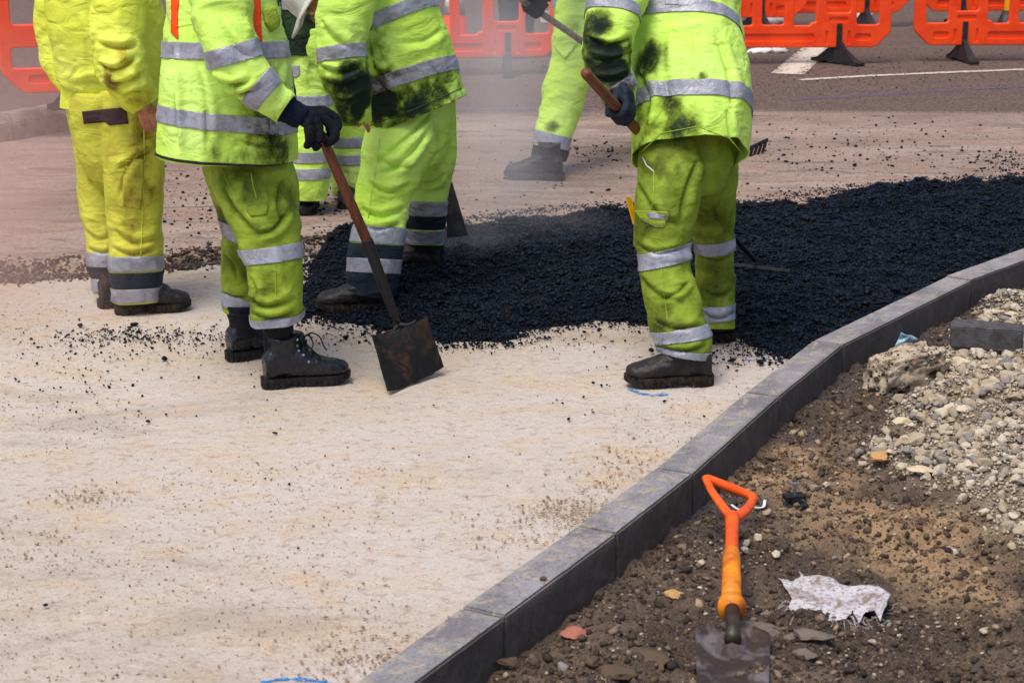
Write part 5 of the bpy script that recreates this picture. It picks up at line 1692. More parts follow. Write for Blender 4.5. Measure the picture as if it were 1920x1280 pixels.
def clamp():
    p = G(1492, 950, 0.0); z = vz(p.x, p.y)
    p = G(1490, 950, z)
    t = empty("bolt_clamp", (p.x, p.y, z), "small black clamp with a bright bolt on the earth right of the spade grip", "clamp")
    R = Matrix.Rotation(0.25, 3, 'Z')
    def bx(bm, c, s): box_bm(bm, Vector((p.x, p.y, z)) + R @ Vector(c), s, R)
    bm = bmesh.new()
    bx(bm, (0, 0, 0.008), (0.075, 0.045, 0.010)); bx(bm, (0.0, 0, 0.022), (0.030, 0.030, 0.02)); bmesh.ops.bevel(bm, geom=list(bm.edges), offset=0.002, segments=1, affect='EDGES')
    make_bm("base_plate", bm, M['black_plastic'], t)
    bm = bmesh.new()
    bx(bm, (0.0, 0.005, 0.036), (0.066, 0.040, 0.008)); bx(bm, (-0.029, 0.005, 0.028), (0.006, 0.040, 0.012)); bx(bm, (0.029, 0.005, 0.028), (0.006, 0.040, 0.012)); bmesh.ops.bevel(bm, geom=list(bm.edges), offset=0.0015, segments=1, affect='EDGES')
    make_bm("jaw", bm, M['dark_steel'], t)
    bm = bmesh.new(); q = Vector((p.x, p.y, z)) + Vector((0, 0.004, 0))
    tube_bm(bm, [q + Vector((0, 0, 0.03)), q + Vector((-.002, 0, 0.070))], 0.0055, 12); tube_bm(bm, [q + Vector((-.002, 0, 0.068)), q + Vector((-.002, 0, 0.077))], 0.011, 6)
    make_bm("bolt", bm, M['steel'], t)
clamp()
def white_curls():
    for i, (pts, lab) in enumerate([([(1408, 946), (1420, 944), (1432, 940), (1434, 934)], "white curled strip right of the spade grip"), ([(1372, 940), (1384, 944), (1396, 946)], "white sliver seen through the spade grip")]):
        W = []
        for px, py in pts:
            p = G(px, py, 0.0); W.append(Vector((p.x, p.y, vz(p.x, p.y) + 0.012)))
        bm = bmesh.new(); tube_bm(bm, smooth_path(W, 4), 0.005, 8, ky=0.4)
        tag(make_bm("plastic_strip", bm, M['white_plastic'], smooth=True, loc=tuple(W[0])), lab, "plastic strip")
white_curls()

def spade():
    """short D-handled spade lying on the earth, handle away from the camera"""
    z0 = 0.02
    T = lambda px, py, z: G(px, py, z)
    hub = T(1373, 972, 0.075); s1 = T(1372, 1036, 0.075); s2 = T(1371, 1128, 0.070); fl = T(1373, 1142, 0.066); nk = T(1374, 1172, 0.055); tip = T(1374, 1420, 0.0)
    t = empty("spade", (tip.x, tip.y, 0), "short spade with an orange D grip lying on the earth at the bottom edge", "spade")
    ax = (hub - s2).normalized()
    gl, gr = T(1327, 897, 0.115), T(1410, 930, 0.062)          # ends of the grip bar
    gax = (gr - gl).normalized()
    bm = bmesh.new()
    # D: bar between gl and gr, arms curving to the hub
    o1 = gl + (gl - gr).normalized() * 0.004; o2 = gr + gax * 0.004
    bar = [o1 + (o2 - o1) * (k / 8) for k in range(9)]
    tube_bm(bm, bar, [0.0135, 0.014, 0.0145, 0.015, 0.015, 0.015, 0.0145, 0.014, 0.0135], 14)
    armL = smooth_path([o1 - gax * 0.002, o1.lerp(hub, 0.35) - gax * 0.012, o1.lerp(hub, 0.72) - gax * 0.008, hub], 5)
    armR = smooth_path([o2 + gax * 0.002, o2.lerp(hub, 0.35) + gax * 0.012, o2.lerp(hub, 0.72) + gax * 0.010, hub], 5)
    for arm in (armL, armR):
        nrm = ax.cross(gax).normalized()
        tube_bm(bm, arm, [0.0125 + 0.006 * (k / (len(arm) - 1)) for k in range(len(arm))], 12, ky=0.72, up=nrm)
        tube_bm(bm, [arm[0] - ax * 0.002, arm[1]], 0.0135, 12)
    tube_bm(bm, [hub + ax * 0.03, hub, hub.lerp(s1, 0.5), s1], [0.017, 0.021, 0.0188, 0.0195], 18)
    me = remesh(bm, 0.0032, 3)
    make("grip", me[0], me[1], M['spade_orange'], t, smooth=True)
    bm = bmesh.new()
    tube_bm(bm, [s1 + ax * 0.004, s1, s1.lerp(s2, 0.1), s2], [0.0195, 0.0225, 0.0245, 0.0265], 22)
    a2 = (s2 - fl).normalized()
    tube_bm(bm, [s2 + a2 * 0.006, s2, s2.lerp(fl, 0.5), fl], [0.0255, 0.033, 0.037, 0.036], 24)
    make_bm("sleeve", bm, M['spade_amber'], t, smooth=True)
    bm = bmesh.new()
    tube_bm(bm, [fl + a2 * 0.02, nk, nk.lerp(tip, 0.12)], [0.021, 0.0165, 0.022], 14)
    make_bm("neck", bm, M['tarred_steel'], t, smooth=True)
    # blade: shouldered pan, dished, with rolled treads
    bl = (tip - nk); bl.z = -0.050; L = 0.30; bl = bl.normalized(); side = bl.cross(Vector((0, 0, 1))).normalized(); up = side.cross(bl).normalized()
    bm = bmesh.new(); nu, nv = 14, 22; gridv = []
    for j in range(nv + 1):
        s = j / nv; row = []
        hw = 0.094 * min(1.0, 0.55 + 4.5 * s) * (1 - 0.10 * s) if s < 0.1 else 0.094 * (1 - 0.10 * s)
        hw = max(hw, 0.04)
        for i in range(nu + 1):
            u = i / nu * 2 - 1
            q = nk + bl * (L * s + 0.012 * u * u * (1 - s) * 0) + side * (u * hw) + up * (0.022 * u * u * (1 - 0.4 * s) - 0.02 + (0.022 * math.exp(-(u / 0.2) ** 2) * max(0, 1 - s * 2.2)))
            row.append(bm.verts.new(q))
        gridv.append(row)
    for j in range(nv):
        for i in range(nu): bm.faces.new((gridv[j][i], gridv[j][i + 1], gridv[j + 1][i + 1], gridv[j + 1][i]))
    thicken(bm, 0.003)
    make_bm("blade", bm, M['spade_steel'], t, smooth=True)
spade()

# ------------------------------------------------------------------ the people
LEG = {'*': [(0, .004, .005), (2.5, .006, .005), (4, .009, .004), (9, .012, .003)]}
def held_tube(name, parent, pts, radii, mat, seg=14, ky=1.0):
    bm = bmesh.new()
    tube_bm(bm, pts, radii, seg, ky=ky)
    return make_bm(name, bm, mat, parent, smooth=True)

def worker_vest():
    """in profile, facing right, hands on a square shovel"""
    w = person(545, 705, 0, "person in a dirty lime vest with orange braces leaning on the square shovel")
    near = Piece([(466, 250, 6.90, 68), (468, 292, 6.88, 72), (473, 328, 6.83, 76), (482, 355, 6.79, 75), (491, 400, 6.75, 68), (503, 450, 6.70, 56), (511, 490, 6.66, 51), (515, 530, 6.65, 50), (517, 570, 6.645, 47), (519, 605, 6.645, 43), (520, 640, 6.645, 42)], 0.95)
    far = Piece([(455, 250, 7.00, 78), (452, 320, 7.00, 70), (456, 390, 6.99, 50), (457, 440, 7.00, 40), (455, 490, 7.01, 38), (452, 540, 7.02, 37), (452, 575, 7.03, 37), (452, 620, 7.03, 35)], 0.95)
    seat = Piece([(452, 240, 6.92, 70), (455, 280, 6.92, 74), (462, 320, 6.90, 74), (466, 350, 6.88, 60)], 1.1)
    tr = Garment("trousers", {'near_leg': near, 'far_leg': far, 'seat': seat}, M['lime_dirty'], w, 0.0056, 4, folds={
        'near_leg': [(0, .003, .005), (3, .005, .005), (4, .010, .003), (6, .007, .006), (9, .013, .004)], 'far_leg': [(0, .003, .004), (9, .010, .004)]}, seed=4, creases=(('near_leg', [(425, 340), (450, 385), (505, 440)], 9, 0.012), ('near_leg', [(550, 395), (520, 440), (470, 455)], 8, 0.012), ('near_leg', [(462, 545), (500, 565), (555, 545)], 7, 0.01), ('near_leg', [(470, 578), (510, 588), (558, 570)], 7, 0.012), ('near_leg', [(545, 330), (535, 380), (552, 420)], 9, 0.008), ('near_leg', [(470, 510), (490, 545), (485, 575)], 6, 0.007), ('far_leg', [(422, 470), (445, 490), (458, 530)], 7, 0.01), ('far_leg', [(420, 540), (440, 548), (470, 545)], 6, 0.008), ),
        dirt=[(450, 340, 60, .5), (430, 420, 60, .5, 'far_leg'), (540, 380, 45, .35), (500, 420, 50, .25), (500, 535, 40, .35), (470, 590, 50, .4), (450, 520, 60, .45, 'far_leg')],
        cuts=[('near_leg', (476, 600), (562, 594), (519, 614), 'start'), ('far_leg', (416, 578), (488, 590), (452, 594), 'start')])
    tr.finish()
    tr.band('near_leg', (460, 481), (560, 468), (510, 478), 0.056, M['tape'])
    tr.band('near_leg', (482, 596), (556, 590), (520, 606), 0.030, M['tape'])
    tr.band('far_leg', (420, 428), (445, 440), (432, 436), 0.05, M['tape'])
    tr.band('far_leg', (420, 560), (475, 578), (448, 572), 0.052, M['tape'])
    tr.patch([(461, 386), (500, 381), (503, 388), (500, 402), (470, 407), (462, 396)], M['lime_dirty'], "pocket_flap", dirt=0.25)
    tr.seam([(470, 318), (474, 345), (482, 375)], 1.6); tr.seam([(515, 482), (517, 520), (518, 570)], 1.5)
    tr.seam([(418, 318), (430, 350), (440, 360)], 1.3)
    # vest and sleeves
    body = Piece([(428, 345, 6.85, 128), (427, 300, 6.85, 128), (427, 250, 6.85, 127), (426, 180, 6.86, 123), (424, 110, 6.87, 117), (420, 40, 6.88, 108), (412, -40, 6.89, 98), (400, -110, 6.90, 72)], 1.0)
    arm = Piece([(404, -60, 6.70, 56), (412, 0, 6.62, 56), (424, 60, 6.57, 54), (441, 112, 6.53, 50), (470, 150, 6.52, 43), (505, 182, 6.54, 35), (538, 206, 6.57, 29), (560, 222, 6.58, 27)], 1.0)
    far_arm = Piece([(420, -60, 7.14, 54), (430, 20, 7.16, 50), (440, 90, 7.16, 46), (460, 140, 7.1, 38), (480, 170, 7.0, 32)], 1.0)
    j = Garment("vest", {'body': body, 'arm': arm, 'far_arm': far_arm}, M['lime'], w, 0.0056, 5, folds={
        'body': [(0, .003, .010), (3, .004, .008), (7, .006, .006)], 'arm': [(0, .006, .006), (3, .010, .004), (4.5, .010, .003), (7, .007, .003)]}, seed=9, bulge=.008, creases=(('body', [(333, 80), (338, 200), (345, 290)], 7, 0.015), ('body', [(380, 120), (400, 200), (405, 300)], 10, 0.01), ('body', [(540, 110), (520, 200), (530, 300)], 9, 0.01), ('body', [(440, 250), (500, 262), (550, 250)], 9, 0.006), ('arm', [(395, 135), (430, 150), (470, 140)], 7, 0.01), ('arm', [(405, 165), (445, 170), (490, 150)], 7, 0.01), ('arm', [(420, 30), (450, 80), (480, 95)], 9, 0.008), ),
        dirt=[(480, 285, 95, .42), (430, 305, 90, .28), (530, 275, 60, .35), (490, 180, 70, .40, 'body'), (520, 130, 50, .25, 'body'), (460, 185, 40, .35, 'arm'), (425, 150, 40, .3, 'arm'), (400, 190, 40, .25, 'body'), (330, 200, 60, .12, 'body'), (520, 215, 30, .2, 'arm')],
        cuts=[('body', P(298, 287, 6.86), P(556, 299, 6.85), P(430, 313, 6.59), 'end'), ('arm', P(522, 230, 6.57), P(553, 182, 6.57), P(530, 204, 6.45), 'start')])
    j.finish()
    j.band('body', (312, 92), (536, 92), (430, 96), 0.060, M['tape'])
    j.band('body', (303, 208), (545, 233), (430, 232), 0.060, M['tape'])
    j.band('arm', (388, 114), (478, 90), (430, 104), 0.062, M['tape'])
    j.band('arm', (474, 193), (512, 147), (490, 170), 0.060, M['tape'])
    j.band('body', (302, 284), (552, 303), (430, 309), 0.010, M['edging'], "hem_piping")
    j.patch([(468, -8), (486, -8), (491, 78), (473, 78)], M['orange_tape'], "orange_brace", piece='body')
    j.patch([(322, -8), (338, -8), (334, 24), (335, 74), (322, 62), (323, 26)], M['orange_tape'], "orange_brace", piece='body')
    j.patch([(490, 20), (512, 16), (520, 38), (518, 52), (506, 60), (494, 44)], M['lime_dirty'], "chest_pocket", off=.004, thick=.010, piece='body')
    # navy jacket showing in the open front
    inner = Piece([(500, 262, 6.93, 46), (505, 200, 6.93, 46), (500, 120, 6.93, 46), (488, 40, 6.93, 46), (470, -60, 6.93, 50)], 1.6)
    g = Garment("navy_jacket", {'front': inner}, M['navy'], w, 0.008, 4, seed=3)
    g.finish()
    # glove, knit cuff
    hc = P(606, 262, 6.60)
    sh_end = P(745, 605, 6.74)
    ax = (hc - sh_end).normalized()
    wr = P(556, 214, 6.58)
    cuffbm = bmesh.new(); tube_bm(cuffbm, smooth_path([P(530, 201, 6.565), P(552, 213, 6.57), P(567, 222, 6.575)], 5), [0.047, 0.048, 0.049, 0.0485, 0.046, 0.047, 0.045, 0.046, 0.044, 0.042, 0.041], 20)
    hb = bmesh.new()
    # palm over the end of the handle, fingers draped down it
    Yh = 6.58
    Q = lambda px, py, dy=0.0: P(px, py, Yh + dy)
    W0 = Q(560, 216)
    rows = [  # knuckle, middle joint, last joint, tip : px, py, depth
        [(604, 208, .055), (628, 222, .060), (632, 240, .045), (622, 250, .03)],
        [(602, 218, .025), (624, 240, .020), (627, 258, .000), (614, 270, -.008)],
        [(592, 228, -.010), (600, 250, -.026), (598, 266, -.034), (592, 277, -.030)],
        [(578, 232, -.032), (581, 251, -.046), (580, 264, -.046), (576, 273, -.040)]]
    for r_ in rows:
        pts = [Q(*q) for q in r_]
        surf_bm(hb, pts, [.0195, .0190, .0175, .0145], seg=12)
        surf_bm(hb, [W0 + (pts[0] - W0) * 0.05, W0.lerp(pts[0], 0.55), pts[0]], [.030, .025, .0190], seg=12)
    surf_bm(hb, [Q(578, 208, .03), Q(604, 216, .075), Q(618, 240, .075), Q(612, 262, .055)], [.020, .0165, .0140, .0112], seg=12)   # thumb, behind the handle
    surf_bm(hb, [Q(548, 208), Q(562, 216), Q(580, 222)], [.036, .036, .034], .8)
    v, f = remesh(hb, 0.0028, 3)
    v = v + vnormals(v, f) * (0.0016 * fbm(v * 60, 4, 3))[:, None]
    gl = make("glove", v, f, M['knit'], w, smooth=True)
    make_bm("knit_cuff", cuffbm, M['knit_navy'], gl, smooth=True)
    boot(w, (490, 726), (652, 713), (M['leather'], M['sole']), 0.0, 0.335, laces=True, top=0.185)
    boot(w, (424, 676), (540, 660), (M['leather'], M['sole']), 0.0, 0.335, top=0.20)
    for pts, rr in (([(521, 590, 6.645), (521, 625, 6.645), (520, 672, 6.65)], .064), ([(452, 570, 7.0), (454, 596, 7.0), (460, 630, 7.0)], .063)):
        bm = bmesh.new(); tube_bm(bm, smooth_path([P(*q) for q in pts], 5), [rr * (0.97 - 0.022 * i + 0.03 * math.sin(i * 2.1)) for i in range(11)], 20)
        make_bm("sock", bm, M['black_cloth'], w, smooth=True)
    body_from(w, [body, arm, near, far], ((P(440, -230, 6.9)), (1, .15, -.35), (0, 0, 1), P(412, -130, 6.9)), shrink=.7)
    helmet(w, P(440, -245, 6.9), (1, .15, -.35), (.2, 0, 1), M['white_plastic'])
    # the shovel in his hands: a thing of its own
    tipc = P(727, 734, 6.60)
    s = empty("shovel", tuple(G(735, 730, 0)), "square black shovel with a wooden handle, its blade on the sand", "shovel")
    a = P(601, 250, 6.60); m = P(690, 456, 6.70); b = P(746, 608, 6.77)
    held_tube("handle", s, [a, a.lerp(m, .03), a.lerp(m, .5), m], [.0165, .0185, .0190, .0195], M['wood'])
    held_tube("socket", s, [m.lerp(a, .04), m.lerp(a, .03), m, m.lerp(b, .7), b.lerp(m, .1), b], [.0190, .0215, .0225, .0185, .0150, .0120], M['dark_steel'])
    c = [P(696, 632, 6.70), P(800, 598, 6.79), P(830, 691, 6.79), P(726, 737, 6.525)]   # TL TR BR BL
    n = (c[1] - c[0]).cross(c[3] - c[0]).normalized()
    if n.y > 0: n = -n
    bm = bmesh.new(); N = 18; gv = []
    for jx in range(N + 1):
        row = []
        for ix in range(N + 1):
            u, v_ = ix / N, jx / N
            q = c[0].lerp(c[1], u).lerp(c[3].lerp(c[2], u), v_)
            q = q + n * (0.022 * (abs(u * 2 - 1) ** 3) - 0.010) + Vector((0, 0, 1)) * (0.004 * noise3(np.array([[u * 14, v_ * 14, 3.]]), 5)[0] if jx in (0, N) or ix in (0, N) else 0)
            row.append(bm.verts.new(q))
        gv.append(row)
    for jx in range(N):
        for ix in range(N): bm.faces.new((gv[jx][ix], gv[jx][ix + 1], gv[jx + 1][ix + 1], gv[jx + 1][ix]))
    bmesh.ops.recalc_face_normals(bm, faces=bm.faces)
    thicken(bm, 0.007)
    bl = make_bm("blade", bm, M['tar_blade'], s)
    # turned shoulders and the forged neck that spreads into the blade
    held_tube("neck", s, smooth_path([b.lerp(m, .06), b, P(752, 628, 6.757) + n * .004, P(757, 650, 6.745) + n * .002], 4), list(np.linspace(.0135, .006, 13)), M['dark_steel'], ky=.7)
    held_tube("neck_strap", s, smooth_path([b + n * .002, P(738, 622, 6.755) + n * .010, P(722, 626, 6.748) + n * .014], 4), list(np.linspace(.010, .004, 9)), M['dark_steel'])
    held_tube("neck_strap", s, smooth_path([b + n * .002, P(764, 612, 6.77) + n * .010, P(780, 605, 6.785) + n * .014], 4), list(np.linspace(.010, .004, 9)), M['dark_steel'])
worker_vest()

def worker_yellow():
    w = person(265, 580, 0, "person in plain yellow work clothes seen from behind, hand in trouser pocket")
    near = Piece([(245, 170, 7.80, 62), (243, 210, 7.80, 66), (246, 260, 7.78, 63), (250, 320, 7.76, 57), (253, 390, 7.77, 51), (254, 450, 7.76, 48), (254, 500, 7.75, 46.5), (255, 540, 7.74, 44), (256, 566, 7.74, 41), (257, 585, 7.74, 40)], 1.0)
    far = Piece([(190, 170, 7.92, 56), (190, 210, 7.92, 64), (196, 260, 7.94, 58), (197, 320, 7.97, 51), (200, 390, 7.97, 46), (207, 450, 7.96, 44), (210, 500, 7.94, 42), (216, 540, 7.92, 38), (219, 556, 7.92, 36), (220, 575, 7.92, 36)], 1.0)
    seat = Piece([(214, 170, 7.86, 84), (214, 200, 7.86, 86), (218, 240, 7.86, 82), (222, 290, 7.86, 76), (226, 325, 7.87, 56)], .95)
    tr = Garment("trousers", {'near_leg': near, 'far_leg': far, 'seat': seat}, M['lime_yellow_leg'], w, 0.0056, 4, folds={'*': [(0, .003, .006), (3, .006, .006), (5, .007, .005), (7, .006, .003), (9, .008, .003)]}, seed=21, creases=(('near_leg', [(215, 310), (250, 290), (290, 262)], 8, 0.01), ('near_leg', [(262, 290), (245, 330), (235, 380)], 7, 0.008), ('near_leg', [(215, 420), (255, 445), (300, 430)], 8, 0.008), ('near_leg', [(210, 455), (250, 468), (295, 452)], 7, 0.008), ('far_leg', [(140, 240), (190, 300), (200, 330)], 8, 0.008), ('far_leg', [(158, 420), (185, 440), (205, 430)], 6, 0.006), ('far_leg', [(165, 458), (190, 466), (206, 460)], 6, 0.006), ),
        dirt=[(275, 260, 60, .45), (285, 350, 45, .5), (250, 340, 40, .3), (240, 420, 45, .3), (270, 450, 45, .35), (200, 300, 50, .2), (260, 290, 40, .3)],
        cuts=[('near_leg', (216, 566), (296, 563), (256, 571), 'start'), ('far_leg', P(184, 550, 7.92), P(250, 550, 7.92), P(216, 553, 7.82), 'start')])
    tr.finish()
    tr.band('near_leg', (208, 492), (300, 491), (255, 495), 0.062, M['tape'])
    tr.band('near_leg', (209, 524), (299, 523), (255, 527), 0.068, M['navy'], "navy_band", off=.0015)
    tr.band('near_leg', (212, 552), (297, 549), (255, 555), 0.058, M['tape'])
    tr.band('far_leg', (168, 485), (208, 487), (190, 488), 0.060, M['tape'])
    tr.band('far_leg', (172, 509), (208, 511), (190, 512), 0.05, M['navy'], "navy_band", off=.0015)
    tr.band('far_leg', (178, 534), (208, 536), (194, 537), 0.055, M['tape'])
    tr.patch([(155, 209), (236, 201), (241, 232), (206, 235), (198, 229), (158, 232)], M['brown_panel'], "pocket_panel", res=4)
    tr.seam([(270, 240), (271, 300), (268, 370), (266, 440), (264, 480)], 1.6); tr.seam([(237, 310), (232, 360), (230, 385)], 1.4); tr.seam([(230, 388), (262, 392)], 1.6)
    tr.patch([(236, 300), (268, 300), (268, 345), (262, 392), (230, 386)], M['lime_yellow_leg'], "cargo_pocket", thick=.006, dirt=.35)
    body = Piece([(200, 240, 7.86, 80), (200, 205, 7.86, 84), (200, 188, 7.86, 84), (205, 165, 7.86, 96), (208, 110, 7.86, 102), (203, 50, 7.86, 108), (192, -20, 7.86, 106), (180, -100, 7.86, 80)], 0.72)
    arm = Piece([(236, -60, 7.66, 46), (226, 0, 7.60, 47), (219, 60, 7.56, 46), (222, 112, 7.52, 44), (240, 148, 7.53, 37), (258, 176, 7.56, 30), (268, 195, 7.60, 24), (273, 210, 7.62, 20)], 1.0)
    left = Piece([(118, -60, 7.96, 40), (106, 0, 7.98, 34), (101, 50, 7.98, 30), (105, 95, 7.97, 28), (120, 140, 7.94, 22), (135, 170, 7.9, 18)], 1.0)
    j = Garment("jacket", {'body': body, 'arm': arm, 'left_arm': left}, M['lime_yellow'], w, 0.0056, 5, folds={
        'body': [(0, .010, .002), (2.5, .008, .003), (3.5, .006, .006), (7, .004, .006)], 'arm': [(0, .007, .006), (3, .013, .004), (5, .012, .003), (7, .006, .003)], 'left_arm': [(0, .008, .005), (5, .008, .003)]}, seed=25, bulge=.009, creases=(('body', [(130, 150), (180, 140), (230, 150)], 10, 0.008), ('body', [(128, 192), (180, 188), (230, 196)], 5, 0.006), ('body', [(150, 20), (170, 60), (190, 110)], 10, 0.006), ('arm', [(180, 70), (225, 80), (255, 70)], 8, 0.01), ('arm', [(185, 110), (215, 120), (250, 95)], 8, 0.012), ('arm', [(205, 150), (235, 145), (262, 130)], 7, 0.01), ('arm', [(225, 175), (250, 165), (280, 160)], 6, 0.008), ),
        dirt=[(205, 140, 45, .45, 'arm'), (240, 160, 50, .45, 'arm'), (225, 100, 40, .35, 'arm'), (265, 190, 30, .35, 'arm')],
        cuts=[('body', P(120, 200, 7.86), P(290, 196, 7.86), P(205, 208, 7.66), 'end'), ('arm', P(250, 212, 7.6), P(292, 186, 7.6), P(268, 203, 7.52), 'start'), ])
    j.finish()
    hb = open_hand_bm(P(272, 204, 7.61), (P(290, 240, 7.68) - P(270, 196, 7.60)), (0.2, -1, 0.15), 1, 0.25, 0.95)
    body_from(w, [body, arm, left, near, far], (P(205, -215, 7.9), (1, .6, -.1), (0, 0, 1), P(190, -120, 7.88)), hands=[hb], voxel=0.0045, shrink=.7)
    helmet(w, P(205, -228, 7.9), (1, .6, -.1), (0, 0, 1), M['white_plastic'])
    boot(w, (215, 588), (352, 579), (M['leather_mud'], M['sole_mud']), 0.0, 0.325, top=0.15)
    boot(w, (184, 577), (290, 565), (M['leather_mud'], M['sole_mud']), 0.0, 0.325, top=0.105)
worker_yellow()

def worker_bent():
    w = person(690, 575, 0.0, "person in a white helmet bent far forward, standing in the asphalt")
    near = Piece([(785, 170, 8.02, 62), (772, 215, 8.0, 66), (750, 270, 7.92, 66), (735, 320, 7.88, 57), (721, 370, 7.84, 50), (712, 415, 7.80, 46), (706, 460, 7.77, 47), (700, 505, 7.75, 45), (696, 545, 7.74, 39), (694, 562, 7.74, 38)], 1.0)
    far = Piece([(812, 170, 8.10, 40), (814, 215, 8.12, 41), (815, 280, 8.16, 41), (807, 340, 8.20, 37.5), (800, 390, 8.23, 35.5), (796, 430, 8.30, 34), (793, 470, 8.34, 36), (792, 500, 8.36, 37)], 1.0)
    seat = Piece([(798, 170, 8.04, 50), (790, 205, 8.04, 60), (780, 250, 8.03, 66), (774, 300, 8.02, 54)], 1.1)
    tr = Garment("trousers", {'near_leg': near, 'far_leg': far, 'seat': seat}, M['lime'], w, 0.0056, 4, folds={
        'near_leg': [(0, .003, .006), (3, .008, .007), (5, .012, .004), (6, .005, .003), (9, .010, .003)], 'far_leg': [(0, .004, .005), (4, .008, .003), (8, .006, .003)]}, seed=33, creases=(('near_leg', [(815, 215), (770, 270), (700, 330)], 9, 0.014), ('near_leg', [(815, 240), (775, 300), (720, 345)], 8, 0.012), ('near_leg', [(700, 280), (740, 300), (780, 300)], 8, 0.008), ('near_leg', [(690, 330), (730, 350), (770, 330)], 8, 0.01), ('near_leg', [(680, 380), (715, 395), (760, 375)], 8, 0.01), ('near_leg', [(675, 410), (710, 420), (752, 405)], 7, 0.008), ('far_leg', [(845, 250), (825, 300), (800, 330)], 7, 0.008), ('far_leg', [(840, 330), (815, 350), (790, 355)], 6, 0.008), ),
        dirt=[(740, 430, 25, .35), (690, 330, 25, .25), (720, 270, 20, .25), (800, 330, 40, .3), (820, 260, 40, .2)])
    tr.cut('near_leg', tr.plane((656, 548), (738, 552), (697, 556), 'near_leg'), 'start'); tr.cut('far_leg', tr.plane((758, 490), (828, 492), (793, 496), 'far_leg'), 'start')
    tr.finish()
    tr.band('near_leg', (664, 437), (754, 444), (708, 440), 0.072, M['tape'])
    tr.band('near_leg', (660, 468), (750, 474), (706, 472), 0.062, M['navy'], "navy_band", off=.0015)
    tr.band('near_leg', (658, 496), (744, 500), (702, 498), 0.060, M['tape'])
    tr.band('near_leg', (660, 534), (738, 538), (698, 536), 0.112, M['navy'], "navy_band", off=.0015)
    tr.band('far_leg', (768, 389), (832, 390), (800, 391), 0.064, M['tape'])
    tr.band('far_leg', (766, 415), (828, 416), (798, 417), 0.060, M['navy'], "navy_band", off=.0015)
    tr.band('far_leg', (762, 441), (826, 442), (796, 444), 0.062, M['tape'])
    tr.band('far_leg', (760, 476), (828, 478), (794, 479), 0.10, M['black_cloth'], "soiled_cuff", off=.0015)
    tr.seam([(712, 260), (705, 320), (695, 370), (690, 410)], 1.3)
    body = Piece([(797, 262, 8.0, 92), (786, 226, 7.99, 97), (766, 160, 7.97, 97), (744, 90, 7.95, 97), (716, 20, 7.95, 96), (684, -50, 7.95, 84), (650, -105, 7.96, 60)], 0.92)
    arm = Piece([(668, -50, 7.74, 54), (650, 0, 7.66, 52), (640, 50, 7.62, 48), (638, 98, 7.60, 45), (648, 142, 7.60, 41), (659, 180, 7.62, 34), (664, 212, 7.64, 29), (667, 236, 7.65, 26)], 1.0)
    j = Garment("jacket", {'body': body, 'arm': arm}, M['lime'], w, 0.0056, 5, folds={
        'body': [(0, .006, .006), (3, .004, .008), (6, .006, .006)], 'arm': [(0, .006, .007), (2.5, .010, .004), (4, .013, .004), (7, .010, .003)]}, seed=37, bulge=.008, creases=(('body', [(700, 60), (720, 140), (760, 180)], 9, 0.008), ('body', [(690, 130), (700, 200), (720, 230)], 9, 0.012), ('body', [(840, 60), (800, 90), (740, 100)], 10, 0.006), ('arm', [(600, 115), (635, 125), (680, 112)], 7, 0.01), ('arm', [(605, 140), (640, 150), (680, 135)], 7, 0.012), ('arm', [(625, 175), (650, 180), (685, 165)], 6, 0.01), ('arm', [(610, 30), (630, 60), (670, 80)], 9, 0.008), ),
        dirt=[(665, 170, 75, 1.25, 'arm'), (640, 150, 45, .5, 'arm'), (650, 215, 45, 1.2, 'arm'), (700, 120, 50, 1.0, 'body'), (700, 190, 60, 1.0, 'body'), (730, 215, 60, .9, 'body'), (790, 200, 75, .7, 'body'), (845, 170, 60, .75, 'body'), (860, 130, 25, .7, 'body'), (700, 60, 40, .4, 'body'), (610, 75, 22, .45, 'arm'), (760, 150, 60, .3, 'body')],
        cuts=[('body', P(690, 252, 7.98), P(872, 178, 8.02), P(775, 222, 7.78), 'end'), ('arm', P(638, 232, 7.64), P(692, 228, 7.64), P(666, 238, 7.55), 'start')])
    j.finish()
    j.band('body', (700, 172), (858, 118), (778, 136), 0.062, M['tape'])
    j.band('body', (682, 65), (790, 14), (728, 28), 0.058, M['tape'])
    j.band('arm', (596, 108), (682, 96), (640, 97), 0.056, M['tape'])
    j.seam([(694, 236), (780, 204), (864, 166)], 1.0, M['green_soiled'], piece='body')
    j.patch([(668, -8), (690, -8), (716, 22), (704, 34), (690, 22)], M['tape'], "reflective_strip", piece='body')
    hand_c = P(664, 236, 7.65)
    hb = open_hand_bm(P(666, 212, 7.66), P(660, 252, 7.74) - P(667, 214, 7.66), (-.2, -1, 0), 1, 0.75, 0.62, .95, .04)
    hc = P(606, -8, 8.02); face = (-.55, -.05, -.83); up = (-.83, .0, .55)
    b = body_from(w, [body, arm, near, far], (hc, face, up, P(660, -60, 7.97)), hands=[hb], voxel=0.005, shrink=.72)
    eyes(b, hc, face, up)
    helmet(w, hc + Vector((-.01, 0, .005)), face, up, M['white_plastic'])
    boot(w, (738, 582), (614, 582), (M['leather_mud'], M['sole_mud']), 0.012, 0.33, top=0.16)
    boot(w, (828, 506), (730, 510), (M['leather_mud'], M['sole_mud']), 0.05, 0.32, top=0.16)
    s = empty("shovel", tuple(G(855, 440, .05)), "black shovel half hidden behind the legs of the worker in the white helmet", "shovel")
    a = P(705, 205, 8.36); bt = P(842, 350, 8.52)
    held_tube("handle", s, [a, a.lerp(bt, .5), bt], .017, M['wood'])
    c = [P(836, 338, 8.52), P(846, 342, 8.62), P(876, 442, 8.62), P(838, 446, 8.46)]
    bm = bmesh.new(); vs = [bm.verts.new(q) for q in c]; bm.faces.new(vs)
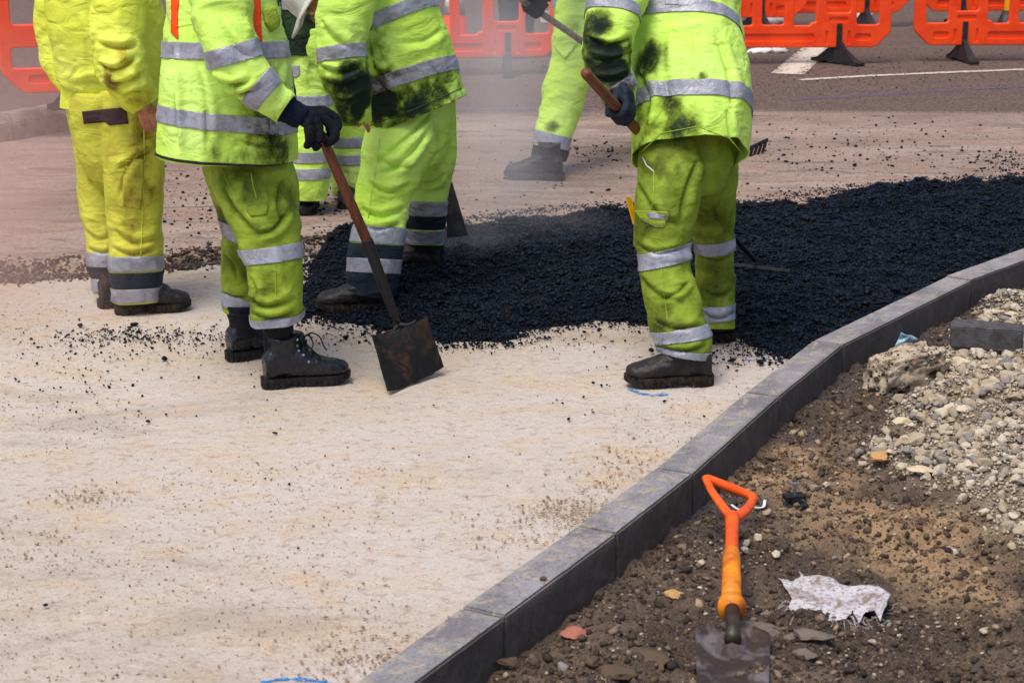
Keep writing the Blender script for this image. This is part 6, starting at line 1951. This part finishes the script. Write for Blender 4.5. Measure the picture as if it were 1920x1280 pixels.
    bmesh.ops.subdivide_edges(bm, edges=list(bm.edges), cuts=6, use_grid_fill=True)
    for v in bm.verts: v.co += Vector((0, 1, 0)) * (0.006 * noise3(np.array([v.co]) * 14, 3)[0])
    thicken(bm, 0.006)
    make_bm("blade", bm, M['tar_blade'], s)
worker_bent()

def worker_rake():
    w = person(1300, 690, 0, "person in a tar smeared lime jacket seen from behind, raking the asphalt")
    near = Piece([(1268, 225, 7.06, 56), (1262, 275, 7.03, 62), (1257, 325, 6.96, 67), (1252, 370, 6.91, 62), (1247, 420, 6.87, 54), (1245, 465, 6.85, 48), (1250, 520, 6.81, 47), (1262, 570, 6.76, 45), (1274, 615, 6.72, 43), (1287, 655, 6.70, 42), (1292, 690, 6.70, 40)], 1.0)
    far = Piece([(1332, 225, 7.15, 52), (1334, 280, 7.15, 54), (1335, 340, 7.18, 50), (1335, 400, 7.22, 45), (1336, 450, 7.25, 41), (1339, 500, 7.27, 38), (1341, 550, 7.27, 36), (1342, 595, 7.26, 35), (1342, 620, 7.26, 34), (1342, 640, 7.26, 34)], 1.0)
    seat = Piece([(1292, 215, 7.12, 74), (1292, 260, 7.11, 82), (1292, 310, 7.08, 84), (1292, 365, 7.06, 62)], .95)
    tr = Garment("trousers", {'near_leg': near, 'far_leg': far, 'seat': seat}, M['lime_dirty'], w, 0.0056, 4, base_dirt=.10, folds={
        'near_leg': [(0, .002, .006), (3, .005, .006), (4.6, .010, .003), (6, .008, .006), (8, .013, .004), (10, .014, .003)], 'far_leg': [(0, .002, .005), (4, .007, .004), (9, .012, .003)]}, seed=43, creases=(('near_leg', [(1200, 330), (1240, 390), (1290, 410)], 9, 0.008), ('near_leg', [(1320, 300), (1300, 360), (1290, 420)], 9, 0.01), ('near_leg', [(1196, 450), (1235, 465), (1285, 450)], 7, 0.01), ('near_leg', [(1203, 508), (1240, 542), (1292, 556)], 8, 0.009), ('near_leg', [(1302, 530), (1268, 562), (1222, 574)], 7, 0.009), ('near_leg', [(1228, 592), (1266, 606), (1318, 598)], 7, 0.009), ('near_leg', [(1240, 645), (1285, 650), (1325, 635)], 6, 0.01), ('far_leg', [(1310, 470), (1345, 480), (1372, 465)], 6, 0.008), ('far_leg', [(1312, 530), (1345, 545), (1370, 530)], 7, 0.01), ('far_leg', [(1315, 575), (1345, 588), (1372, 575)], 6, 0.01), ('far_leg', [(1350, 320), (1345, 380), (1375, 430)], 8, 0.008), ),
        dirt=[(1230, 300, 60, .5, 'near_leg'), (1300, 300, 50, .45, 'near_leg'), (1350, 330, 60, .55, 'far_leg'), (1345, 430, 60, .5, 'far_leg'), (1345, 540, 60, .5, 'far_leg'), (1210, 430, 45, .3), (1240, 600, 50, .45, 'near_leg'), (1260, 390, 40, .25), (1240, 345, 40, .2), (1275, 650, 40, .5)],
        cuts=[('near_leg', (1250, 660), (1328, 672), (1290, 672), 'start'), ('far_leg', P(1308, 612, 7.26), P(1378, 614, 7.26), P(1342, 618, 7.16), 'start')])
    tr.finish()
    tr.band('near_leg', (1198, 492), (1292, 470), (1246, 485), 0.062, M['tape'])
    tr.band('near_leg', (1236, 630), (1318, 618), (1276, 630), 0.046, M['tape'])
    tr.band('near_leg', (1252, 656), (1326, 664), (1290, 668), 0.034, M['tape'])
    tr.band('far_leg', (1300, 462), (1372, 455), (1338, 468), 0.052, M['tape'])
    tr.band('far_leg', (1312, 586), (1374, 582), (1344, 590), 0.060, M['tape'])
    tr.patch([(1192, 394), (1252, 396), (1251, 412), (1243, 424), (1232, 424), (1200, 408)], M['lime_dirty'], "pocket_flap", thick=.004)
    tr.patch([(1214, 398), (1248, 401), (1246, 414), (1218, 408)], M['tape'], "reflective_patch", off=.0065, thick=.0015)
    tr.seam([(1252, 398), (1251, 412), (1243, 424), (1230, 424), (1200, 409)], 1.5, M['white_plastic'], "piping", off=.004)
    tr.seam([(1205, 295), (1212, 310), (1226, 322)], 1.3, M['white_plastic'], "piping")
    tr.seam([(1226, 322), (1226, 360), (1222, 394)], 1.3); tr.seam([(1240, 500), (1246, 560), (1252, 600)], 1.5)
    body = Piece([(1291, 350, 6.98, 100), (1292, 300, 7.00, 104), (1296, 240, 7.03, 111), (1297, 180, 7.08, 113), (1292, 110, 7.14, 108), (1284, 50, 7.20, 101), (1276, -20, 7.28, 94), (1262, -90, 7.36, 70)], 0.82)
    arm = Piece([(1180, -60, 7.16, 52), (1158, -10, 7.06, 52), (1142, 50, 6.94, 49), (1138, 100, 6.92, 47), (1150, 145, 6.92, 41), (1157, 180, 6.91, 33), (1160, 205, 6.90, 26), (1161, 225, 6.90, 25)], 1.0)
    right = Piece([(1335, -60, 7.34, 46), (1352, 0, 7.34, 36), (1366, 45, 7.34, 27), (1369, 85, 7.36, 23), (1360, 130, 7.4, 20)], 1.0)
    j = Garment("jacket", {'body': body, 'arm': arm, 'right_arm': right}, M['lime'], w, 0.0056, 5, folds={
        'body': [(0, .003, .009), (3, .004, .007), (5, .005, .007), (7, .006, .006)], 'arm': [(0, .005, .008), (3, .013, .005), (5, .012, .004), (7, .008, .003)]}, seed=47, bulge=.008, creases=(('body', [(1200, 120), (1230, 180), (1215, 260)], 9, 0.012), ('body', [(1350, 60), (1380, 140), (1390, 220)], 9, 0.01), ('body', [(1260, 60), (1262, 130), (1270, 200)], 9, 0.005), ('body', [(1370, 200), (1380, 250), (1385, 290)], 7, 0.01), ('arm', [(1100, 60), (1140, 75), (1180, 60)], 7, 0.012), ('arm', [(1100, 95), (1145, 105), (1180, 90)], 7, 0.012), ('arm', [(1110, 135), (1150, 140), (1180, 125)], 7, 0.012), ('arm', [(1122, 170), (1150, 165), (1180, 160)], 6, 0.008), ),
        dirt=[(1130, 95, 70, 1.1, 'arm'), (1150, 150, 55, 1.2, 'arm'), (1115, 50, 34, .8, 'arm'), (1170, 110, 40, .6, 'arm'), (1160, 200, 40, 1.2, 'arm'), (1205, 130, 50, 1.0, 'body'), (1220, 90, 34, .6, 'body'), (1195, 190, 40, .8, 'body'), (1220, 250, 60, .7, 'body'), (1315, 140, 22, .75, 'body'), (1290, 240, 40, .55, 'body'), (1210, 280, 45, .8, 'body'), (1255, 190, 30, .5, 'body'), (1360, 35, 22, .6, 'body'), (1385, 240, 40, .35, 'body'), (1290, 200, 50, .25, 'body')],
        cuts=[('body', P(1190, 300, 7.02), P(1394, 297, 7.02), P(1308, 244, 6.80), 'end'), ('arm', P(1134, 218, 6.90), P(1186, 201, 6.90), P(1160, 216, 6.82), 'start')])
    j.finish()
    j.band('body', (1188, 203), (1406, 210), (1300, 168), 0.060, M['tape'])
    j.band('body', (1196, 54), (1380, 74), (1278, 21), 0.052, M['tape'])
    j.band('arm', (1106, 28), (1188, 40), (1150, 18), 0.050, M['tape'])
    j.band('arm', (1128, 180), (1178, 150), (1155, 172), 0.050, M['tape'], "cuff_tape")
    j.band('right_arm', (1352, 84), (1388, 82), (1372, 90), 0.05, M['tape'])
    j.seam([(1204, 284), (1240, 250), (1308, 237), (1368, 260), (1390, 286)], 1.0, M['lime_dirty'], piece='body')
    j.seam([(1300, 30), (1300, 90), (1299, 150)], 0.8, M['lime'], piece='body')
    j.patch([(1246, -10), (1272, -10), (1273, 11), (1247, 11)], M['tape'], "reflective_strip", piece='body')
    # rake: handle through the gloved hand, tines buried in the mat
    a = P(1097, 136, 6.54); b = P(1415, 488, 8.20); mid = P(1330, 400, 7.72)
    s = empty("asphalt_rake", tuple(G(1415, 490, .06)), "wooden handled rake working the asphalt, held by the worker in the tar smeared jacket", "rake")
    d = (b - a).normalized(); L = (b - a).length
    held_tube("handle", s, [a, a + d * .012, a + d * (L * .3), a + d * (L * .62)], [.0165, .0195, .0195, .0190], M['wood'])
    held_tube("socket", s, [a + d * (L * .60), a + d * (L * .64), a + d * (L * .8), b], [.0205, .0205, .0120, .0100], M['dark_steel'])
    bm = bmesh.new()
    side = d.cross(Vector((0, 0, 1))).normalized()
    tube_bm(bm, [b - side * .17, b + side * .17], .012, 8)
    for k in range(12): tube_bm(bm, [b + side * (-.165 + .03 * k), b + side * (-.165 + .03 * k) - Vector((0, 0, .07))], [.007, .004], 6)
    bmesh.ops.translate(bm, verts=bm.verts, vec=(0, 0, -.035))
    make_bm("rake_head", bm, M['dark_steel'], s)
    # glove round the handle
    t_ = 0.0
    best = min((i / 400 for i in range(400)), key=lambda q: abs((lambda c: (c - CAM).normalized().cross(ray(1156, 214).normalized()).length)(a + d * (L * q))))
    hc = a + d * (L * best)
    hb = grip_hand_bm(hc, -d, P(1166, 178, 6.90), .0195, (.5, .8, -.4), 0.95, 1.3)
    v, f = remesh(hb, 0.0028, 3)
    v = v + vnormals(v, f) * (0.0016 * fbm(v * 60, 5, 3))[:, None]
    make("glove", v, f, M['navy'], w, smooth=True)
    body_from(w, [body, arm, right, near, far], (P(1235, -190, 7.5), (-.35, .6, -.7), (0, .5, .8), P(1258, -100, 7.38)), shrink=.7)
    helmet(w, P(1232, -200, 7.52), (-.35, .6, -.7), (0, .5, .8), M['white_plastic'])
    boot(w, (1337, 718), (1172, 722), (M['leather_mud'], M['sole_mud']), 0.0, 0.335, top=0.17)
    boot(w, (1378, 634), (1285, 644), (M['leather_mud'], M['sole_mud']), 0.0, 0.32, top=0.16)
    # folding rule in the thigh pocket: a thing of its own
    q0 = tr.hit(1186, 408, 'near_leg')[0] + Vector((0, -.012, 0)); q1 = P(1178, 370, q0.y - .01); q2 = P(1192, 420, q0.y)
    bm = bmesh.new()
    for k in range(3): tube_bm(bm, [q2 + Vector((.006 * (k - 1), .004 * k, 0)), q1 + Vector((.006 * (k - 1), .004 * k, 0))], .005, 4)
    tag(make_bm("folding_rule", bm, M['yellow_plastic'], loc=tuple(q2)), "yellow folding rule sticking out of the rake worker's thigh pocket", "folding rule")
worker_rake()

def worker_far_walker():
    w = person(1010, 330, .05, "person in lime trousers striding left in the steam, gloved hand on a long rake")
    leg = Piece([(1098, -20, 11.05, 52), (1090, 30, 11.02, 50), (1081, 80, 10.98, 46), (1070, 130, 10.93, 41), (1057, 180, 10.87, 37), (1044, 228, 10.81, 33), (1036, 262, 10.76, 30), (1031, 290, 10.73, 28), (1028, 312, 10.72, 27)], 1.0)
    other = Piece([(1125, -20, 11.2, 50), (1150, 60, 11.3, 45), (1185, 140, 11.5, 38), (1235, 210, 11.7, 32), (1270, 262, 11.8, 28)], 1.0)
    tr = Garment("trousers", {'front_leg': leg, 'back_leg': other}, M['lime'], w, 0.009, 4, folds={'*': [(0, .006, .006), (4, .010, .005), (8, .012, .004)]}, seed=53, dirt=[(1035, 235, 20, .5, 'front_leg'), (1080, 60, 40, .35, 'front_leg')])
    tr.cut('front_leg', tr.plane((1002, 298), (1060, 300), (1030, 304), 'front_leg'), 'start')
    tr.finish()
    tr.band('front_leg', (1008, 256), (1066, 270), (1038, 264), 0.075, M['tape'])
    tr.band('front_leg', (1006, 285), (1058, 292), (1032, 292), 0.09, M['black_cloth'], "gaiter", off=.0015)
    tr.patch([(1044, 70), (1080, 58), (1082, 84), (1060, 112), (1042, 92)], M['lime'], "cargo_pocket", thick=.008)
    body = Piece([(1098, 50, 11.08, 56), (1100, 20, 11.08, 60), (1102, -40, 11.08, 64), (1100, -120, 11.08, 66), (1090, -190, 11.08, 50)], .8)
    arm = Piece([(1060, -150, 10.8, 34), (1030, -110, 10.6, 31), (1008, -70, 10.45, 28), (1000, -35, 10.40, 24), (999, -5, 10.38, 21)], 1.0)
    j = Garment("jacket", {'body': body, 'arm': arm}, M['lime'], w, 0.009, 4, seed=55, dirt=[(1080, 30, 40, .5, 'body')],
                cuts=[('body', P(1040, 34, 11.08), P(1160, 34, 11.08), P(1098, 40, 10.9), 'end')])
    j.finish()
    j.band('body', (1048, 4), (1150, 6), (1098, 12), .06, M['tape'])
    a = P(975, -2, 10.36); b = P(1392, 284, 11.35); d = (b - a).normalized(); L = (b - a).length
    hc = P(1002, 17, 10.40)
    hc = a + d * ((hc - a).dot(d))
    hb = grip_hand_bm(hc, -d, P(999, -20, 10.38), .018, (-.2, -1, .0), 1.05, 1.35)
    v, f = remesh(hb, .0035, 3)
    make("glove", v, f, M['knit'], w, smooth=True)
    boot(w, (1058, 338), (938, 334), (M['leather_mud'], M['sole_mud']), .05, .35, top=.19)
    boot(w, (1305, 300), (1222, 300), (M['leather_mud'], M['sole_mud']), .05, .33, top=.19)
    body_from(w, [body, arm, leg, other], (P(1075, -250, 11.05), (-.9, -.2, -.3), (0, 0, 1), P(1090, -200, 11.08)), voxel=.008, shrink=.7)
    helmet(w, P(1075, -258, 11.05), (-.9, -.2, -.3), (0, 0, 1), M['white_plastic'])
    s = empty("rake", tuple(b), "long pale handled rake carried level, its black tines showing right of the rake worker", "rake")
    held_tube("handle", s, [a, a + d * .01, a + d * (L - .25)], [.016, .0185, .0175], M['wood_pale'])
    held_tube("socket", s, [a + d * (L - .27), a + d * (L - .2), b], [.019, .013, .011], M['dark_steel'])
    r0, r1 = P(1366, 296, 11.30), P(1440, 262, 11.42)
    up = Vector((0, 0, 1))
    ax = (r1 - r0).normalized()
    bm = bmesh.new()
    n = 9
    c0 = (r0 + r1) / 2; Lr = (r1 - r0).length
    R3 = Matrix((ax, Vector((-ax.y, ax.x, 0)).normalized(), ax.cross(Vector((-ax.y, ax.x, 0)).normalized()))).transposed()
    box_bm(bm, c0, (Lr, .012, .022), R3)
    bmesh.ops.bevel(bm, geom=list(bm.edges), offset=.002, segments=1, affect='EDGES')
    make_bm("rake_bar", bm, M['dark_steel'], s)
    for k in range(n):
        q = r0.lerp(r1, (k + .5) / n)
        bm = bmesh.new()
        tube_bm(bm, smooth_path([q, q + Vector((-.008, -.005, -.035)), q + Vector((-.022, -.012, -.075))], 4), list(np.linspace(.011, .008, 9)), 8)
        make_bm("tine", bm, M['dark_steel'], s, smooth=True)
worker_far_walker()

def worker_back():
    w = person(610, 400, .05, "person facing us behind the bent worker, in lime trousers with many reflective bands")
    left = Piece([(590, 55, 9.72, 50), (586, 110, 9.70, 43), (585, 165, 9.68, 38), (585, 220, 9.66, 37), (585, 280, 9.63, 37), (583, 330, 9.61, 35), (581, 365, 9.60, 31), (580, 385, 9.60, 30)], 1.0)
    right = Piece([(632, 55, 9.86, 46), (640, 110, 9.88, 42), (648, 170, 9.90, 39), (655, 230, 9.92, 37), (657, 290, 9.92, 36), (656, 335, 9.92, 33), (654, 362, 9.92, 29), (653, 382, 9.92, 28)], 1.0)
    tr = Garment("trousers", {'left_leg': left, 'right_leg': right}, M['lime'], w, .0085, 4, folds={'*': [(0, .003, .005), (3, .006, .004), (7, .012, .004)]}, seed=63,
                 dirt=[(580, 120, 40, .45, 'left_leg'), (600, 150, 40, .3, 'left_leg'), (660, 330, 35, .6, 'right_leg'), (590, 360, 30, .35, 'left_leg')],
                 cuts=[('left_leg', P(548, 372, 9.6), P(616, 372, 9.6), P(581, 378, 9.5), 'start'), ('right_leg', P(622, 366, 9.92), P(686, 366, 9.92), P(653, 371, 9.82), 'start')])
    tr.finish()
    for pc, x0, x1, ys in (('left_leg', 550, 620, (188, 294, 325)), ('right_leg', 624, 690, (266, 299))):
        for y in ys: tr.band(pc, (x0, y - 2), (x1, y - 3), ((x0 + x1) / 2, y + 2), .056, M['tape'])
    tr.patch([(549, 124), (562, 122), (563, 140), (556, 146), (549, 146)], M['tape'], "pocket_tape")
    body = Piece([(585, 125, 9.75, 80), (584, 90, 9.75, 82), (582, 30, 9.75, 84), (580, -40, 9.75, 86), (582, -130, 9.75, 70)], .7)
    j = Garment("jacket", {'body': body}, M['green_soiled'], w, .009, 4, seed=65, base_dirt=.2, dirt=[(560, 60, 50, .5), (590, 90, 40, .5)],
                cuts=[('body', P(500, 98, 9.75), P(670, 98, 9.75), P(585, 104, 9.6), 'end')])
    j.finish()
    j.band('body', (520, 2), (650, 4), (570, 6), .07, M['tape'])
    body_from(w, [body, left, right], (P(580, -215, 9.7), (-.1, -1, -.3), (0, 0, 1), P(582, -140, 9.75)), voxel=.008, shrink=.7)
    helmet(w, P(580, -224, 9.7), (-.1, -1, -.3), (0, 0, 1), M['white_plastic'])
    boot(w, (588, 388), (570, 411), (M['leather_mud'], M['sole_mud']), .035, .31, top=.17)
    boot(w, (652, 378), (650, 397), (M['leather_mud'], M['sole_mud']), .035, .31, top=.17)
worker_back()

def bystander():
    w = person(960, 95, .05, "person in dark trousers standing behind the barrier in the steam")
    a = Piece([(955, -110, 16.3, 24), (953, -60, 16.3, 23), (953, -10, 16.3, 19), (952, 40, 16.3, 17), (952, 88, 16.3, 15)], 1.0)
    b = Piece([(980, -110, 16.4, 24), (981, -60, 16.4, 23), (982, -10, 16.4, 19), (982, 40, 16.4, 17), (982, 86, 16.4, 15)], 1.0)
    tr = Garment("trousers", {'left_leg': a, 'right_leg': b}, M['navy'], w, .012, 3, seed=71); tr.finish()
    body = Piece([(968, -70, 16.35, 42), (968, -130, 16.35, 46), (968, -210, 16.35, 46), (968, -240, 16.35, 30)], .6)
    j = Garment("jacket", {'body': body}, M['navy'], w, .012, 3, seed=73); j.finish()
    body_from(w, [body, a, b], (P(968, -290, 16.3), (-.3, -1, -.1), (0, 0, 1), P(968, -245, 16.35)), voxel=.01, shrink=.7)
    boot(w, (953, 88), (950, 97), (M['leather'], M['sole']), .05, .31, top=.16)
    boot(w, (982, 86), (980, 95), (M['leather'], M['sole']), .05, .31, top=.16)
bystander()
def holed_board():
    c = P(1036, 10, 15.35)
    holes = [[(math.cos(a) * .02 + x, math.sin(a) * .02 + z) for a in [2 * math.pi * k / 14 for k in range(14)]] for x, z in ((0.0, .02), (.045, -.075), (-.045, -.03), (-.03, .10), (.05, .09))]
    bm = curve_panel("board", [rect(-.1, -.14, .1, .25, .02)] + [h[::-1] for h in holes], .012, .002)
    bmesh.ops.translate(bm, verts=bm.verts, vec=c)
    tag(make_bm("perforated_board", bm, M['white_plastic'], loc=tuple(c)), "white board with round holes behind the barrier next to the walking worker", "board")
holed_board()

# ------------------------------------------------------------------ steam off the hot asphalt, and haze added as a light leak
def steam(name, box, label, density, color, seed, blobs, nscale=1.3):
    """a cloud of steam or added haze as a real volume: soft-edged blobs broken up by noise inside one closed box"""
    (x0, x1), (y0, y1), (z0, z1) = box
    c = Vector(((x0 + x1) / 2, (y0 + y1) / 2, (z0 + z1) / 2)); h = Vector(((x1 - x0) / 2, (y1 - y0) / 2, (z1 - z0) / 2))
    bm = bmesh.new(); box_bm(bm, c, h * 2)
    m = bpy.data.materials.new(name); m.use_nodes = True; t = m.node_tree; t.nodes.clear()
    out = t.nodes.new("ShaderNodeOutputMaterial"); pv = t.nodes.new("ShaderNodeVolumePrincipled")
    pv.inputs["Color"].default_value = color; pv.inputs["Anisotropy"].default_value = 0.1
    t.links.new(pv.outputs[0], out.inputs["Volume"])
    tc = t.nodes.new("ShaderNodeTexCoord")
    nz = t.nodes.new("ShaderNodeTexNoise"); nz.inputs["Scale"].default_value = nscale; nz.inputs["Detail"].default_value = 2.5; nz.inputs["Distortion"].default_value = 0.6
    mp = t.nodes.new("ShaderNodeMapping"); mp.inputs["Location"].default_value = (seed, seed * 1.7, 0); mp.inputs["Scale"].default_value = (1, 1, .7)
    t.links.new(tc.outputs["Object"], mp.inputs[0]); t.links.new(mp.outputs[0], nz.inputs["Vector"])
    def mth(op, a, b):
        n = t.nodes.new("ShaderNodeMath"); n.operation = op
        for i, q in enumerate((a, b)):
            if isinstance(q, (int, float)): n.inputs[i].default_value = q
            else: t.links.new(q, n.inputs[i])
        return n.outputs[0]
    tot = None
    for (bc, br, bs) in blobs:
        mp2 = t.nodes.new("ShaderNodeMapping"); mp2.inputs["Location"].default_value = tuple(-(Vector(bc) - c)[i] / br[i] for i in range(3)); mp2.inputs["Scale"].default_value = tuple(1 / q for q in br)
        t.links.new(tc.outputs["Object"], mp2.inputs[0])
        ln = t.nodes.new("ShaderNodeVectorMath"); ln.operation = 'LENGTH'; t.links.new(mp2.outputs[0], ln.inputs[0])
        mr = t.nodes.new("ShaderNodeMapRange"); mr.interpolation_type = 'SMOOTHSTEP'; mr.inputs["From Min"].default_value = 1.0; mr.inputs["From Max"].default_value = 0.0; mr.inputs["To Min"].default_value = 0; mr.inputs["To Max"].default_value = bs
        t.links.new(ln.outputs["Value"], mr.inputs["Value"])
        tot = mr.outputs[0] if tot is None else mth('ADD', tot, mr.outputs[0])
    mr = t.nodes.new("ShaderNodeMapRange"); mr.inputs["From Min"].default_value = 0.34; mr.inputs["From Max"].default_value = 0.68; mr.inputs["To Min"].default_value = 0.08; mr.inputs["To Max"].default_value = 1.0
    t.links.new(nz.outputs[0], mr.inputs["Value"])
    t.links.new(mth('MULTIPLY', mth('MULTIPLY', tot, mr.outputs[0]), density), pv.inputs["Density"])
    o = make_bm(name, bm, m, loc=tuple(c))
    tag(o, label, kind="stuff")
    return o
s1, s2, s3 = P(930, 150, 10.0), P(990, 300, 9.6), P(900, 420, 8.9)
steam("steam", ((-1.1, 1.0), (8.5, 13.6), (0.02, 2.6)), "pale grey steam rising from the hot asphalt between the bent worker and the walking worker", 0.62, (0.86, 0.86, 0.90, 1), 3.3,
      [(tuple(P(930, 120, 11.0)), (0.55, 2.0, 0.95), 0.95), (tuple(P(960, 330, 9.8)), (0.55, 1.1, 0.5), 1.0), (tuple(P(940, 440, 9.1)), (0.75, 0.8, 0.35), 1.0), (tuple(P(860, 480, 8.75)), (0.45, 0.5, 0.3), 0.9), (tuple(P(1040, 60, 10.4)), (0.5, 1.2, 0.6), 0.7)])
steam("light_leak_haze", ((-4.2, -0.95), (6.3, 13.4), (0.02, 2.4)), "faint pinkish haze added to imitate a light leak, round the yellow clad worker at the left", 0.5, (0.95, 0.66, 0.60, 1), 8.1,
      [(tuple(P(-30, 330, 9.3)), (0.9, 2.2, 1.2), 1.1), (tuple(P(-40, 540, 7.5)), (0.8, 0.9, 0.6), 1.2)], 0.8)  # pink volume put in to imitate a light leak, no steam
